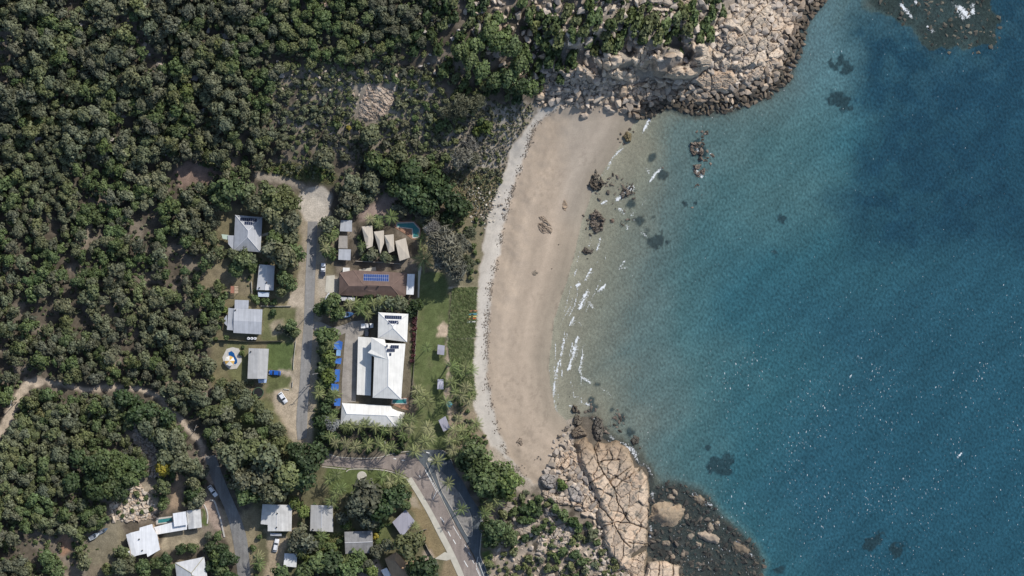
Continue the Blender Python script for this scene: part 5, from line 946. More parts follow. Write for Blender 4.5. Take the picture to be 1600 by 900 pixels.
# rocks of the bay
for i, (lb, poly, top, kw) in enumerate((('barred dark reef rock in the surf below the rock cluster', [(921,334),(930,326),(940,335),(946,341),(941,361),(931,366),(922,352)], 1.0, dict(size=9, ang=-.2, aniso=.45, groove=.9, block=1.3, tilt=1.0, base=(.16,.135,.11))),
    ('spiky dark rock cluster standing in the shallows', [(919,286),(925,274),(931,264),(938,275),(945,285),(938,297),(927,298)], .9, dict(size=5, groove=1.0, block=1.5, tilt=1.1, base=(.12,.105,.085))),
    ('yellow brown topped rock beside the first surf line', [(973,214),(978,206),(987,209),(986,221),(978,223)], 1.0, dict(size=9, groove=.5, base=(.19,.155,.09))),
    ('upper half of the jagged reef rock chain right of the surf rocks', [(1078,220),(1091,222),(1100,238),(1098,250),(1086,252),(1080,238)], .5, dict(size=7, groove=.9, block=1.5, tilt=1.2, base=(.17,.14,.115))),
    ('lower tan topped rock of the jagged chain right of the surf rocks', [(1083,257),(1096,256),(1104,264),(1101,276),(1090,279),(1083,270)], .6, dict(size=8, groove=.8, block=1.3, tilt=1.1, base=(.17,.14,.115))),
    ('surf covered dark rock right of the spiky cluster', [(974,293),(986,289),(995,297),(985,308),(972,312),(968,304)], .6, dict(size=6, groove=.9, block=1.4, tilt=1.1, base=(.14,.12,.10))),
    ('flat striped brown rock bared in the middle of the beach', [(841,339),(851,336),(856,345),(864,353),(857,354),(847,346)], .28, dict(size=7, ang=.6, aniso=.4, groove=.25, block=.15, base=(.26,.205,.155))),
    ('wider flat brown rock bared in the beach below the striped one', [(840,350),(850,347),(863,358),(862,366),(850,365),(842,358)], .28, dict(size=7, ang=.6, aniso=.4, groove=.25, block=.15, base=(.26,.205,.155))),
    ('small mottled rock bared in the beach above the flat brown ones', [(879,318),(884,312),(888,322),(885,332),(880,328)], .25, dict(size=5, groove=.25, block=.15, base=(.28,.22,.16))),
    ('tiny grey rock patch bared low on the middle beach', [(830,427),(835,422),(841,425),(838,431),(833,431)], .22, dict(size=4, groove=.25, block=.15, base=(.22,.19,.15))),
    ('ring of small dark stones on the lower beach', [(806,690),(811,682),(818,684),(817,694),(811,698)], .22, dict(size=4, groove=.35, block=.2, base=(.22,.18,.14))),
    ('dark stacked rock nose at the top left of the broad slab', [(893,676),(898,668),(905,665),(914,672),(918,680),(905,684),(896,684)], 1.6, dict(size=10, ang=.2, aniso=.6, groove=.7, base=(.19,.15,.11))),
    ('dark rocks awash in front of the stacked nose', [(893,664),(898,650),(906,650),(911,662),(905,668)], .9, dict(size=7, groove=.7, base=(.13,.11,.085))),
    ('dark ridge of wave worn rock above the main crack', [(926,668),(933,650),(941,655),(943,675),(940,690),(930,688)], 1.3, dict(size=7, groove=.7, base=(.13,.115,.095))),
    ('pair of black stones awash near the last surf line', [(891,640),(897,632),(904,636),(903,645),(895,645)], .7, dict(size=6, groove=.6, base=(.11,.095,.075))),
    ('black round rock awash off the broad slab', [(984,688),(990,680),(998,682),(998,693),(990,696)], .5, dict(size=7, groove=.4, base=(.07,.065,.055))),
    ('dark boulder awash below the barred reef rock', [(953,344),(958,340),(961,345),(958,350),(954,349)], .6, dict(size=6, groove=.3, base=(.15,.11,.085))),
    ('cluster of small dark rocks awash by the upper surf', [(908,394),(913,386),(921,390),(929,389),(926,397),(916,398)], .35, dict(size=5, groove=.5, base=(.10,.085,.07))))):
    outcrop(lb, poly, top + (.5 if i not in (6, 7, 8, 9, 10) else 0) - (.35 if i in (0, 1, 5) else 0), .6, seed=90 + i, step=.8, lich=.3, name='reef_rock' if i not in (6, 7, 8, 9, 10) else 'beach_rock', cat='rock', zbase=None if i in (6, 7, 8, 9, 10) else max(-.4, float(hmap(*np.mean(poly, 0)))), tide=False, **kw)
# scattered boulders
def boulder_mesh(seed, kind=0):
    r = np.random.default_rng(seed); pts = r.normal(size=(26, 3)); pts /= np.linalg.norm(pts, axis=1)[:, None]; pts = pts[:16]; pts *= (.72 + .42 * r.random((16, 1))); pts = pts * np.array([1.05 + .5 * r.random(), .75 + .3 * r.random(), .55 + .35 * r.random()])
    bm = bmesh.new(); [bm.verts.new(p) for p in pts]; res = bmesh.ops.convex_hull(bm, input=bm.verts[:]); bmesh.ops.delete(bm, geom=[g for g in res['geom_interior'] if isinstance(g, bmesh.types.BMVert)], context='VERTS')
    bmesh.ops.bevel(bm, geom=bm.edges[:], offset=.035, segments=1, affect='EDGES'); bmesh.ops.triangulate(bm, faces=bm.faces[:]); V = np.array([v.co[:] for v in bm.verts]); F = np.array([[v.index for v in f.verts] for f in bm.faces]) if not bm.verts.index_update() else None; bm.free(); return V, F
BV = [boulder_mesh(300 + i) for i in range(14)]
m, n, b = mat_new('boulder_rock'); oi = nd(n, 'ShaderNodeObjectInfo'); c = mul(n, oi.outputs['Color'], noise_ramp(n, 1.6, .72, 1.2, 5)); n.links.new(c, b.inputs['Base Color']); b.inputs['Roughness'].default_value = .92; bump(n, b, 2.5, .08); BROCK = m
BROCK2 = attr_mat('loose_rock', 'col', .92, ((1.2, .8, 1.2),), (3, .08, .5))
BMESH = []
for V_, F_ in BV:
    o = mesh_np('boulder', V_, F_, BROCK); BMESH.append(o.data); bpy.data.objects.remove(o)
ROCKS = []                                   # (px, py, radius px, colour, place text)
def scatter(poly, n, r0, r1, cols, where, power=2.2, gap=.72, test=None, seed=1):
    rg = np.random.default_rng(seed); pa = np.array(poly, float); mn, mx_ = pa.min(0), pa.max(0); q = rg.random((n * 14, 2)) * (mx_ - mn) + mn; ok = inpoly(q[:, 0], q[:, 1], poly)
    if test is not None: ok &= test(q[:, 0], q[:, 1])
    q = q[ok]; rad = np.sort(r0 + (r1 - r0) * rg.random(n) ** power)[::-1]; grid = {}; k = 0; cs = max(4, r1); out = 0
    for x, y in q:
        if k >= n: break
        r = rad[k]; gi, gj = int(x // cs), int(y // cs); good = True
        for a in range(gi - 2, gi + 3):
            for b_ in range(gj - 2, gj + 3):
                for (x2, y2, r2) in grid.get((a, b_), ()):
                    if (x - x2) ** 2 + (y - y2) ** 2 < ((r + r2) * gap) ** 2: good = False; break
                if not good: break
            if not good: break
        if not good:
            out += 1
            if out > 60: k += 1; out = 0
            continue
        grid.setdefault((gi, gj), []).append((x, y, r)); ROCKS.append((x, y, r, cols[rg.integers(len(cols))], where)); k += 1; out = 0
def sdc(x, y):                               # inland distance in px from the coast grid
    u = np.clip((x - GX0) / GS, 0, len(gx) - 1.01).astype(int); v = np.clip((y - GY0) / GS, 0, len(gy) - 1.01).astype(int); return SD[v, u]
NH = [(835,165),(850,150),(880,120),(930,100),(1000,120),(1030,125),(1080,125),(1110,110),(1100,60),(1140,15),(1190,-40),(1300,-40),(1290,20),(1260,60),(1250,120),(1220,150),(1170,170),(1100,180),(1050,175),(1000,185),(960,175),(900,170)]
PA = [PALE, TAN, (.52,.44,.36), (.42,.36,.30), GREYR]; WT = [(.13,.105,.08), (.10,.085,.065), (.17,.135,.10), (.085,.075,.06)]; MIX = [(.24,.19,.145), (.33,.275,.22), (.19,.155,.12), TAN]
scatter(NH, 1300, 1.1, 6.0, WT, 'at the dark tide line of the northern headland', 3.4, .55, lambda x, y: (sdc(x, y) < 4 + 14 * vnoise(x, y, 18, 95)) & (sdc(x, y) > -9), 1)
scatter(NH, 1000, 1.1, 7.5, MIX, 'in the brown middle belt of the northern headland coast', 3.6, .56, lambda x, y: (sdc(x, y) >= 8) & (sdc(x, y) < 14 + 26 * vnoise(x, y, 22, 96)), 2)
scatter(NH, 1500, 1.1, 8, PA, 'in the pale rubble of the northern headland', 5.0, .56, lambda x, y: (sdc(x, y) >= 20) & ((x > 1010) | (RNG.random(len(x)) < .35)), 3)
scatter([(700,-20),(1140,-20),(1110,60),(1080,95),(1000,110),(940,100),(850,150),(800,120),(740,60)], 620, 1.1, 8.0, PA, 'among the bushes of the northern headland', 3.0, .8, None, 4)
scatter([(846,745),(858,725),(872,700),(893,688),(903,712),(925,765),(934,790),(925,810),(905,800),(880,775),(860,765)], 200, 1.1, 7.5, [GREYR, TAN, PALE, (.33,.275,.22)], 'in the pile between the beach and the broad slab', 2.6, .58, None, 5)
scatter([(858,715),(868,680),(895,660),(900,690),(870,720)], 34, 1.2, 3.6, [GREYR, (.20,.17,.14)], 'on the sand beside the broad slab', 1.6, 1.3, None, 6)
scatter(REEF_SE, 900, 1.2, 5.0, [(.07,.065,.055), (.05,.048,.043), (.09,.08,.065), (.125,.105,.085), (.045,.043,.04)], 'on the dark reef right of the broad slab', 2.6, .66, None, 7)
scatter(REEF_NE, 420, 1.2, 4.6, [(.09,.085,.07), (.07,.068,.055), (.12,.11,.085), (.055,.055,.048)], 'on the reef at the upper right', 2.6, .8, None, 8)
scatter([(1425,-20),(1470,60),(1530,85),(1560,70),(1545,30),(1500,-20)], 60, 1.6, 4.4, [(.14,.13,.10), (.11,.10,.08)], 'on the reef at the upper right', 1.6, .9, None, 18)
scatter([(845,835),(880,820),(905,845),(900,870),(870,850),(850,862)], 120, 1.2, 4.0, PA, 'in the rubble of the lower headland', 2, .8, None, 9)
scatter([(775,785),(850,780),(940,840),(985,900),(900,905),(800,905),(770,850)], 150, 1.2, 5.0, PA, 'among the shrubs of the lower headland', 2, 1.4, None, 10)
scatter([(925,805),(945,820),(945,850),(965,890),(985,900),(940,905),(925,860)], 70, 1.5, 5.5, PA, 'beside the lower end of the broad slab', 1.6, .8, None, 11)
scatter([(205,655),(216,660),(222,678),(238,690),(248,702),(248,748),(232,744),(226,712),(206,688)], 130, 1.0, 3.6, PA, 'in the pale rock slide of the lower left forest', 2.4, .8, None, 12)
scatter([(172,790),(185,775),(215,750),(228,770),(245,795),(240,810),(205,815),(175,812)], 330, 1.0, 5.2, [PALE, (.53,.46,.38), TAN], 'in the rock garden above the angular white house', 3.0, .6, None, 13)
scatter([(-60,-60),(720,-60),(720,120),(400,120),(350,240),(-60,260)], 420, 1.6, 7.0, [(.46,.42,.38), PALE, (.40,.36,.32)], 'showing between the trees of the upper hillside', 2.0, 2, None, 14)
scatter([(540,95),(640,95),(690,130),(640,170),(560,200),(470,220),(430,190),(440,130)], 140, 1.0, 4.0, PA, 'in the scrub around the bare rock face', 2, 1.4, None, 15)
scatter([(725,290),(785,300),(770,350),(755,360),(735,345)], 90, .9, 2.4, [(.50,.46,.39), (.42,.38,.32)], 'in the pale dune hollow', 2, 1.1, None, 16)
for x_, y_, r_ in ((970,209,2.2),(969,222,1.8),(975,225,2),(984,202,2.4),(990,206,2),(966,217,1.6),(958,273,3),(965,277,3.4),(953,278,2),(972,280,2),(950,301,4),(936,311,3.5),(931,302,1.8),(912,338,1.6),(918,344,2),(919,350,1.8),(916,357,2),(911,336,1.4),(958,318,1.6),(962,326,1.5),(990,310,3),(1036,262,2.4),(1113,243,4),(1106,247,2.6),(1088,290,2.4),(890,620,1.4),(872,631,1.2),(873,382,1),(862,420,1),(975,330,2),(884,671,3.6),(874,682,3.4),(880,680,2.4),(898,706,4.5),(889,709,4),(883,700,2.6),(866,712,4),(871,717,2.6),(1000,700,2),(915,643,3)):
    ROCKS.append((x_, y_, r_, [(.10,.085,.07), (.15,.125,.10)][int(x_) % 2], 'in the shallows along the beach' if x_ > 905 else 'on the lower sand of the beach'))
for x_, y_, r_ in ((840,716,1.6),(836,718,1.4),(845,717,1.5),(842,713,1.4),(816,727,1.4),(820,731,1.2),(812,730,1.2),(784,320,3),(789,326,3),(779,322,2.2),(785,334,1.8),(793,318,1.6)):
    ROCKS.append((x_, y_, r_, (.26,.22,.18), 'along the strand line of the beach'))
_r = np.random.default_rng(66)
for cx_, cy_, sx_, sy_, n_, r_ in ((1096,215,9,14,22,2.2),(1104,250,8,18,16,2.0),(1090,300,7,14,14,1.8),(978,296,14,9,26,1.8),(930,288,10,14,20,1.8),(955,285,10,7,14,1.6),(918,392,9,6,12,1.5),(932,350,9,14,18,1.7),(975,345,12,10,14,1.5),(925,640,7,14,18,2.0),(965,655,12,10,20,2.2),(945,672,8,8,14,2.2),(903,650,6,10,14,1.8),(985,685,9,6,10,1.8)):
    for k in range(n_): ROCKS.append((cx_ + _r.normal() * sx_ * .6, cy_ + _r.normal() * sy_ * .6, r_ * (.5 + 1.1 * _r.random() ** 2), [(.09,.08,.065), (.14,.115,.09), (.19,.15,.12), (.07,.06,.05)][_r.integers(4)], 'in the shallows along the beach'))
ROCKS.sort(key=lambda r: -r[2]); rg = np.random.default_rng(77); Vs = []; Fs = []; Cs = []; off = 0
for i, (x_, y_, r_, c_, wh) in enumerate(ROCKS):
    k = rg.integers(14); s = np.array([r_ * PX * (.9 + .3 * rg.random()), r_ * PX * (.85 + .3 * rg.random()), r_ * PX * (.8 + .35 * rg.random()) * (1.45 if 'northern' in wh else 1)]); rz = rg.random() * 6.28; z = float(hmap(x_, y_)); dark = sum(c_) < .5
    if z < 0: z = max(z, -.35) if 'shallows' not in wh else max(z, -.15)
    z += s[2] * (.25 if z > 0 else .05); c_ = np.array(c_) * (.85 + .3 * rg.random()); loc = W(x_, y_, z)
    if i < 300:
        o = bpy.data.objects.new('boulder', BMESH[k]); C.objects.link(o); o.location = loc; o.scale = s; o.rotation_euler = (rg.normal() * .25, rg.normal() * .25, rz); o.color = (*c_, 1)
        tone = 'dark' if sum(c_) < .42 else ('brown' if sum(c_) < .8 else ('grey' if c_[0] < .4 else 'pale')); size = 'large' if r_ > 5.6 else ('mid sized' if r_ > 4.2 else 'small')
        tag(o, f'{size} {tone} boulder {wh}', 'boulder', 'loose boulders')
    else:
        V = BV[k][0] * s; co, si = math.cos(rz), math.sin(rz); V = np.stack([V[:, 0] * co - V[:, 1] * si, V[:, 0] * si + V[:, 1] * co, V[:, 2]], 1) + np.array(loc)
        Vs.append(V); Fs.append(BV[k][1] + off); off += len(V); Cs.append(np.tile(c_, (len(V), 1)))
tag(mesh_np('loose_rocks', np.concatenate(Vs), np.concatenate(Fs), BROCK2, cols={'col': np.concatenate(Cs)}), 'smaller loose rocks strewn over headlands, reefs and hillside', 'rocks', kind='stuff')
# wrack on the strand line: dry weed scraps nobody could count
rg = np.random.default_rng(5); Vs = []; Fs = []; off = 0; cw = curve(WRACK, 3)
for i in range(2600):
    k = rg.integers(len(cw)); dens = vnoise(np.array([cw[k][0]]), np.array([cw[k][1]]), 14, 93)[0]
    if rg.random() > smooth(.40, .58, dens) + .08: continue
    x_, y_ = cw[k] + rg.normal(size=2) * np.array([2.0, 1.2]) + (np.array([-8, 3]) * rg.random() if rg.random() < .3 else 0); r_ = .07 + .24 * rg.random() ** 2.2; a = rg.random() * 6.28; p = np.array(G(x_, y_, .03)); pts = []
    for q in range(5): t_ = a + q * 1.257; pts.append(p + np.array([math.cos(t_) * r_ * (.5 + rg.random()), math.sin(t_) * r_ * (.5 + rg.random()), rg.random() * .06]))
    pts.append(p + np.array([0, 0, .12])); Vs.append(np.array(pts)); Fs += [[off + q, off + (q + 1) % 5, off + 5] for q in range(5)]; off += 6
tag(mesh_np('seaweed_wrack', np.concatenate(Vs), np.array(Fs), plain('dry_wrack', (.17,.14,.11), 1, .3)), 'dry seaweed scraps along the strand line', 'seaweed', kind='stuff')
# ------------------------------------------------------------ plants
def crown_mesh(seed, nclump=14, per=30, leaf=.15, flat=.62, feather=False, spread=.68, core=.60):
    """a crown of radius about 1 built of leaf clumps: returns vertices, quads and a light/dark value per vertex"""
    r = np.random.default_rng(seed); V = []; F = []; L = []; off = 0
    cl = []
    for i in range(nclump):
        a = r.random() * 6.283; a = i * 2.399 + r.normal() * .5; q = spread * math.sqrt((i + .5) / nclump) * (.8 + .4 * r.random()) * (1 + .22 * math.sin(2 * a + seed) + .12 * math.sin(3 * a + 2 * seed))
        zc = flat * math.sqrt(max(0, 1 - (q / .95) ** 2)) * (.75 + .35 * r.random()); cl.append((q * math.cos(a), q * math.sin(a), zc, (.20 + .24 * r.random()), .78 + .44 * r.random()))
        if i % 3 == 0: cl.append((q * 1.05 * math.cos(a + .4), q * 1.05 * math.sin(a + .4), zc - .35, .26 + .1 * r.random(), .85 + .25 * r.random()))
    for cx, cy, cz, cr, tone in cl:
        n = int(per * (cr / .34) ** 2); d = r.normal(size=(n, 3)); d[:, 2] = np.abs(d[:, 2]) * .9 - .25; d /= np.linalg.norm(d, axis=1)[:, None]
        p = np.array([cx, cy, cz]) + d * cr * (.72 + .38 * r.random((n, 1))); out = d * .95 + np.array([cx, cy, cz * .6 + .2]) * .45 + r.normal(size=(n, 3)) * (.42 if not feather else .8); out /= np.linalg.norm(out, axis=1)[:, None]
        t = np.cross(out, r.normal(size=(n, 3))); t /= np.linalg.norm(t, axis=1)[:, None]; s = np.cross(out, t); lw = leaf * (.65 + .7 * r.random((n, 1))); ll = lw * (1.0 if not feather else 2.2); lw = lw * (1.0 if not feather else .32)
        q4 = np.stack([p - t * ll - s * lw * .6, p - t * ll * .1 + s * lw - out * .02, p + t * ll + s * lw * .3, p + t * ll * .2 - s * lw], 1).reshape(-1, 3); V.append(q4); F.append(np.arange(4 * n).reshape(-1, 4) + off); off += 4 * n
        L.append(np.repeat(tone * (.78 + .44 * r.random(n)), 4))
    if core:                                # a dense inner mass that keeps daylight from leaking through
        nn, mm = 7, 10; ring = []
        for i in range(nn):
            th = math.pi * (i + .5) / nn
            for j in range(mm): ph = 6.283 * j / mm; k = core * (.85 + .3 * r.random()); ring.append((k * math.sin(th) * math.cos(ph), k * math.sin(th) * math.sin(ph), .05 + flat * .8 * k * math.cos(th)))
        V.append(np.array(ring)); F.append(np.array([[off + i * mm + j, off + (i + 1) * mm + j, off + (i + 1) * mm + (j + 1) % mm, off + i * mm + (j + 1) % mm] for i in range(nn - 1) for j in range(mm)])); L.append(np.full(len(ring), .8))
    return np.concatenate(V), np.concatenate(F), np.concatenate(L)
def leaf_mat(name, from_object):
    m, n, b = mat_new(name)
    if from_object: oi = nd(n, 'ShaderNodeObjectInfo'); c = oi.outputs['Color']
    else: a = nd(n, 'ShaderNodeAttribute'); a.attribute_name = 'col'; c = a.outputs['Color']
    if from_object: a2 = nd(n, 'ShaderNodeAttribute'); a2.attribute_name = 'lv'; c = mul(n, c, a2.outputs['Color'])
    c = mul(n, c, noise_ramp(n, .9, .8, 1.2, 3)); n.links.new(c, b.inputs['Base Color']); b.inputs['Roughness'].default_value = .55; b.inputs['Specular IOR Level'].default_value = .25
    return m
LEAFO = leaf_mat('foliage', True); LEAFS = leaf_mat('massed_foliage', False); BARK = plain('bark', (.17,.14,.11), .9, .3, 2.0)
def variants(n, seed, **k): return [crown_mesh(seed + i, **k) for i in range(n)]
KIND = {'woodland': variants(9, 500, nclump=17, per=36, leaf=.12, spread=.84, core=.5), 'leafy': variants(7, 600, nclump=20, per=30, leaf=.125, flat=.7, spread=.8), 'casuarina': variants(4, 700, nclump=20, per=42, leaf=.12, feather=True, spread=.75, core=.68),
        'shrub': variants(7, 800, nclump=8, per=22, leaf=.19, flat=.6, spread=.55), 'tiny': variants(5, 900, nclump=4, per=9, leaf=.34, flat=.6, spread=.45, core=0)}
def as_mesh(v, name):
    V, F, L = v; o = mesh_np(name, V, F, LEAFO, cols={'lv': np.stack([L, L, L], 1)}); me = o.data; bpy.data.objects.remove(o); return me
KM = {k: [as_mesh(v, 'crown' if k != 'shrub' else 'shrub') for v in vs] for k, vs in KIND.items() if k != 'tiny'}
tr_ = MB(); tr_.tube((0,0,-.15), (.03,.02,.62), .045, .03, 8)
for a in (.4, 2.3, 4.3): tr_.tube((.02,.01,.5), (.33*math.cos(a), .33*math.sin(a), .86), .026, .012, 6)
o_ = tr_.build('trunk', BARK); TRUNK = o_.data; bpy.data.objects.remove(o_)
# where nothing grows: roofs, roads, pools, lawns, sand
FREE = np.ones(X.shape, bool)
def block(poly, grow=2):
    global FREE
    FREE &= sdist(X, Y, poly) < -grow
for p in HOUSE_PADS[:12] + HOUSE_PADS[12:]: block(p, 2)
for ln, w_ in ((((488,345),(482,450),(476,560),(472,640),(472,690)), 13), (((328,712),(340,750),(356,790),(370,840),(384,915)), 12), (((504,717),(560,724),(605,722),(640,730),(670,765),(710,840),(750,910)), 15), (((640,748),(680,815),(720,900)), 8), (((665,712),(700,745),(730,800),(748,860)), 19),
               (((0,672),(28,622),(42,600),(60,597),(120,605),(160,607)), 8), (((170,605),(190,606)), 6), (((215,609),(240,614),(252,622)), 7), (((275,648),(285,660),(300,678),(318,710)), 8), (((405,274),(440,281),(478,296)), 7), (((545,530),(545,628)), 13), (((490,508),(530,514),(560,505)), 9), (((134,385),(140,352)), 4), (((172,470),(168,490)), 4)):
    FREE &= dist_line(X, Y, ln) > w_
block(CIRC, 9)
for p in (PARK, BEACH, dry, [(345,535),(388,533),(385,600),(440,625),(438,612),(460,600),(462,533),(418,536)], [(428,610),(460,606),(468,690),(440,655)], [(411,481),(460,481),(460,530),(411,530)], [(395,850),(372,830),(380,798),(404,798)], [(418,832),(445,838),(440,900),(410,900)], [(150,850),(185,812),(196,850),(180,870)], [(95,840),(112,838),(112,865),(96,868)], [(643,762),(690,850),(676,862),(640,790)],
          [(275,262),(292,254),(328,264),(325,282),(285,290)], [(558,130),(620,130),(612,175),(575,192),(556,182)], [(600,300),(612,320),(600,336),(566,336),(575,318)], [(262,760),(280,740),(290,746),(282,800),(262,805)], [(280,830),(312,832),(310,850),(270,858)], [(206,660),(215,662),(222,680),(238,692),(246,704),(246,744),(234,742),(227,712),(208,686)], [(128,852),(138,834),(172,812),(188,826),(156,852)], [(178,790),(210,765),(240,798),(238,810),(178,812)]): block(p, 0)
for cx_, cy_, cr_ in ((332,767,15),(505,421,10),(512,468,10),(148,837,10),(542,491,8),(442,621,14),(430,582,12),(431,851,12),(574,510,10),(404,613,12),(366,452,12),(254,731,12),(311,668,10)): FREE &= np.hypot(X - cx_, Y - cy_) > cr_
def free(x, y):
    i = int((x - GX0) / GS); j = int((y - GY0) / GS); return 0 <= i < X.shape[1] and 0 <= j < X.shape[0] and FREE[j, i]
OLIVE = (.123,.139,.060); GREYO = (.128,.138,.078); GREEN = (.092,.124,.047); DARKG = (.050,.076,.030); BRIGHT = (.115,.150,.042); CASU = (.175,.17,.13); YELL = (.30,.25,.04); DUSKY = (.106,.111,.070); REDB = (.075,.028,.03)
TONE = {OLIVE: 'olive', GREYO: 'grey green', GREEN: 'green', DARKG: 'dark green', BRIGHT: 'bright green', CASU: 'grey feathery', YELL: 'yellow', DUSKY: 'dusky grey', REDB: 'dark red'}
NOTREE = inpoly(X, Y, [(408,250),(440,240),(530,240),(532,292),(470,292),(405,282)]) | inpoly(X, Y, [(272,254),(292,242),(332,252),(348,262),(335,288),(280,296)]) | inpoly(X, Y, [(130,855),(185,835),(196,850),(190,905),(60,905),(80,885)])
TREES = []; tg = {}
def put(x, y, r, kind, tint, where, hf=1.0, force=False, gap=.72, stretch=1.0, ang=0.0):
    ci, cj = int(x // 30), int(y // 30)
    if not force:
        if not free(x, y) or not free(x + r * .62, y) or not free(x - r * .62, y) or not free(x, y - r * .6) or not free(x, y + r * .6): return False
        if r > 4.2 and NOTREE[int((y - GY0) / GS), int((x - GX0) / GS)]: return False
        for a in range(ci - 2, ci + 3):
            for b_ in range(cj - 2, cj + 3):
                for q in tg.get((a, b_), ()):
                    if (q[0] - x) ** 2 + (q[1] - y) ** 2 < ((q[2] + r) * gap) ** 2: return False
    t = (x, y, r, kind, tint, where, hf, stretch, ang); tg.setdefault((ci, cj), []).append(t); TREES.append(t); return True
RT = random.Random(3)
def grow(poly, n, r0, r1, kind, tints, where, hf=1.0, gap=.72, pw=1.4, clump=None, stretch=1.0, ang=0.0):
    pa = np.array(poly, float); x0, y0 = pa.min(0); x1, y1 = pa.max(0); k = 0
    N_ = n * 8; xs = np.array([RT.uniform(x0, x1) for _ in range(N_)]); ys = np.array([RT.uniform(y0, y1) for _ in range(N_)]); ok = inpoly(xs, ys, poly)
    cl = vnoise(xs, ys, clump[0], 77) > clump[1] if clump else np.ones(N_, bool)
    tn = vnoise(xs, ys, 80, 78, 3)
    for i in np.nonzero(ok & cl)[0]:
        if k >= n: break
        r = r1 - (r1 - r0) * ((k / n) ** (1 / pw)); ti = tints[min(len(tints) - 1, int(np.clip((tn[i] - .3) / .4 + RT.gauss(0, .25), 0, .999) * len(tints)))]
        put(xs[i], ys[i], r, kind, ti, where, hf, False, gap, stretch * RT.uniform(.75, 1.35), ang + RT.gauss(0, .2) if stretch != 1 else RT.uniform(0, 3.1)); k += 1
# big single trees first
BIG = [(366,715,19,'leafy',GREYO),(390,705,20,'leafy',OLIVE),(420,715,20,'leafy',GREYO),(445,745,19,'leafy',OLIVE),(381,748,17,'leafy',GREYO),(405,745,21,'leafy',GREYO),(425,770,17,'leafy',GREYO),(385,775,15,'leafy',GREEN),(480,722,19,'leafy',DARKG),(472,748,17,'leafy',DARKG),(495,705,15,'leafy',DARKG),(462,705,13,'leafy',DARKG)]
for b in BIG: put(*b[:5], 'beside the bottom road', 1.2, True)
for b in ((575,775,24,'leafy',DUSKY),(556,790,16,'leafy',DUSKY),(598,790,20,'leafy',DARKG),(618,775,18,'leafy',DARKG),(580,812,14,'leafy',DUSKY),(640,853,19,'leafy',OLIVE),(668,888,18,'leafy',DARKG),(650,893,15,'leafy',DARKG),(560,870,12,'leafy',GREEN),(590,862,10,'leafy',DUSKY),(605,852,9,'leafy',DUSKY),(468,835,13,'leafy',DUSKY),(480,848,14,'leafy',GREYO),(462,850,12,'leafy',DUSKY),(520,880,17,'leafy',DARKG),(545,890,16,'leafy',GREEN),(495,880,14,'leafy',GREEN),(440,895,12,'leafy',GREEN),(475,895,14,'leafy',GREEN)): put(*b[:5], 'among the bottom houses', 1.0, True)
for b in ((775,742,20,'leafy',GREEN),(795,752,17,'leafy',BRIGHT),(760,755,17,'leafy',GREEN),(790,768,14,'leafy',BRIGHT),(738,705,18,'leafy',GREEN),(752,720,15,'leafy',GREEN),(730,722,14,'leafy',DARKG),(745,742,16,'leafy',DARKG),(768,762,14,'leafy',DARKG)): put(*b[:5], 'between the beach and the car park', 1.1, True)
for b in ((775,826,16,'leafy',GREEN),(790,835,13,'leafy',GREEN),(768,842,13,'leafy',DARKG),(760,822,11,'leafy',DARKG),(800,842,10,'leafy',GREEN)): put(*b[:5], 'right of the car park exit', 1.0, True)
for b in ((640,300,19,'leafy',DARKG),(665,318,20,'leafy',DARKG),(690,300,18,'leafy',DARKG),(712,318,18,'leafy',DARKG),(640,270,17,'leafy',DARKG),(622,290,15,'leafy',GREEN),(675,282,16,'leafy',DARKG),(700,340,12,'leafy',DARKG),(725,325,11,'leafy',DARKG),(605,262,15,'leafy',GREEN),(585,250,14,'leafy',GREEN),(580,285,14,'leafy',GREYO),(548,285,13,'leafy',GREYO),(508,245,15,'leafy',GREYO),(577,212,14,'leafy',GREYO),(625,240,13,'leafy',GREYO),(660,255,11,'leafy',GREYO)): put(*b[:5], 'above the sail roofed villas', .75, True)
for b in ((690,375,20,'casuarina',CASU),(705,395,19,'casuarina',CASU),(720,380,14,'casuarina',CASU),(690,405,14,'casuarina',CASU),(715,420,16,'casuarina',CASU),(730,410,12,'casuarina',GREYO),(675,358,11,'casuarina',CASU),(735,365,9,'casuarina',GREYO)): put(*b[:5], 'on the dune beside the lawn', 1.3, True)
for b in ((720,245,15,'casuarina',CASU),(735,225,11,'casuarina',CASU),(740,250,10,'casuarina',CASU),(722,165,15,'casuarina',DUSKY),(705,175,13,'casuarina',DUSKY),(745,160,12,'casuarina',DUSKY),(760,200,12,'shrub',BRIGHT),(745,205,9,'shrub',BRIGHT),(752,190,8,'shrub',GREEN),(690,195,10,'shrub',GREEN)): put(*b[:5], 'behind the head of the beach', .8, True)
for b in ((512,350,13,'leafy',GREYO),(520,365,10,'leafy',GREEN),(506,375,9,'leafy',GREYO),(512,392,10,'leafy',GREEN),(520,402,7,'shrub',GREEN),(545,312,13,'leafy',DUSKY),(535,330,10,'leafy',DUSKY),(560,325,9,'leafy',GREYO),(590,345,9,'leafy',GREEN),(578,380,5,'shrub',GREEN),(562,372,6,'shrub',GREEN),(565,392,7,'shrub',GREYO),(582,398,9,'leafy',GREYO),(602,402,8,'leafy',GREYO),(615,403,6,'shrub',GREYO),(570,402,7,'shrub',GREEN)): put(*b[:5], 'around the sail roofed villas', .8, True)
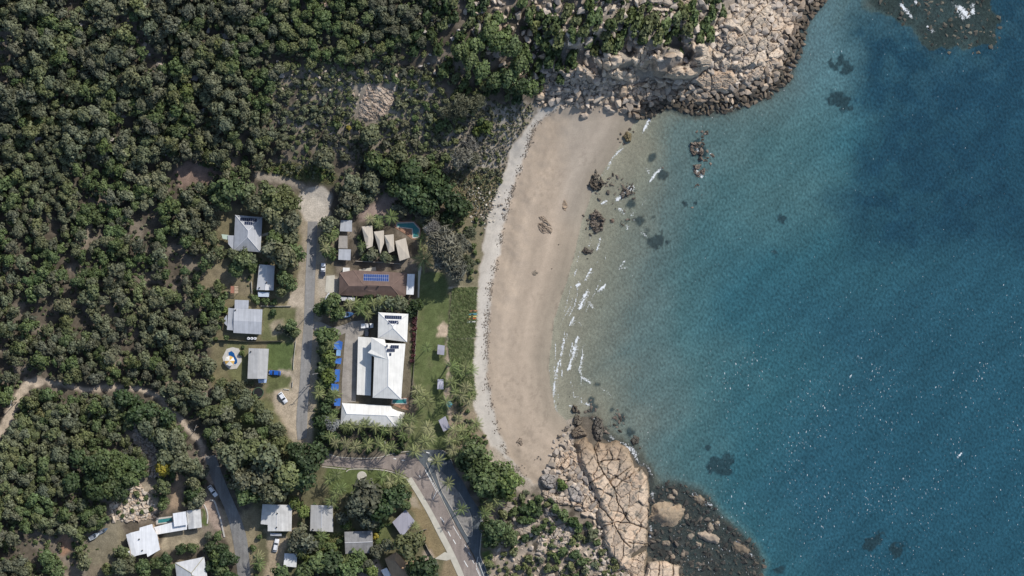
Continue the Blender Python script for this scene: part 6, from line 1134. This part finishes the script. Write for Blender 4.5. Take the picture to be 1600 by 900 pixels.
for b in ((505,480,10,'leafy',GREEN),(520,474,13,'leafy',GREEN),(526,490,11,'leafy',GREEN),(545,474,8,'shrub',BRIGHT),(560,478,8,'shrub',BRIGHT),(572,488,9,'leafy',BRIGHT),(590,476,12,'leafy',GREYO),(608,474,11,'leafy',GREYO),(625,476,11,'leafy',GREYO),(648,478,11,'leafy',DARKG),(640,486,9,'leafy',DARKG),(576,470,9,'leafy',DARKG),(497,484,8,'leafy',DARKG)): put(*b[:5], 'between brown tiled house and resort', .9, True)
for b in ((506,525,12,'leafy',GREEN),(518,525,11,'leafy',GREEN),(508,545,10,'leafy',GREEN),(514,560,11,'leafy',BRIGHT),(506,575,10,'leafy',GREEN),(514,590,12,'leafy',BRIGHT),(505,605,9,'leafy',DARKG),(516,620,10,'leafy',GREEN),(508,640,10,'leafy',DARKG),(502,660,11,'leafy',DARKG),(514,650,9,'leafy',GREEN),(508,680,11,'leafy',DARKG),(525,690,9,'leafy',DARKG),(522,645,7,'leafy',GREEN)): put(*b[:5], 'between side road and resort driveway', 1.0, True)
put(518,662,11,'casuarina',(.30,.31,.30),'at the left end of the low resort block',.8,True); TONE[(.30,.31,.30)] = 'silvery white'
for b in ((425,392,15,'leafy',GREYO),(445,400,17,'leafy',GREYO),(462,395,13,'leafy',GREEN),(430,372,12,'leafy',GREEN),(455,372,13,'leafy',GREYO),(440,352,14,'leafy',GREYO),(458,345,14,'leafy',GREYO),(425,335,14,'leafy',GREYO),(400,318,15,'leafy',GREYO),(435,315,15,'leafy',OLIVE),(455,318,13,'leafy',OLIVE),(420,300,14,'leafy',OLIVE),(445,298,11,'leafy',OLIVE),(360,295,17,'leafy',GREEN),(345,312,14,'leafy',GREEN),(385,300,14,'leafy',OLIVE),(445,435,11,'leafy',GREEN),(455,447,9,'leafy',GREEN),(440,455,8,'leafy',OLIVE),(380,404,12,'leafy',OLIVE),(368,420,11,'leafy',GREEN),(392,415,9,'leafy',GREEN),(395,405,8,'leafy',GREYO),(365,398,9,'leafy',GREYO)): put(*b[:5], 'around the grey solar roofed house', 1.0, True)
for b in ((400,468,8,'shrub',GREEN),(415,470,7,'shrub',GREEN),(428,472,6,'shrub',GREEN),(350,462,8,'shrub',GREEN),(343,475,9,'leafy',GREEN),(336,492,9,'leafy',GREEN),(352,485,6,'shrub',BRIGHT),(427,488,7,'shrub',DARKG),(455,508,9,'leafy',GREEN),(462,518,8,'leafy',OLIVE),(448,520,7,'shrub',DUSKY),(458,526,7,'shrub',DUSKY),(436,512,7,'shrub',DUSKY),(382,597,6,'shrub',GREYO),(394,599,5,'shrub',GREYO),(378,552,5,'shrub',GREEN),(380,542,3,'shrub',GREEN)): put(*b[:5], 'in yards left of the side road', .8, True)
put(254,731,11,'leafy',YELL,'in the lower left forest',.9,True); put(587,838,6,'shrub',YELL,'beside the dark weathered house',.9,True); put(592,848,6,'shrub',BRIGHT,'beside the dark weathered house',.9,True); put(45,184,8,'shrub',(.20,.165,.045),'in the upper left forest',1.2,True); TONE[(.20,.165,.045)] = 'mustard'; put(545,200,5,'shrub',YELL,'in the scrub of the hillside',.9,True); put(320,235,7,'shrub',BRIGHT,'in the upper left forest',1.2,True); put(292,142,10,'leafy',BRIGHT,'in the upper left forest',1.2,True)
for b in ((878,757,9,'shrub',BRIGHT),(875,764,6,'shrub',GREEN)): put(*b[:5], 'alone among rocks by the broad slab', 1.0, True)
for b in ((925,835,11,'shrub',GREYO),(920,820,7,'shrub',DARKG),(932,848,7,'shrub',GREEN),(820,796,11,'shrub',DARKG),(832,790,10,'shrub',GREEN),(815,812,8,'shrub',GREEN),(840,800,9,'shrub',DARKG),(842,780,8,'shrub',GREEN),(822,770,6,'shrub',GREYO),(868,795,9,'shrub',GREEN),(880,805,11,'shrub',GREEN),(895,815,11,'shrub',DARKG),(905,825,8,'shrub',GREEN),(862,782,6,'shrub',DARKG),(838,830,8,'shrub',DARKG),(848,822,6,'shrub',GREEN),(820,840,7,'shrub',DARKG),(880,862,10,'shrub',GREEN),(898,866,10,'shrub',DARKG),(908,878,9,'shrub',GREEN)): put(*b[:5], 'on the lower headland', .8, True)
NHV = [(640,70),(700,-70),(1160,-70),(1135,15),(1100,58),(1075,88),(1000,60),(960,75),(915,85),(900,110),(845,145),(800,160),(740,150),(690,110)]
for b in ((995,38,11),(1010,45,11),(1022,30,10),(985,25,9),(1040,40,10),(1030,58,9),(1005,60,8),(1058,30,9),(1075,45,9),(1085,30,9),(1070,20,8),(1100,40,10),(1110,55,8),(1095,58,7),(950,68,10),(965,70,10),(925,30,9),(912,48,9),(935,25,8),(900,30,9),(875,62,10),(868,45,9),(855,70,9),(885,20,9)): put(b[0], b[1], b[2] * 1.35, 'shrub', RT.choice((GREEN, GREEN, OLIVE)), 'on the northern headland', 1.1, True, .7, 1.5, -.35)
for b in ((780,65,15),(800,72,14),(765,50,13),(812,100,13),(795,120,14),(815,135,13),(830,140,12),(775,125,13),(752,110,12),(735,95,12),(720,80,13),(745,70,13)): put(*b, 'leafy', RT.choice((GREEN, DARKG, GREEN)), 'above the head of the beach', 1.0, True, .7, 1.25, -.5)
grow(NHV, 700, 3.5, 12, 'shrub', (GREEN, GREEN, OLIVE, DARKG), 'on the northern headland', 1.0, .64, 1.2, (22, .45), 1.4, -.35)
# the big woods
for b in ((190,862,10,'leafy',OLIVE),(203,884,12,'leafy',GREYO),(188,884,11,'leafy',GREYO),(224,884,11,'leafy',GREEN),(245,880,10,'leafy',GREEN),(258,872,9,'leafy',DARKG),(262,890,9,'leafy',GREEN),(132,878,11,'leafy',GREYO),(72,872,11,'leafy',GREEN),(90,895,10,'leafy',GREEN),(283,858,8,'leafy',DARKG),(300,856,8,'leafy',GREEN),(330,855,10,'leafy',DARKG),(338,872,10,'leafy',GREEN),(345,890,11,'leafy',GREEN),(330,886,9,'leafy',DARKG),(340,838,7,'leafy',GREEN),(326,838,6,'leafy',DUSKY),(170,890,9,'leafy',OLIVE)): put(*b[:5], 'around the angular white house', .95, True)
FT = [(395,-110),(720,-110),(690,40),(640,95),(560,92),(430,112),(415,180),(385,150),(375,60)]
grow(FT, 1100, 3.2, 8.5, 'leafy', (GREEN, OLIVE, GREYO, GREEN, DUSKY), 'on the rocky upper hillside', .85, .74, .8, (18, .40))
NOTREE |= inpoly(X, Y, FT)
FA = [(-110,-110),(720,-110),(690,40),(640,95),(560,92),(430,112),(415,180),(465,238),(525,262),(520,285),(480,285),(410,262),(345,285),(330,330),(350,400),(310,428),(345,470),(325,560),(335,640),(380,690),(440,700),(465,720),(465,745),(400,780),(352,790),(318,705),(250,612),(150,602),(60,590),(30,600),(-110,800)]
FB = [(-110,800),(0,690),(40,612),(60,604),(150,614),(245,628),(312,712),(328,770),(312,792),(245,805),(236,742),(190,752),(165,800),(190,838),(120,880),(60,910),(-110,1010)]
wh = lambda: None
grow([(185,620),(285,640),(318,715),(310,775),(262,790),(245,690),(210,660)], 80, 9, 15, 'leafy', (DARKG, DARKG, GREEN, GREYO), 'along the left dirt track', 1.1, .62)
grow([(110,715),(215,715),(220,770),(165,790),(110,770)], 40, 9, 14, 'leafy', (DARKG, GREEN), 'above the rock garden', 1.1, .62)
grow([(195,830),(320,830),(340,860),(350,910),(190,910)], 60, 7, 13, 'leafy', (GREEN, DARKG, OLIVE), 'around the angular white house', 1.0, .66)
grow([(345,800),(368,850),(385,910),(325,910),(325,860)], 30, 6, 12, 'leafy', (GREEN, DARKG), 'left of the bottom road', 1.0, .66)
grow(FB, 3000, 2.6, 11, 'woodland', (GREYO, OLIVE, GREEN, DUSKY), 'in the lower left forest', 1.0, .58, 2.2, (30, .38))
grow([(380,590),(420,625),(445,665),(440,700),(380,700),(330,655),(330,600)], 60, 8, 13, 'leafy', (OLIVE, GREYO, GREEN), 'below the trampoline', 1.0, .66)
grow([(-110,-110),(720,-110),(690,40),(640,95),(560,92),(430,112),(415,180),(300,250),(-110,250)], 4200, 2.6, 13, 'woodland', (GREYO, OLIVE, GREEN, GREYO, DUSKY), 'in the upper left forest', 1.0, .57, 2.2, (32, .37))
grow(FA, 7500, 2.6, 12, 'woodland', (GREYO, OLIVE, GREYO, DUSKY, GREEN), 'in the left forest', 1.0, .57, 2.2, (34, .36))
grow([(430,110),(560,92),(650,100),(700,140),(700,230),(640,262),(560,262),(470,240),(415,185)], 420, 2.6, 7.5, 'shrub', (GREYO, OLIVE, GREEN, DUSKY), 'in the hillside scrub', 1.1, .74, .8)
grow([(430,110),(560,95),(690,110),(700,230),(560,262),(415,185)], 900, 1.2, 3.0, 'tiny', ((.20,.21,.13), (.16,.18,.09), (.13,.14,.08)), 'scrub', .7, .6)
grow([(690,100),(760,150),(700,240),(700,290),(640,240),(650,160)], 160, 3, 9, 'shrub', (OLIVE, GREEN, DUSKY), 'behind the head of the beach', .9, .7, 1)
grow([(412,268),(445,254),(505,262),(525,272),(515,288),(470,280)], 60, 2, 4, 'shrub', (GREEN, BRIGHT, OLIVE), 'on the bank above the turning circle', .8, .6)
grow([(520,262),(640,250),(720,340),(540,345),(505,330),(520,300)], 160, 4, 11, 'leafy', (GREEN, GREYO, DUSKY), 'above the sail roofed villas', .9, .66)
grow([(770,770),(850,765),(935,840),(985,905),(760,910),(752,870),(800,850)], 170, 2.5, 9, 'shrub', (GREEN, OLIVE, GREYO, OLIVE), 'on the lower headland', .8, .74, 1.4, (20, .50))
grow([(195,640),(255,690),(255,760),(220,750)], 40, 1.5, 3.5, 'tiny', (OLIVE, GREYO, GREEN), 'slide', .8, .8)
grow([(660,690),(720,690),(745,740),(760,800),(748,800)], 40, 3, 7, 'shrub', (GREEN, OLIVE), 'between the beach and the car park', .8, .7)
grow([(455,785),(640,760),(660,800),(650,900),(455,900)], 190, 4, 9, 'leafy', (GREEN, DARKG, BRIGHT, DUSKY), 'among the bottom houses', .9, .7, 1)
grow([(500,675),(655,670),(640,706),(540,708),(505,702)], 120, 2.5, 6, 'shrub', (DARKG, GREEN, DARKG), 'below the low resort block', .9, .62)
grow([(405,775),(470,760),(480,790),(455,860),(455,910),(395,910),(395,860)], 70, 3, 8, 'shrub', (GREEN, OLIVE, DARKG), 'around the white L shaped house', .9, .8)
grow([(330,440),(365,440),(360,530),(330,530)], 50, 3, 9, 'leafy', (GREEN, OLIVE, DUSKY), 'behind the rambling grey house', .9, .72)
grow([(640,495),(658,495),(650,640),(638,640)], 46, 2, 3.6, 'shrub', (GREEN, BRIGHT, OLIVE), 'in the beach side hedge of the resort', 1.0, .7)
grow([(705,590),(742,590),(748,660),(770,700),(745,710),(708,690)], 70, 2, 5, 'shrub', (GREEN, OLIVE, GREYO), 'under the palms of the beach path', .8, .75)
grow([(700,330),(755,345),(748,445),(705,445)], 70, 2, 5.5, 'shrub', (GREYO, OLIVE, GREEN), 'on the dune beside the lawn', .7, .72)
for i in range(9): put(649 - i * .6 + RT.uniform(-1, 1), 497 + i * 8.4, RT.uniform(3.6, 5.2), 'shrub', REDB, 'in the beach side hedge of the resort', 1.3, True)
grow([(650,262),(720,200),(760,165),(840,160),(828,190),(795,235),(788,290),(770,310),(740,300),(700,285)], 1400, 1.0, 2.8, 'tiny', ((.25,.235,.18), (.20,.20,.13), (.17,.18,.10)), 'dune', .6, .6)
grow([(725,295),(780,305),(762,350),(745,355)], 240, 1.0, 2.4, 'tiny', ((.25,.235,.18), (.20,.20,.13)), 'dune', .6, .7)

grow([(-110,902),(372,902),(372,1010),(-110,1010)], 160, 5, 12, 'woodland', (GREYO, OLIVE, GREEN), 'below', 1.0, .6, 1.5)
grow([(395,902),(700,902),(720,1010),(395,1010)], 120, 5, 12, 'leafy', (GREEN, OLIVE, DARKG), 'below', 1.0, .62, 1.5)
grow([(775,902),(990,902),(1000,1000),(775,1000)], 70, 4, 9, 'shrub', (GREEN, OLIVE), 'below', 1.0, .66, 1.5)

for x_, y_, r_ in ((214,772,6),(196,784,5),(228,778,5),(207,798,4.5),(185,800,4),(236,796,5),(222,800,4),(200,770,4),(216,786,3.5),(192,806,4)): put(x_, y_, r_, 'shrub', (GREEN, OLIVE, DARKG)[int(x_) % 3], 'among the rocks of the rock garden', .8, True)
NAMES = {'woodland': ('woodland_tree', 'tree', 'tree', 'trees of the grey green woodland'), 'leafy': ('leafy_tree', 'tree', 'leafy tree', 'dense leafy trees'), 'casuarina': ('feathery_tree', 'tree', 'she oak', 'feathery dune trees'), 'shrub': ('shrub', 'shrub', 'shrub', 'shrubs')}
MARKS = [(385,365,'grey solar roofed house'),(493,320,'turning circle'),(362,560,'round pool'),(142,355,'narrow bare strip'),(300,272,'red dirt patch'),(408,157,'brown flat rock'),(588,160,'bare rock face'),(35,610,'pale track bend'),(215,850,'angular white house'),(254,731,'yellow bush'),(355,20,'white rocks near top'),(75,175,'mustard bush'),(230,780,'rock garden'),(102,850,'orange dirt patch'),(380,500,'rambling grey house'),(640,50,'tan rocks up top'),(0,0,'top left corner'),(0,400,'left edge'),(0,895,'bottom left corner')]
def where_mark(x, y):
    d, mx0, my0, nm0 = min((math.hypot(x - a, y - b), a, b, nm0) for a, b, nm0 in MARKS); dx, dy = x - mx0, y - my0
    if abs(dx) > 2 * abs(dy): s = 'left of' if dx < 0 else 'right of'
    elif abs(dy) > 2 * abs(dx): s = 'above' if dy < 0 else 'below'
    else: s = ('upper ' if dy < 0 else 'lower ') + ('left of' if dx < 0 else 'right of')
    return ('just ' if d < 35 else ('far ' if d > 110 else '')) + s + ' the ' + nm0
cnt = {}; pool = {k: {'V': [], 'F': [], 'C': [], 'n': 0} for k in KIND}; TREES.sort(key=lambda t: -t[2]); rv = np.random.default_rng(31)
INFRAME = lambda x, y, r: -r < x < 1600 + r and -r < y < min(900 + r, 902)
for x, y, r, kind, tint, where, hf, st, ang in TREES:
    gk = 'shrub' if kind in ('woodland', 'leafy') and r < 6 else kind; vi = int(rv.integers(len(KIND[gk]))); R_ = r * PX * 1.12; g = float(hmap(x, y))
    if g < .1: continue
    hh = {'woodland': 1.75, 'leafy': 1.5, 'casuarina': 1.7, 'shrub': .55, 'tiny': .25}[kind] * R_ * hf * (.75 + .55 * rv.random()); zc = g + hh; rz = rv.random() * 6.283; j = (.84 + .30 * rv.random()) * (.80 + .40 * float(vnoise(np.array([x]), np.array([y]), 110, 79, 2)[0]) / .5 * .5)
    tc_ = np.array(tint) * j * np.array([1 + .035 * rv.normal(), 1, 1 + .05 * rv.normal()]); P0 = W(x, y, zc); base = Vector((P0.x, P0.y, g)); sc_ = (R_ / math.sqrt(st), R_ * math.sqrt(st), R_ * (.95 + .25 * rv.random()))
    lim = {'woodland': 300, 'leafy': 300, 'casuarina': 60, 'shrub': 300, 'tiny': 0}[kind]
    if cnt.get(kind, 0) < lim and INFRAME(x, y, r):
        cnt[kind] = cnt.get(kind, 0) + 1; nm_, ct, noun, grp = NAMES[kind]; tone = TONE.get(tint, 'green'); size = ('broad' if r > 13 else ('middling' if r > 10 else 'small')) if kind != 'shrub' else ('large' if r > 9 else ('middling' if r > 7 else 'small'))
        w_ = where_mark(x, y) if kind == 'woodland' else where
        lb = f'{size} {tone} {noun} {w_}'.replace('narrow bare strip', 'bare strip')
        if kind == 'shrub':
            o = bpy.data.objects.new('shrub', KM[kind][vi]); C.objects.link(o); o.location = (base.x, base.y, g + .25 * R_); o.scale = sc_; o.rotation_euler = (0, 0, ang if st != 1 else rz); o.color = (*tc_, 1); tag(o, lb, ct, grp)
        else:
            t = empty(nm_, base, 0, lb, ct, grp); o = bpy.data.objects.new('crown', KM[gk][vi]); link(o, t); o.location = (0, 0, hh - .15 * R_); o.scale = sc_; o.rotation_euler = (0, 0, ang if st != 1 else rz); o.color = (*tc_, 1)
            o = bpy.data.objects.new('trunk', TRUNK); link(o, t); o.scale = (R_, R_, hh); o.rotation_euler = (0, 0, rz)
    else:
        V, F, L = KIND[gk][vi]; q = pool[kind]; V = V * np.array(sc_); a_ = ang if st != 1 else rz; co, si = math.cos(a_), math.sin(a_)
        V = np.stack([V[:, 0] * co - V[:, 1] * si + P0.x, V[:, 0] * si + V[:, 1] * co + P0.y, V[:, 2] + (zc - .15 * R_ if kind not in ('shrub', 'tiny') else g + .25 * R_)], 1)
        q['V'].append(V); q['F'].append(F + q['n']); q['C'].append(L[:, None] * tc_); q['n'] += len(V)
for k, (nm_, lb, ct) in {'woodland': ('woodland', 'the rest of the grey green woodland massed over the hillside', 'woodland'), 'leafy': ('thicket', 'smaller leafy trees massed between the bigger ones', 'thicket'), 'shrub': ('scrub', 'small shrubs massed over headlands and gardens', 'scrub'), 'tiny': ('dune_scrub', 'low grey scrub on the dunes behind the beach', 'dune scrub'), 'casuarina': ('feathery_scrub', 'feathery scrub', 'scrub')}.items():
    q = pool[k]
    if q['V']: tag(mesh_np(nm_, np.concatenate(q['V']), np.concatenate(q['F']), LEAFS, cols={'col': np.concatenate(q['C'])}), lb, ct, kind='stuff')
# forest floor bushes
V0 = []; F0 = []; C0 = []; off = 0; rg = np.random.default_rng(9)
for poly, n, tints in ((FT, 1200, (OLIVE, GREYO, GREEN)), (FA, 5200, (DUSKY, OLIVE, GREYO, GREEN)), (FB, 1800, (DUSKY, GREEN, OLIVE)), (NHV, 420, (GREEN, DARKG, OLIVE)), ([(430,110),(690,100),(700,240),(560,265),(415,185)], 700, (GREYO, DUSKY, OLIVE)), ([(340,400),(460,330),(470,440),(400,470)], 120, (OLIVE, GREEN)), ([(770,770),(935,840),(985,905),(760,910)], 150, (GREEN, OLIVE, GREYO)), ([(455,785),(650,760),(650,900),(455,900)], 260, (GREEN, DARKG, BRIGHT)), ([(690,100),(790,160),(790,300),(660,260)], 240, (DUSKY, OLIVE, GREYO)), ([(500,270),(720,300),(700,345),(510,345)], 120, (GREEN, DUSKY)), ([(495,520),(530,520),(515,695),(490,690)], 90, (DARKG, GREEN))):
    pa = np.array(poly, float); mn, mx_ = pa.min(0), pa.max(0); q = rg.random((n * 3, 2)) * (mx_ - mn) + mn; q = q[inpoly(q[:, 0], q[:, 1], poly)][:n]
    for x, y in q:
        if not free(x, y): continue
        V, F, L = KIND['tiny'][rg.integers(5)]; r = (1.6 + 3.0 * rg.random() ** 1.5) * PX * 1.2; g = float(hmap(x, y))
        if g < .3: continue
        a_ = rg.random() * 6.28; co, si = math.cos(a_), math.sin(a_); p = W(x, y, g); V = V * np.array([r, r, r * .9])
        V0.append(np.stack([V[:, 0] * co - V[:, 1] * si + p.x, V[:, 0] * si + V[:, 1] * co + p.y, V[:, 2] + g + .2 * r], 1)); F0.append(F + off); off += len(V); C0.append(L[:, None] * np.array(tints[rg.integers(len(tints))]) * (.85 + .45 * rg.random()))
tag(mesh_np('undergrowth', np.concatenate(V0), np.concatenate(F0), LEAFS, cols={'col': np.concatenate(C0)}), 'low undergrowth on the forest floor and in the scrub', 'undergrowth', kind='stuff')
# tall dune grass and rough tufts
def tufts(name, label, polys, dens, h, cols, lean=.5, seed=1, wd=.10):
    rg = np.random.default_rng(seed); Vs = []; Cs = []
    for poly in polys:
        pa = np.array(poly, float); mn, mx_ = pa.min(0), pa.max(0); n = int(np.prod(mx_ - mn) * dens); q = rg.random((n, 2)) * (mx_ - mn) + mn; q = q[inpoly(q[:, 0], q[:, 1], poly)]; n = len(q); z = hmap(q[:, 0], q[:, 1]); b = Wn(q[:, 0], q[:, 1], z)
        cl = vnoise(q[:, 0], q[:, 1], 7, seed + 3); a = rg.random(n) * 6.28; hh = h * (.4 + .9 * cl) * (.7 + .6 * rg.random(n)); t = np.stack([np.cos(a), np.sin(a), 0 * a], 1) * wd * (.7 + .8 * rg.random((n, 1))); ln = np.stack([.5 + .6 * rg.normal(size=n), -.6 + .6 * rg.normal(size=n), 0 * a], 1) * (lean * hh)[:, None]; up = np.stack([0 * hh, 0 * hh, hh], 1)
        Vs.append(np.stack([b - t, b + t, b + up * .7 + ln * .5 + t * .8, b + up + ln], 1).reshape(-1, 3)); Cs.append(np.repeat(np.array(cols)[rg.integers(len(cols), size=n)] * (.75 + .5 * cl)[:, None], 4, 0))
    V = np.concatenate(Vs); tag(mesh_np(name, V, np.arange(len(V)).reshape(-1, 4), LEAFS, cols={'col': np.concatenate(Cs)}), label, 'grass', kind='stuff')
tufts('dune_grass', 'tall rough grass on the two fenced dune plots beside the beach', [[(707,450),(744,448),(741,526),(700,527)], [(700,531),(739,530),(736,583),(705,585)], [(708,588),(738,587),(742,620),(712,625)]], 4.0, .6, [(.19,.235,.10),(.25,.265,.13),(.15,.20,.075)], 1.9, 3, .10)
tufts('rough_grass', 'rough grass on the verges and banks', [[(412,266),(440,252),(500,260),(525,275),(520,288),(470,282)], [(660,270),(785,265),(770,308),(725,345),(690,320)], [(425,662),(470,700),(440,720),(425,690)], [(495,835),(535,830),(535,868),(500,885),(480,860)]], .8, .45, [(.20,.22,.09),(.28,.25,.13)], .8, 4, .12)

# ------------------------------------------------------------ palms
def frond_mesh(seed, nf=13, L=3.0, droop=.9):
    r = np.random.default_rng(seed); V = []; F = []; Lv = []; off = 0
    for i in range(nf):
        a = 6.283 * (i + .4 * r.random()) / nf; el = .75 - 1.25 * (i % 3) / 3 + .2 * r.normal(); ln = L * (.8 + .3 * r.random()); n = 11; rib = []
        for k in range(n + 1):
            s = k / n; rr = ln * (s - .18 * s * s * (1 - el)); zz = ln * (math.sin(el) * s * .8 - droop * .62 * s * s); rib.append(np.array([rr * math.cos(a), rr * math.sin(a), zz]))
        sd = np.array([-math.sin(a), math.cos(a), 0]); tone = .6 + .75 * r.random()
        for k in range(1, n):
            wl = .40 * math.sin(math.pi * (.12 + .86 * k / n)) ** .6; dr = rib[k + 1] - rib[k - 1]; dr /= np.linalg.norm(dr)
            for s in (-1, 1):
                tip = rib[k] + sd * s * wl + dr * .30 - np.array([0, 0, .20 + .12 * r.random()]); wd = dr * .085
                V += [rib[k] - wd, rib[k] + wd, tip + wd * .4, tip - wd * .4]; F.append([off, off + 1, off + 2, off + 3]); off += 4; Lv += [tone * (.85 + .3 * r.random())] * 4
            V += [rib[k] + sd * .05, rib[k] - sd * .05, rib[k + 1] - sd * .04, rib[k + 1] + sd * .04]; F.append([off, off + 1, off + 2, off + 3]); off += 4; Lv += [tone * 1.3] * 4
    return np.array(V), np.array(F), np.array(Lv)
FR = [as_mesh(frond_mesh(40 + i, 11 + i, 3.1, .8 + .08 * i), 'fronds') for i in range(5)]
PTR = []
for i in range(4):
    mb = MB(); p = [Vector((.9 * (1 - s) ** 1.6 * (i - 1.2), .5 * (1 - s) ** 1.5 * ((i % 2) - .5), s)) for s in np.linspace(0, 1, 9)]
    for k in range(8): mb.tube(p[k], p[k + 1], .17 - .006 * k, .165 - .006 * k, 9, cap=k in (0, 7))
    o_ = mb.build('trunk', plain('palm_trunk', (.27,.24,.20), .9, .2, 1.5) if i == 0 else bpy.data.materials['palm_trunk'], None, True); PTR.append(o_.data); bpy.data.objects.remove(o_)
PALMS = [('along the low resort block', 6.0, 1.0, [(538,667),(549,664),(561,667),(571,661),(586,667),(599,673),(611,672)]), ('beachward of the low resort block', 7.5, 1.05, [(625,664),(633,655),(640,668),(630,680),(643,656)]),
 ('in the garden strip above the main road', 8.5, 1.1, [(524,692),(540,694),(555,698),(574,695),(591,694),(601,700),(612,699)]), ('by the resort pool', 7.5, 1.1, [(661,619),(668,627),(655,628),(652,610)]), ('left of the angled shelter', 8.5, 1.15, [(668,668),(671,683),(664,690)]),
 ('along the beach path', 8.0, 1.1, [(705,572),(716,581),(727,574),(736,578),(704,598),(711,612),(720,618),(735,612),(728,606),(733,624),(697,628),(716,655),(722,672),(735,672),(711,673),(725,685),(714,688)]), ('over the sand beside the angled shelter', 7.5, 1.25, [(744,663)]),
 ('at the entrance of the car park', 9.5, 1.25, [(683,721),(647,706),(655,700)]), ('on the gravel traffic island', 9.5, 1.15, [(700,755),(721,795)]), ('between car park and beach trees', 8.5, 1.1, [(708,704),(716,712),(702,690)]), ('behind the car park exit', 7.5, 1.15, [(769,777),(777,784),(764,792),(757,803)]),
 ('on the lawn below the main road', 8.5, 1.25, [(514,749),(526,742)]), ('behind the plain grey gabled house', 8.0, 1.25, [(525,771),(518,783),(532,764)]), ('in the palm clump above the tilted house', 8.5, 1.25, [(596,746),(610,753),(622,747),(616,766),(603,765),(630,760)]), ('beside the tilted house', 5.0, .8, [(648,822)]),
 ('with the widest crown beside the white patio roof', 8.0, 1.75, [(662,404)]), ('beside the corner pool', 7.0, 1.25, [(611,339)]), ('above the sail roofed villas', 6.0, .9, [(578,343),(592,351)]), ('beside the concrete roofed shed', 6.5, 1.1, [(518,369),(508,388)]), ('between villas and concrete roofed shed', 5.0, .8, [(565,384)]),
 ('in the planting above the resort entry', 6.5, 1.05, [(545,476),(554,473),(563,485),(574,490),(583,474),(597,472),(611,474),(624,471),(570,476)]), ('in the resort driveway row', 7.0, 1.05, [(517,536),(500,602),(522,616),(515,682),(497,615),(519,655)]), ('on the lawn beside the square picnic shelter', 8.5, .9, [(667,543)]), ('among the bottom houses', 6.5, 1.1, [(502,838),(470,862),(540,878),(405,880),(402,872)]), ('beside the biggest sail roof', 6.0, 1.0, [(658,372),(661,385)])]
PTINT = [(.175,.19,.075), (.14,.165,.06), (.21,.205,.10), (.115,.15,.05)]
for where, ht, sc_, pts in PALMS:
    for x, y in pts:
        h_ = ht * (.88 + .24 * rv.random()); g = float(hmap(x, y)); P0 = W(x, y, g + h_); t = empty('palm_tree', (P0.x, P0.y, g), rv.random() * 6.28, f'{"tall" if ht > 8 else "short"} coconut palm {where}', 'palm', 'palms')
        o = bpy.data.objects.new('fronds', FR[rv.integers(5)]); link(o, t); o.location = (0, 0, h_); s_ = sc_ * (.9 + .2 * rv.random()); o.scale = (s_, s_, s_); o.color = (*(np.array(PTINT[rv.integers(4)]) * (.85 + .3 * rv.random())), 1)
        o = bpy.data.objects.new('trunk', PTR[rv.integers(4)]); link(o, t); o.scale = (1, 1, h_)

# ------------------------------------------------------------ tell look-alikes apart by where they stand among their kind
ORD = ['first','second','third','fourth','fifth','sixth','seventh','eighth','ninth','tenth','eleventh','twelfth','thirteenth','fourteenth','fifteenth','sixteenth','seventeenth','eighteenth','nineteenth','twentieth']
bpy.context.view_layer.update(); by = {}
for o in SC.objects:
    if o.parent is None and 'label' in o: by.setdefault(o['label'], []).append(o)
for lb, l in by.items():
    if len(l) < 2: continue
    l.sort(key=lambda o: o.location.x); n = len(l); xs_ = [o.location.x for o in l]; horiz = (max(xs_) - min(xs_)) >= .6 * (max(o.location.y for o in l) - min(o.location.y for o in l))
    if not horiz: l.sort(key=lambda o: -o.location.y)
    a, b_ = ('leftmost', 'rightmost') if horiz else ('topmost', 'lowest'); frm = 'from left' if horiz else 'from top'
    for i, o in enumerate(l): o['label'] = (f'{a} ' if i == 0 else (f'{b_} ' if i == n - 1 else f'{ORD[min(i, 19)]} {frm} '))  + lb if i < 20 or i == n - 1 else lb
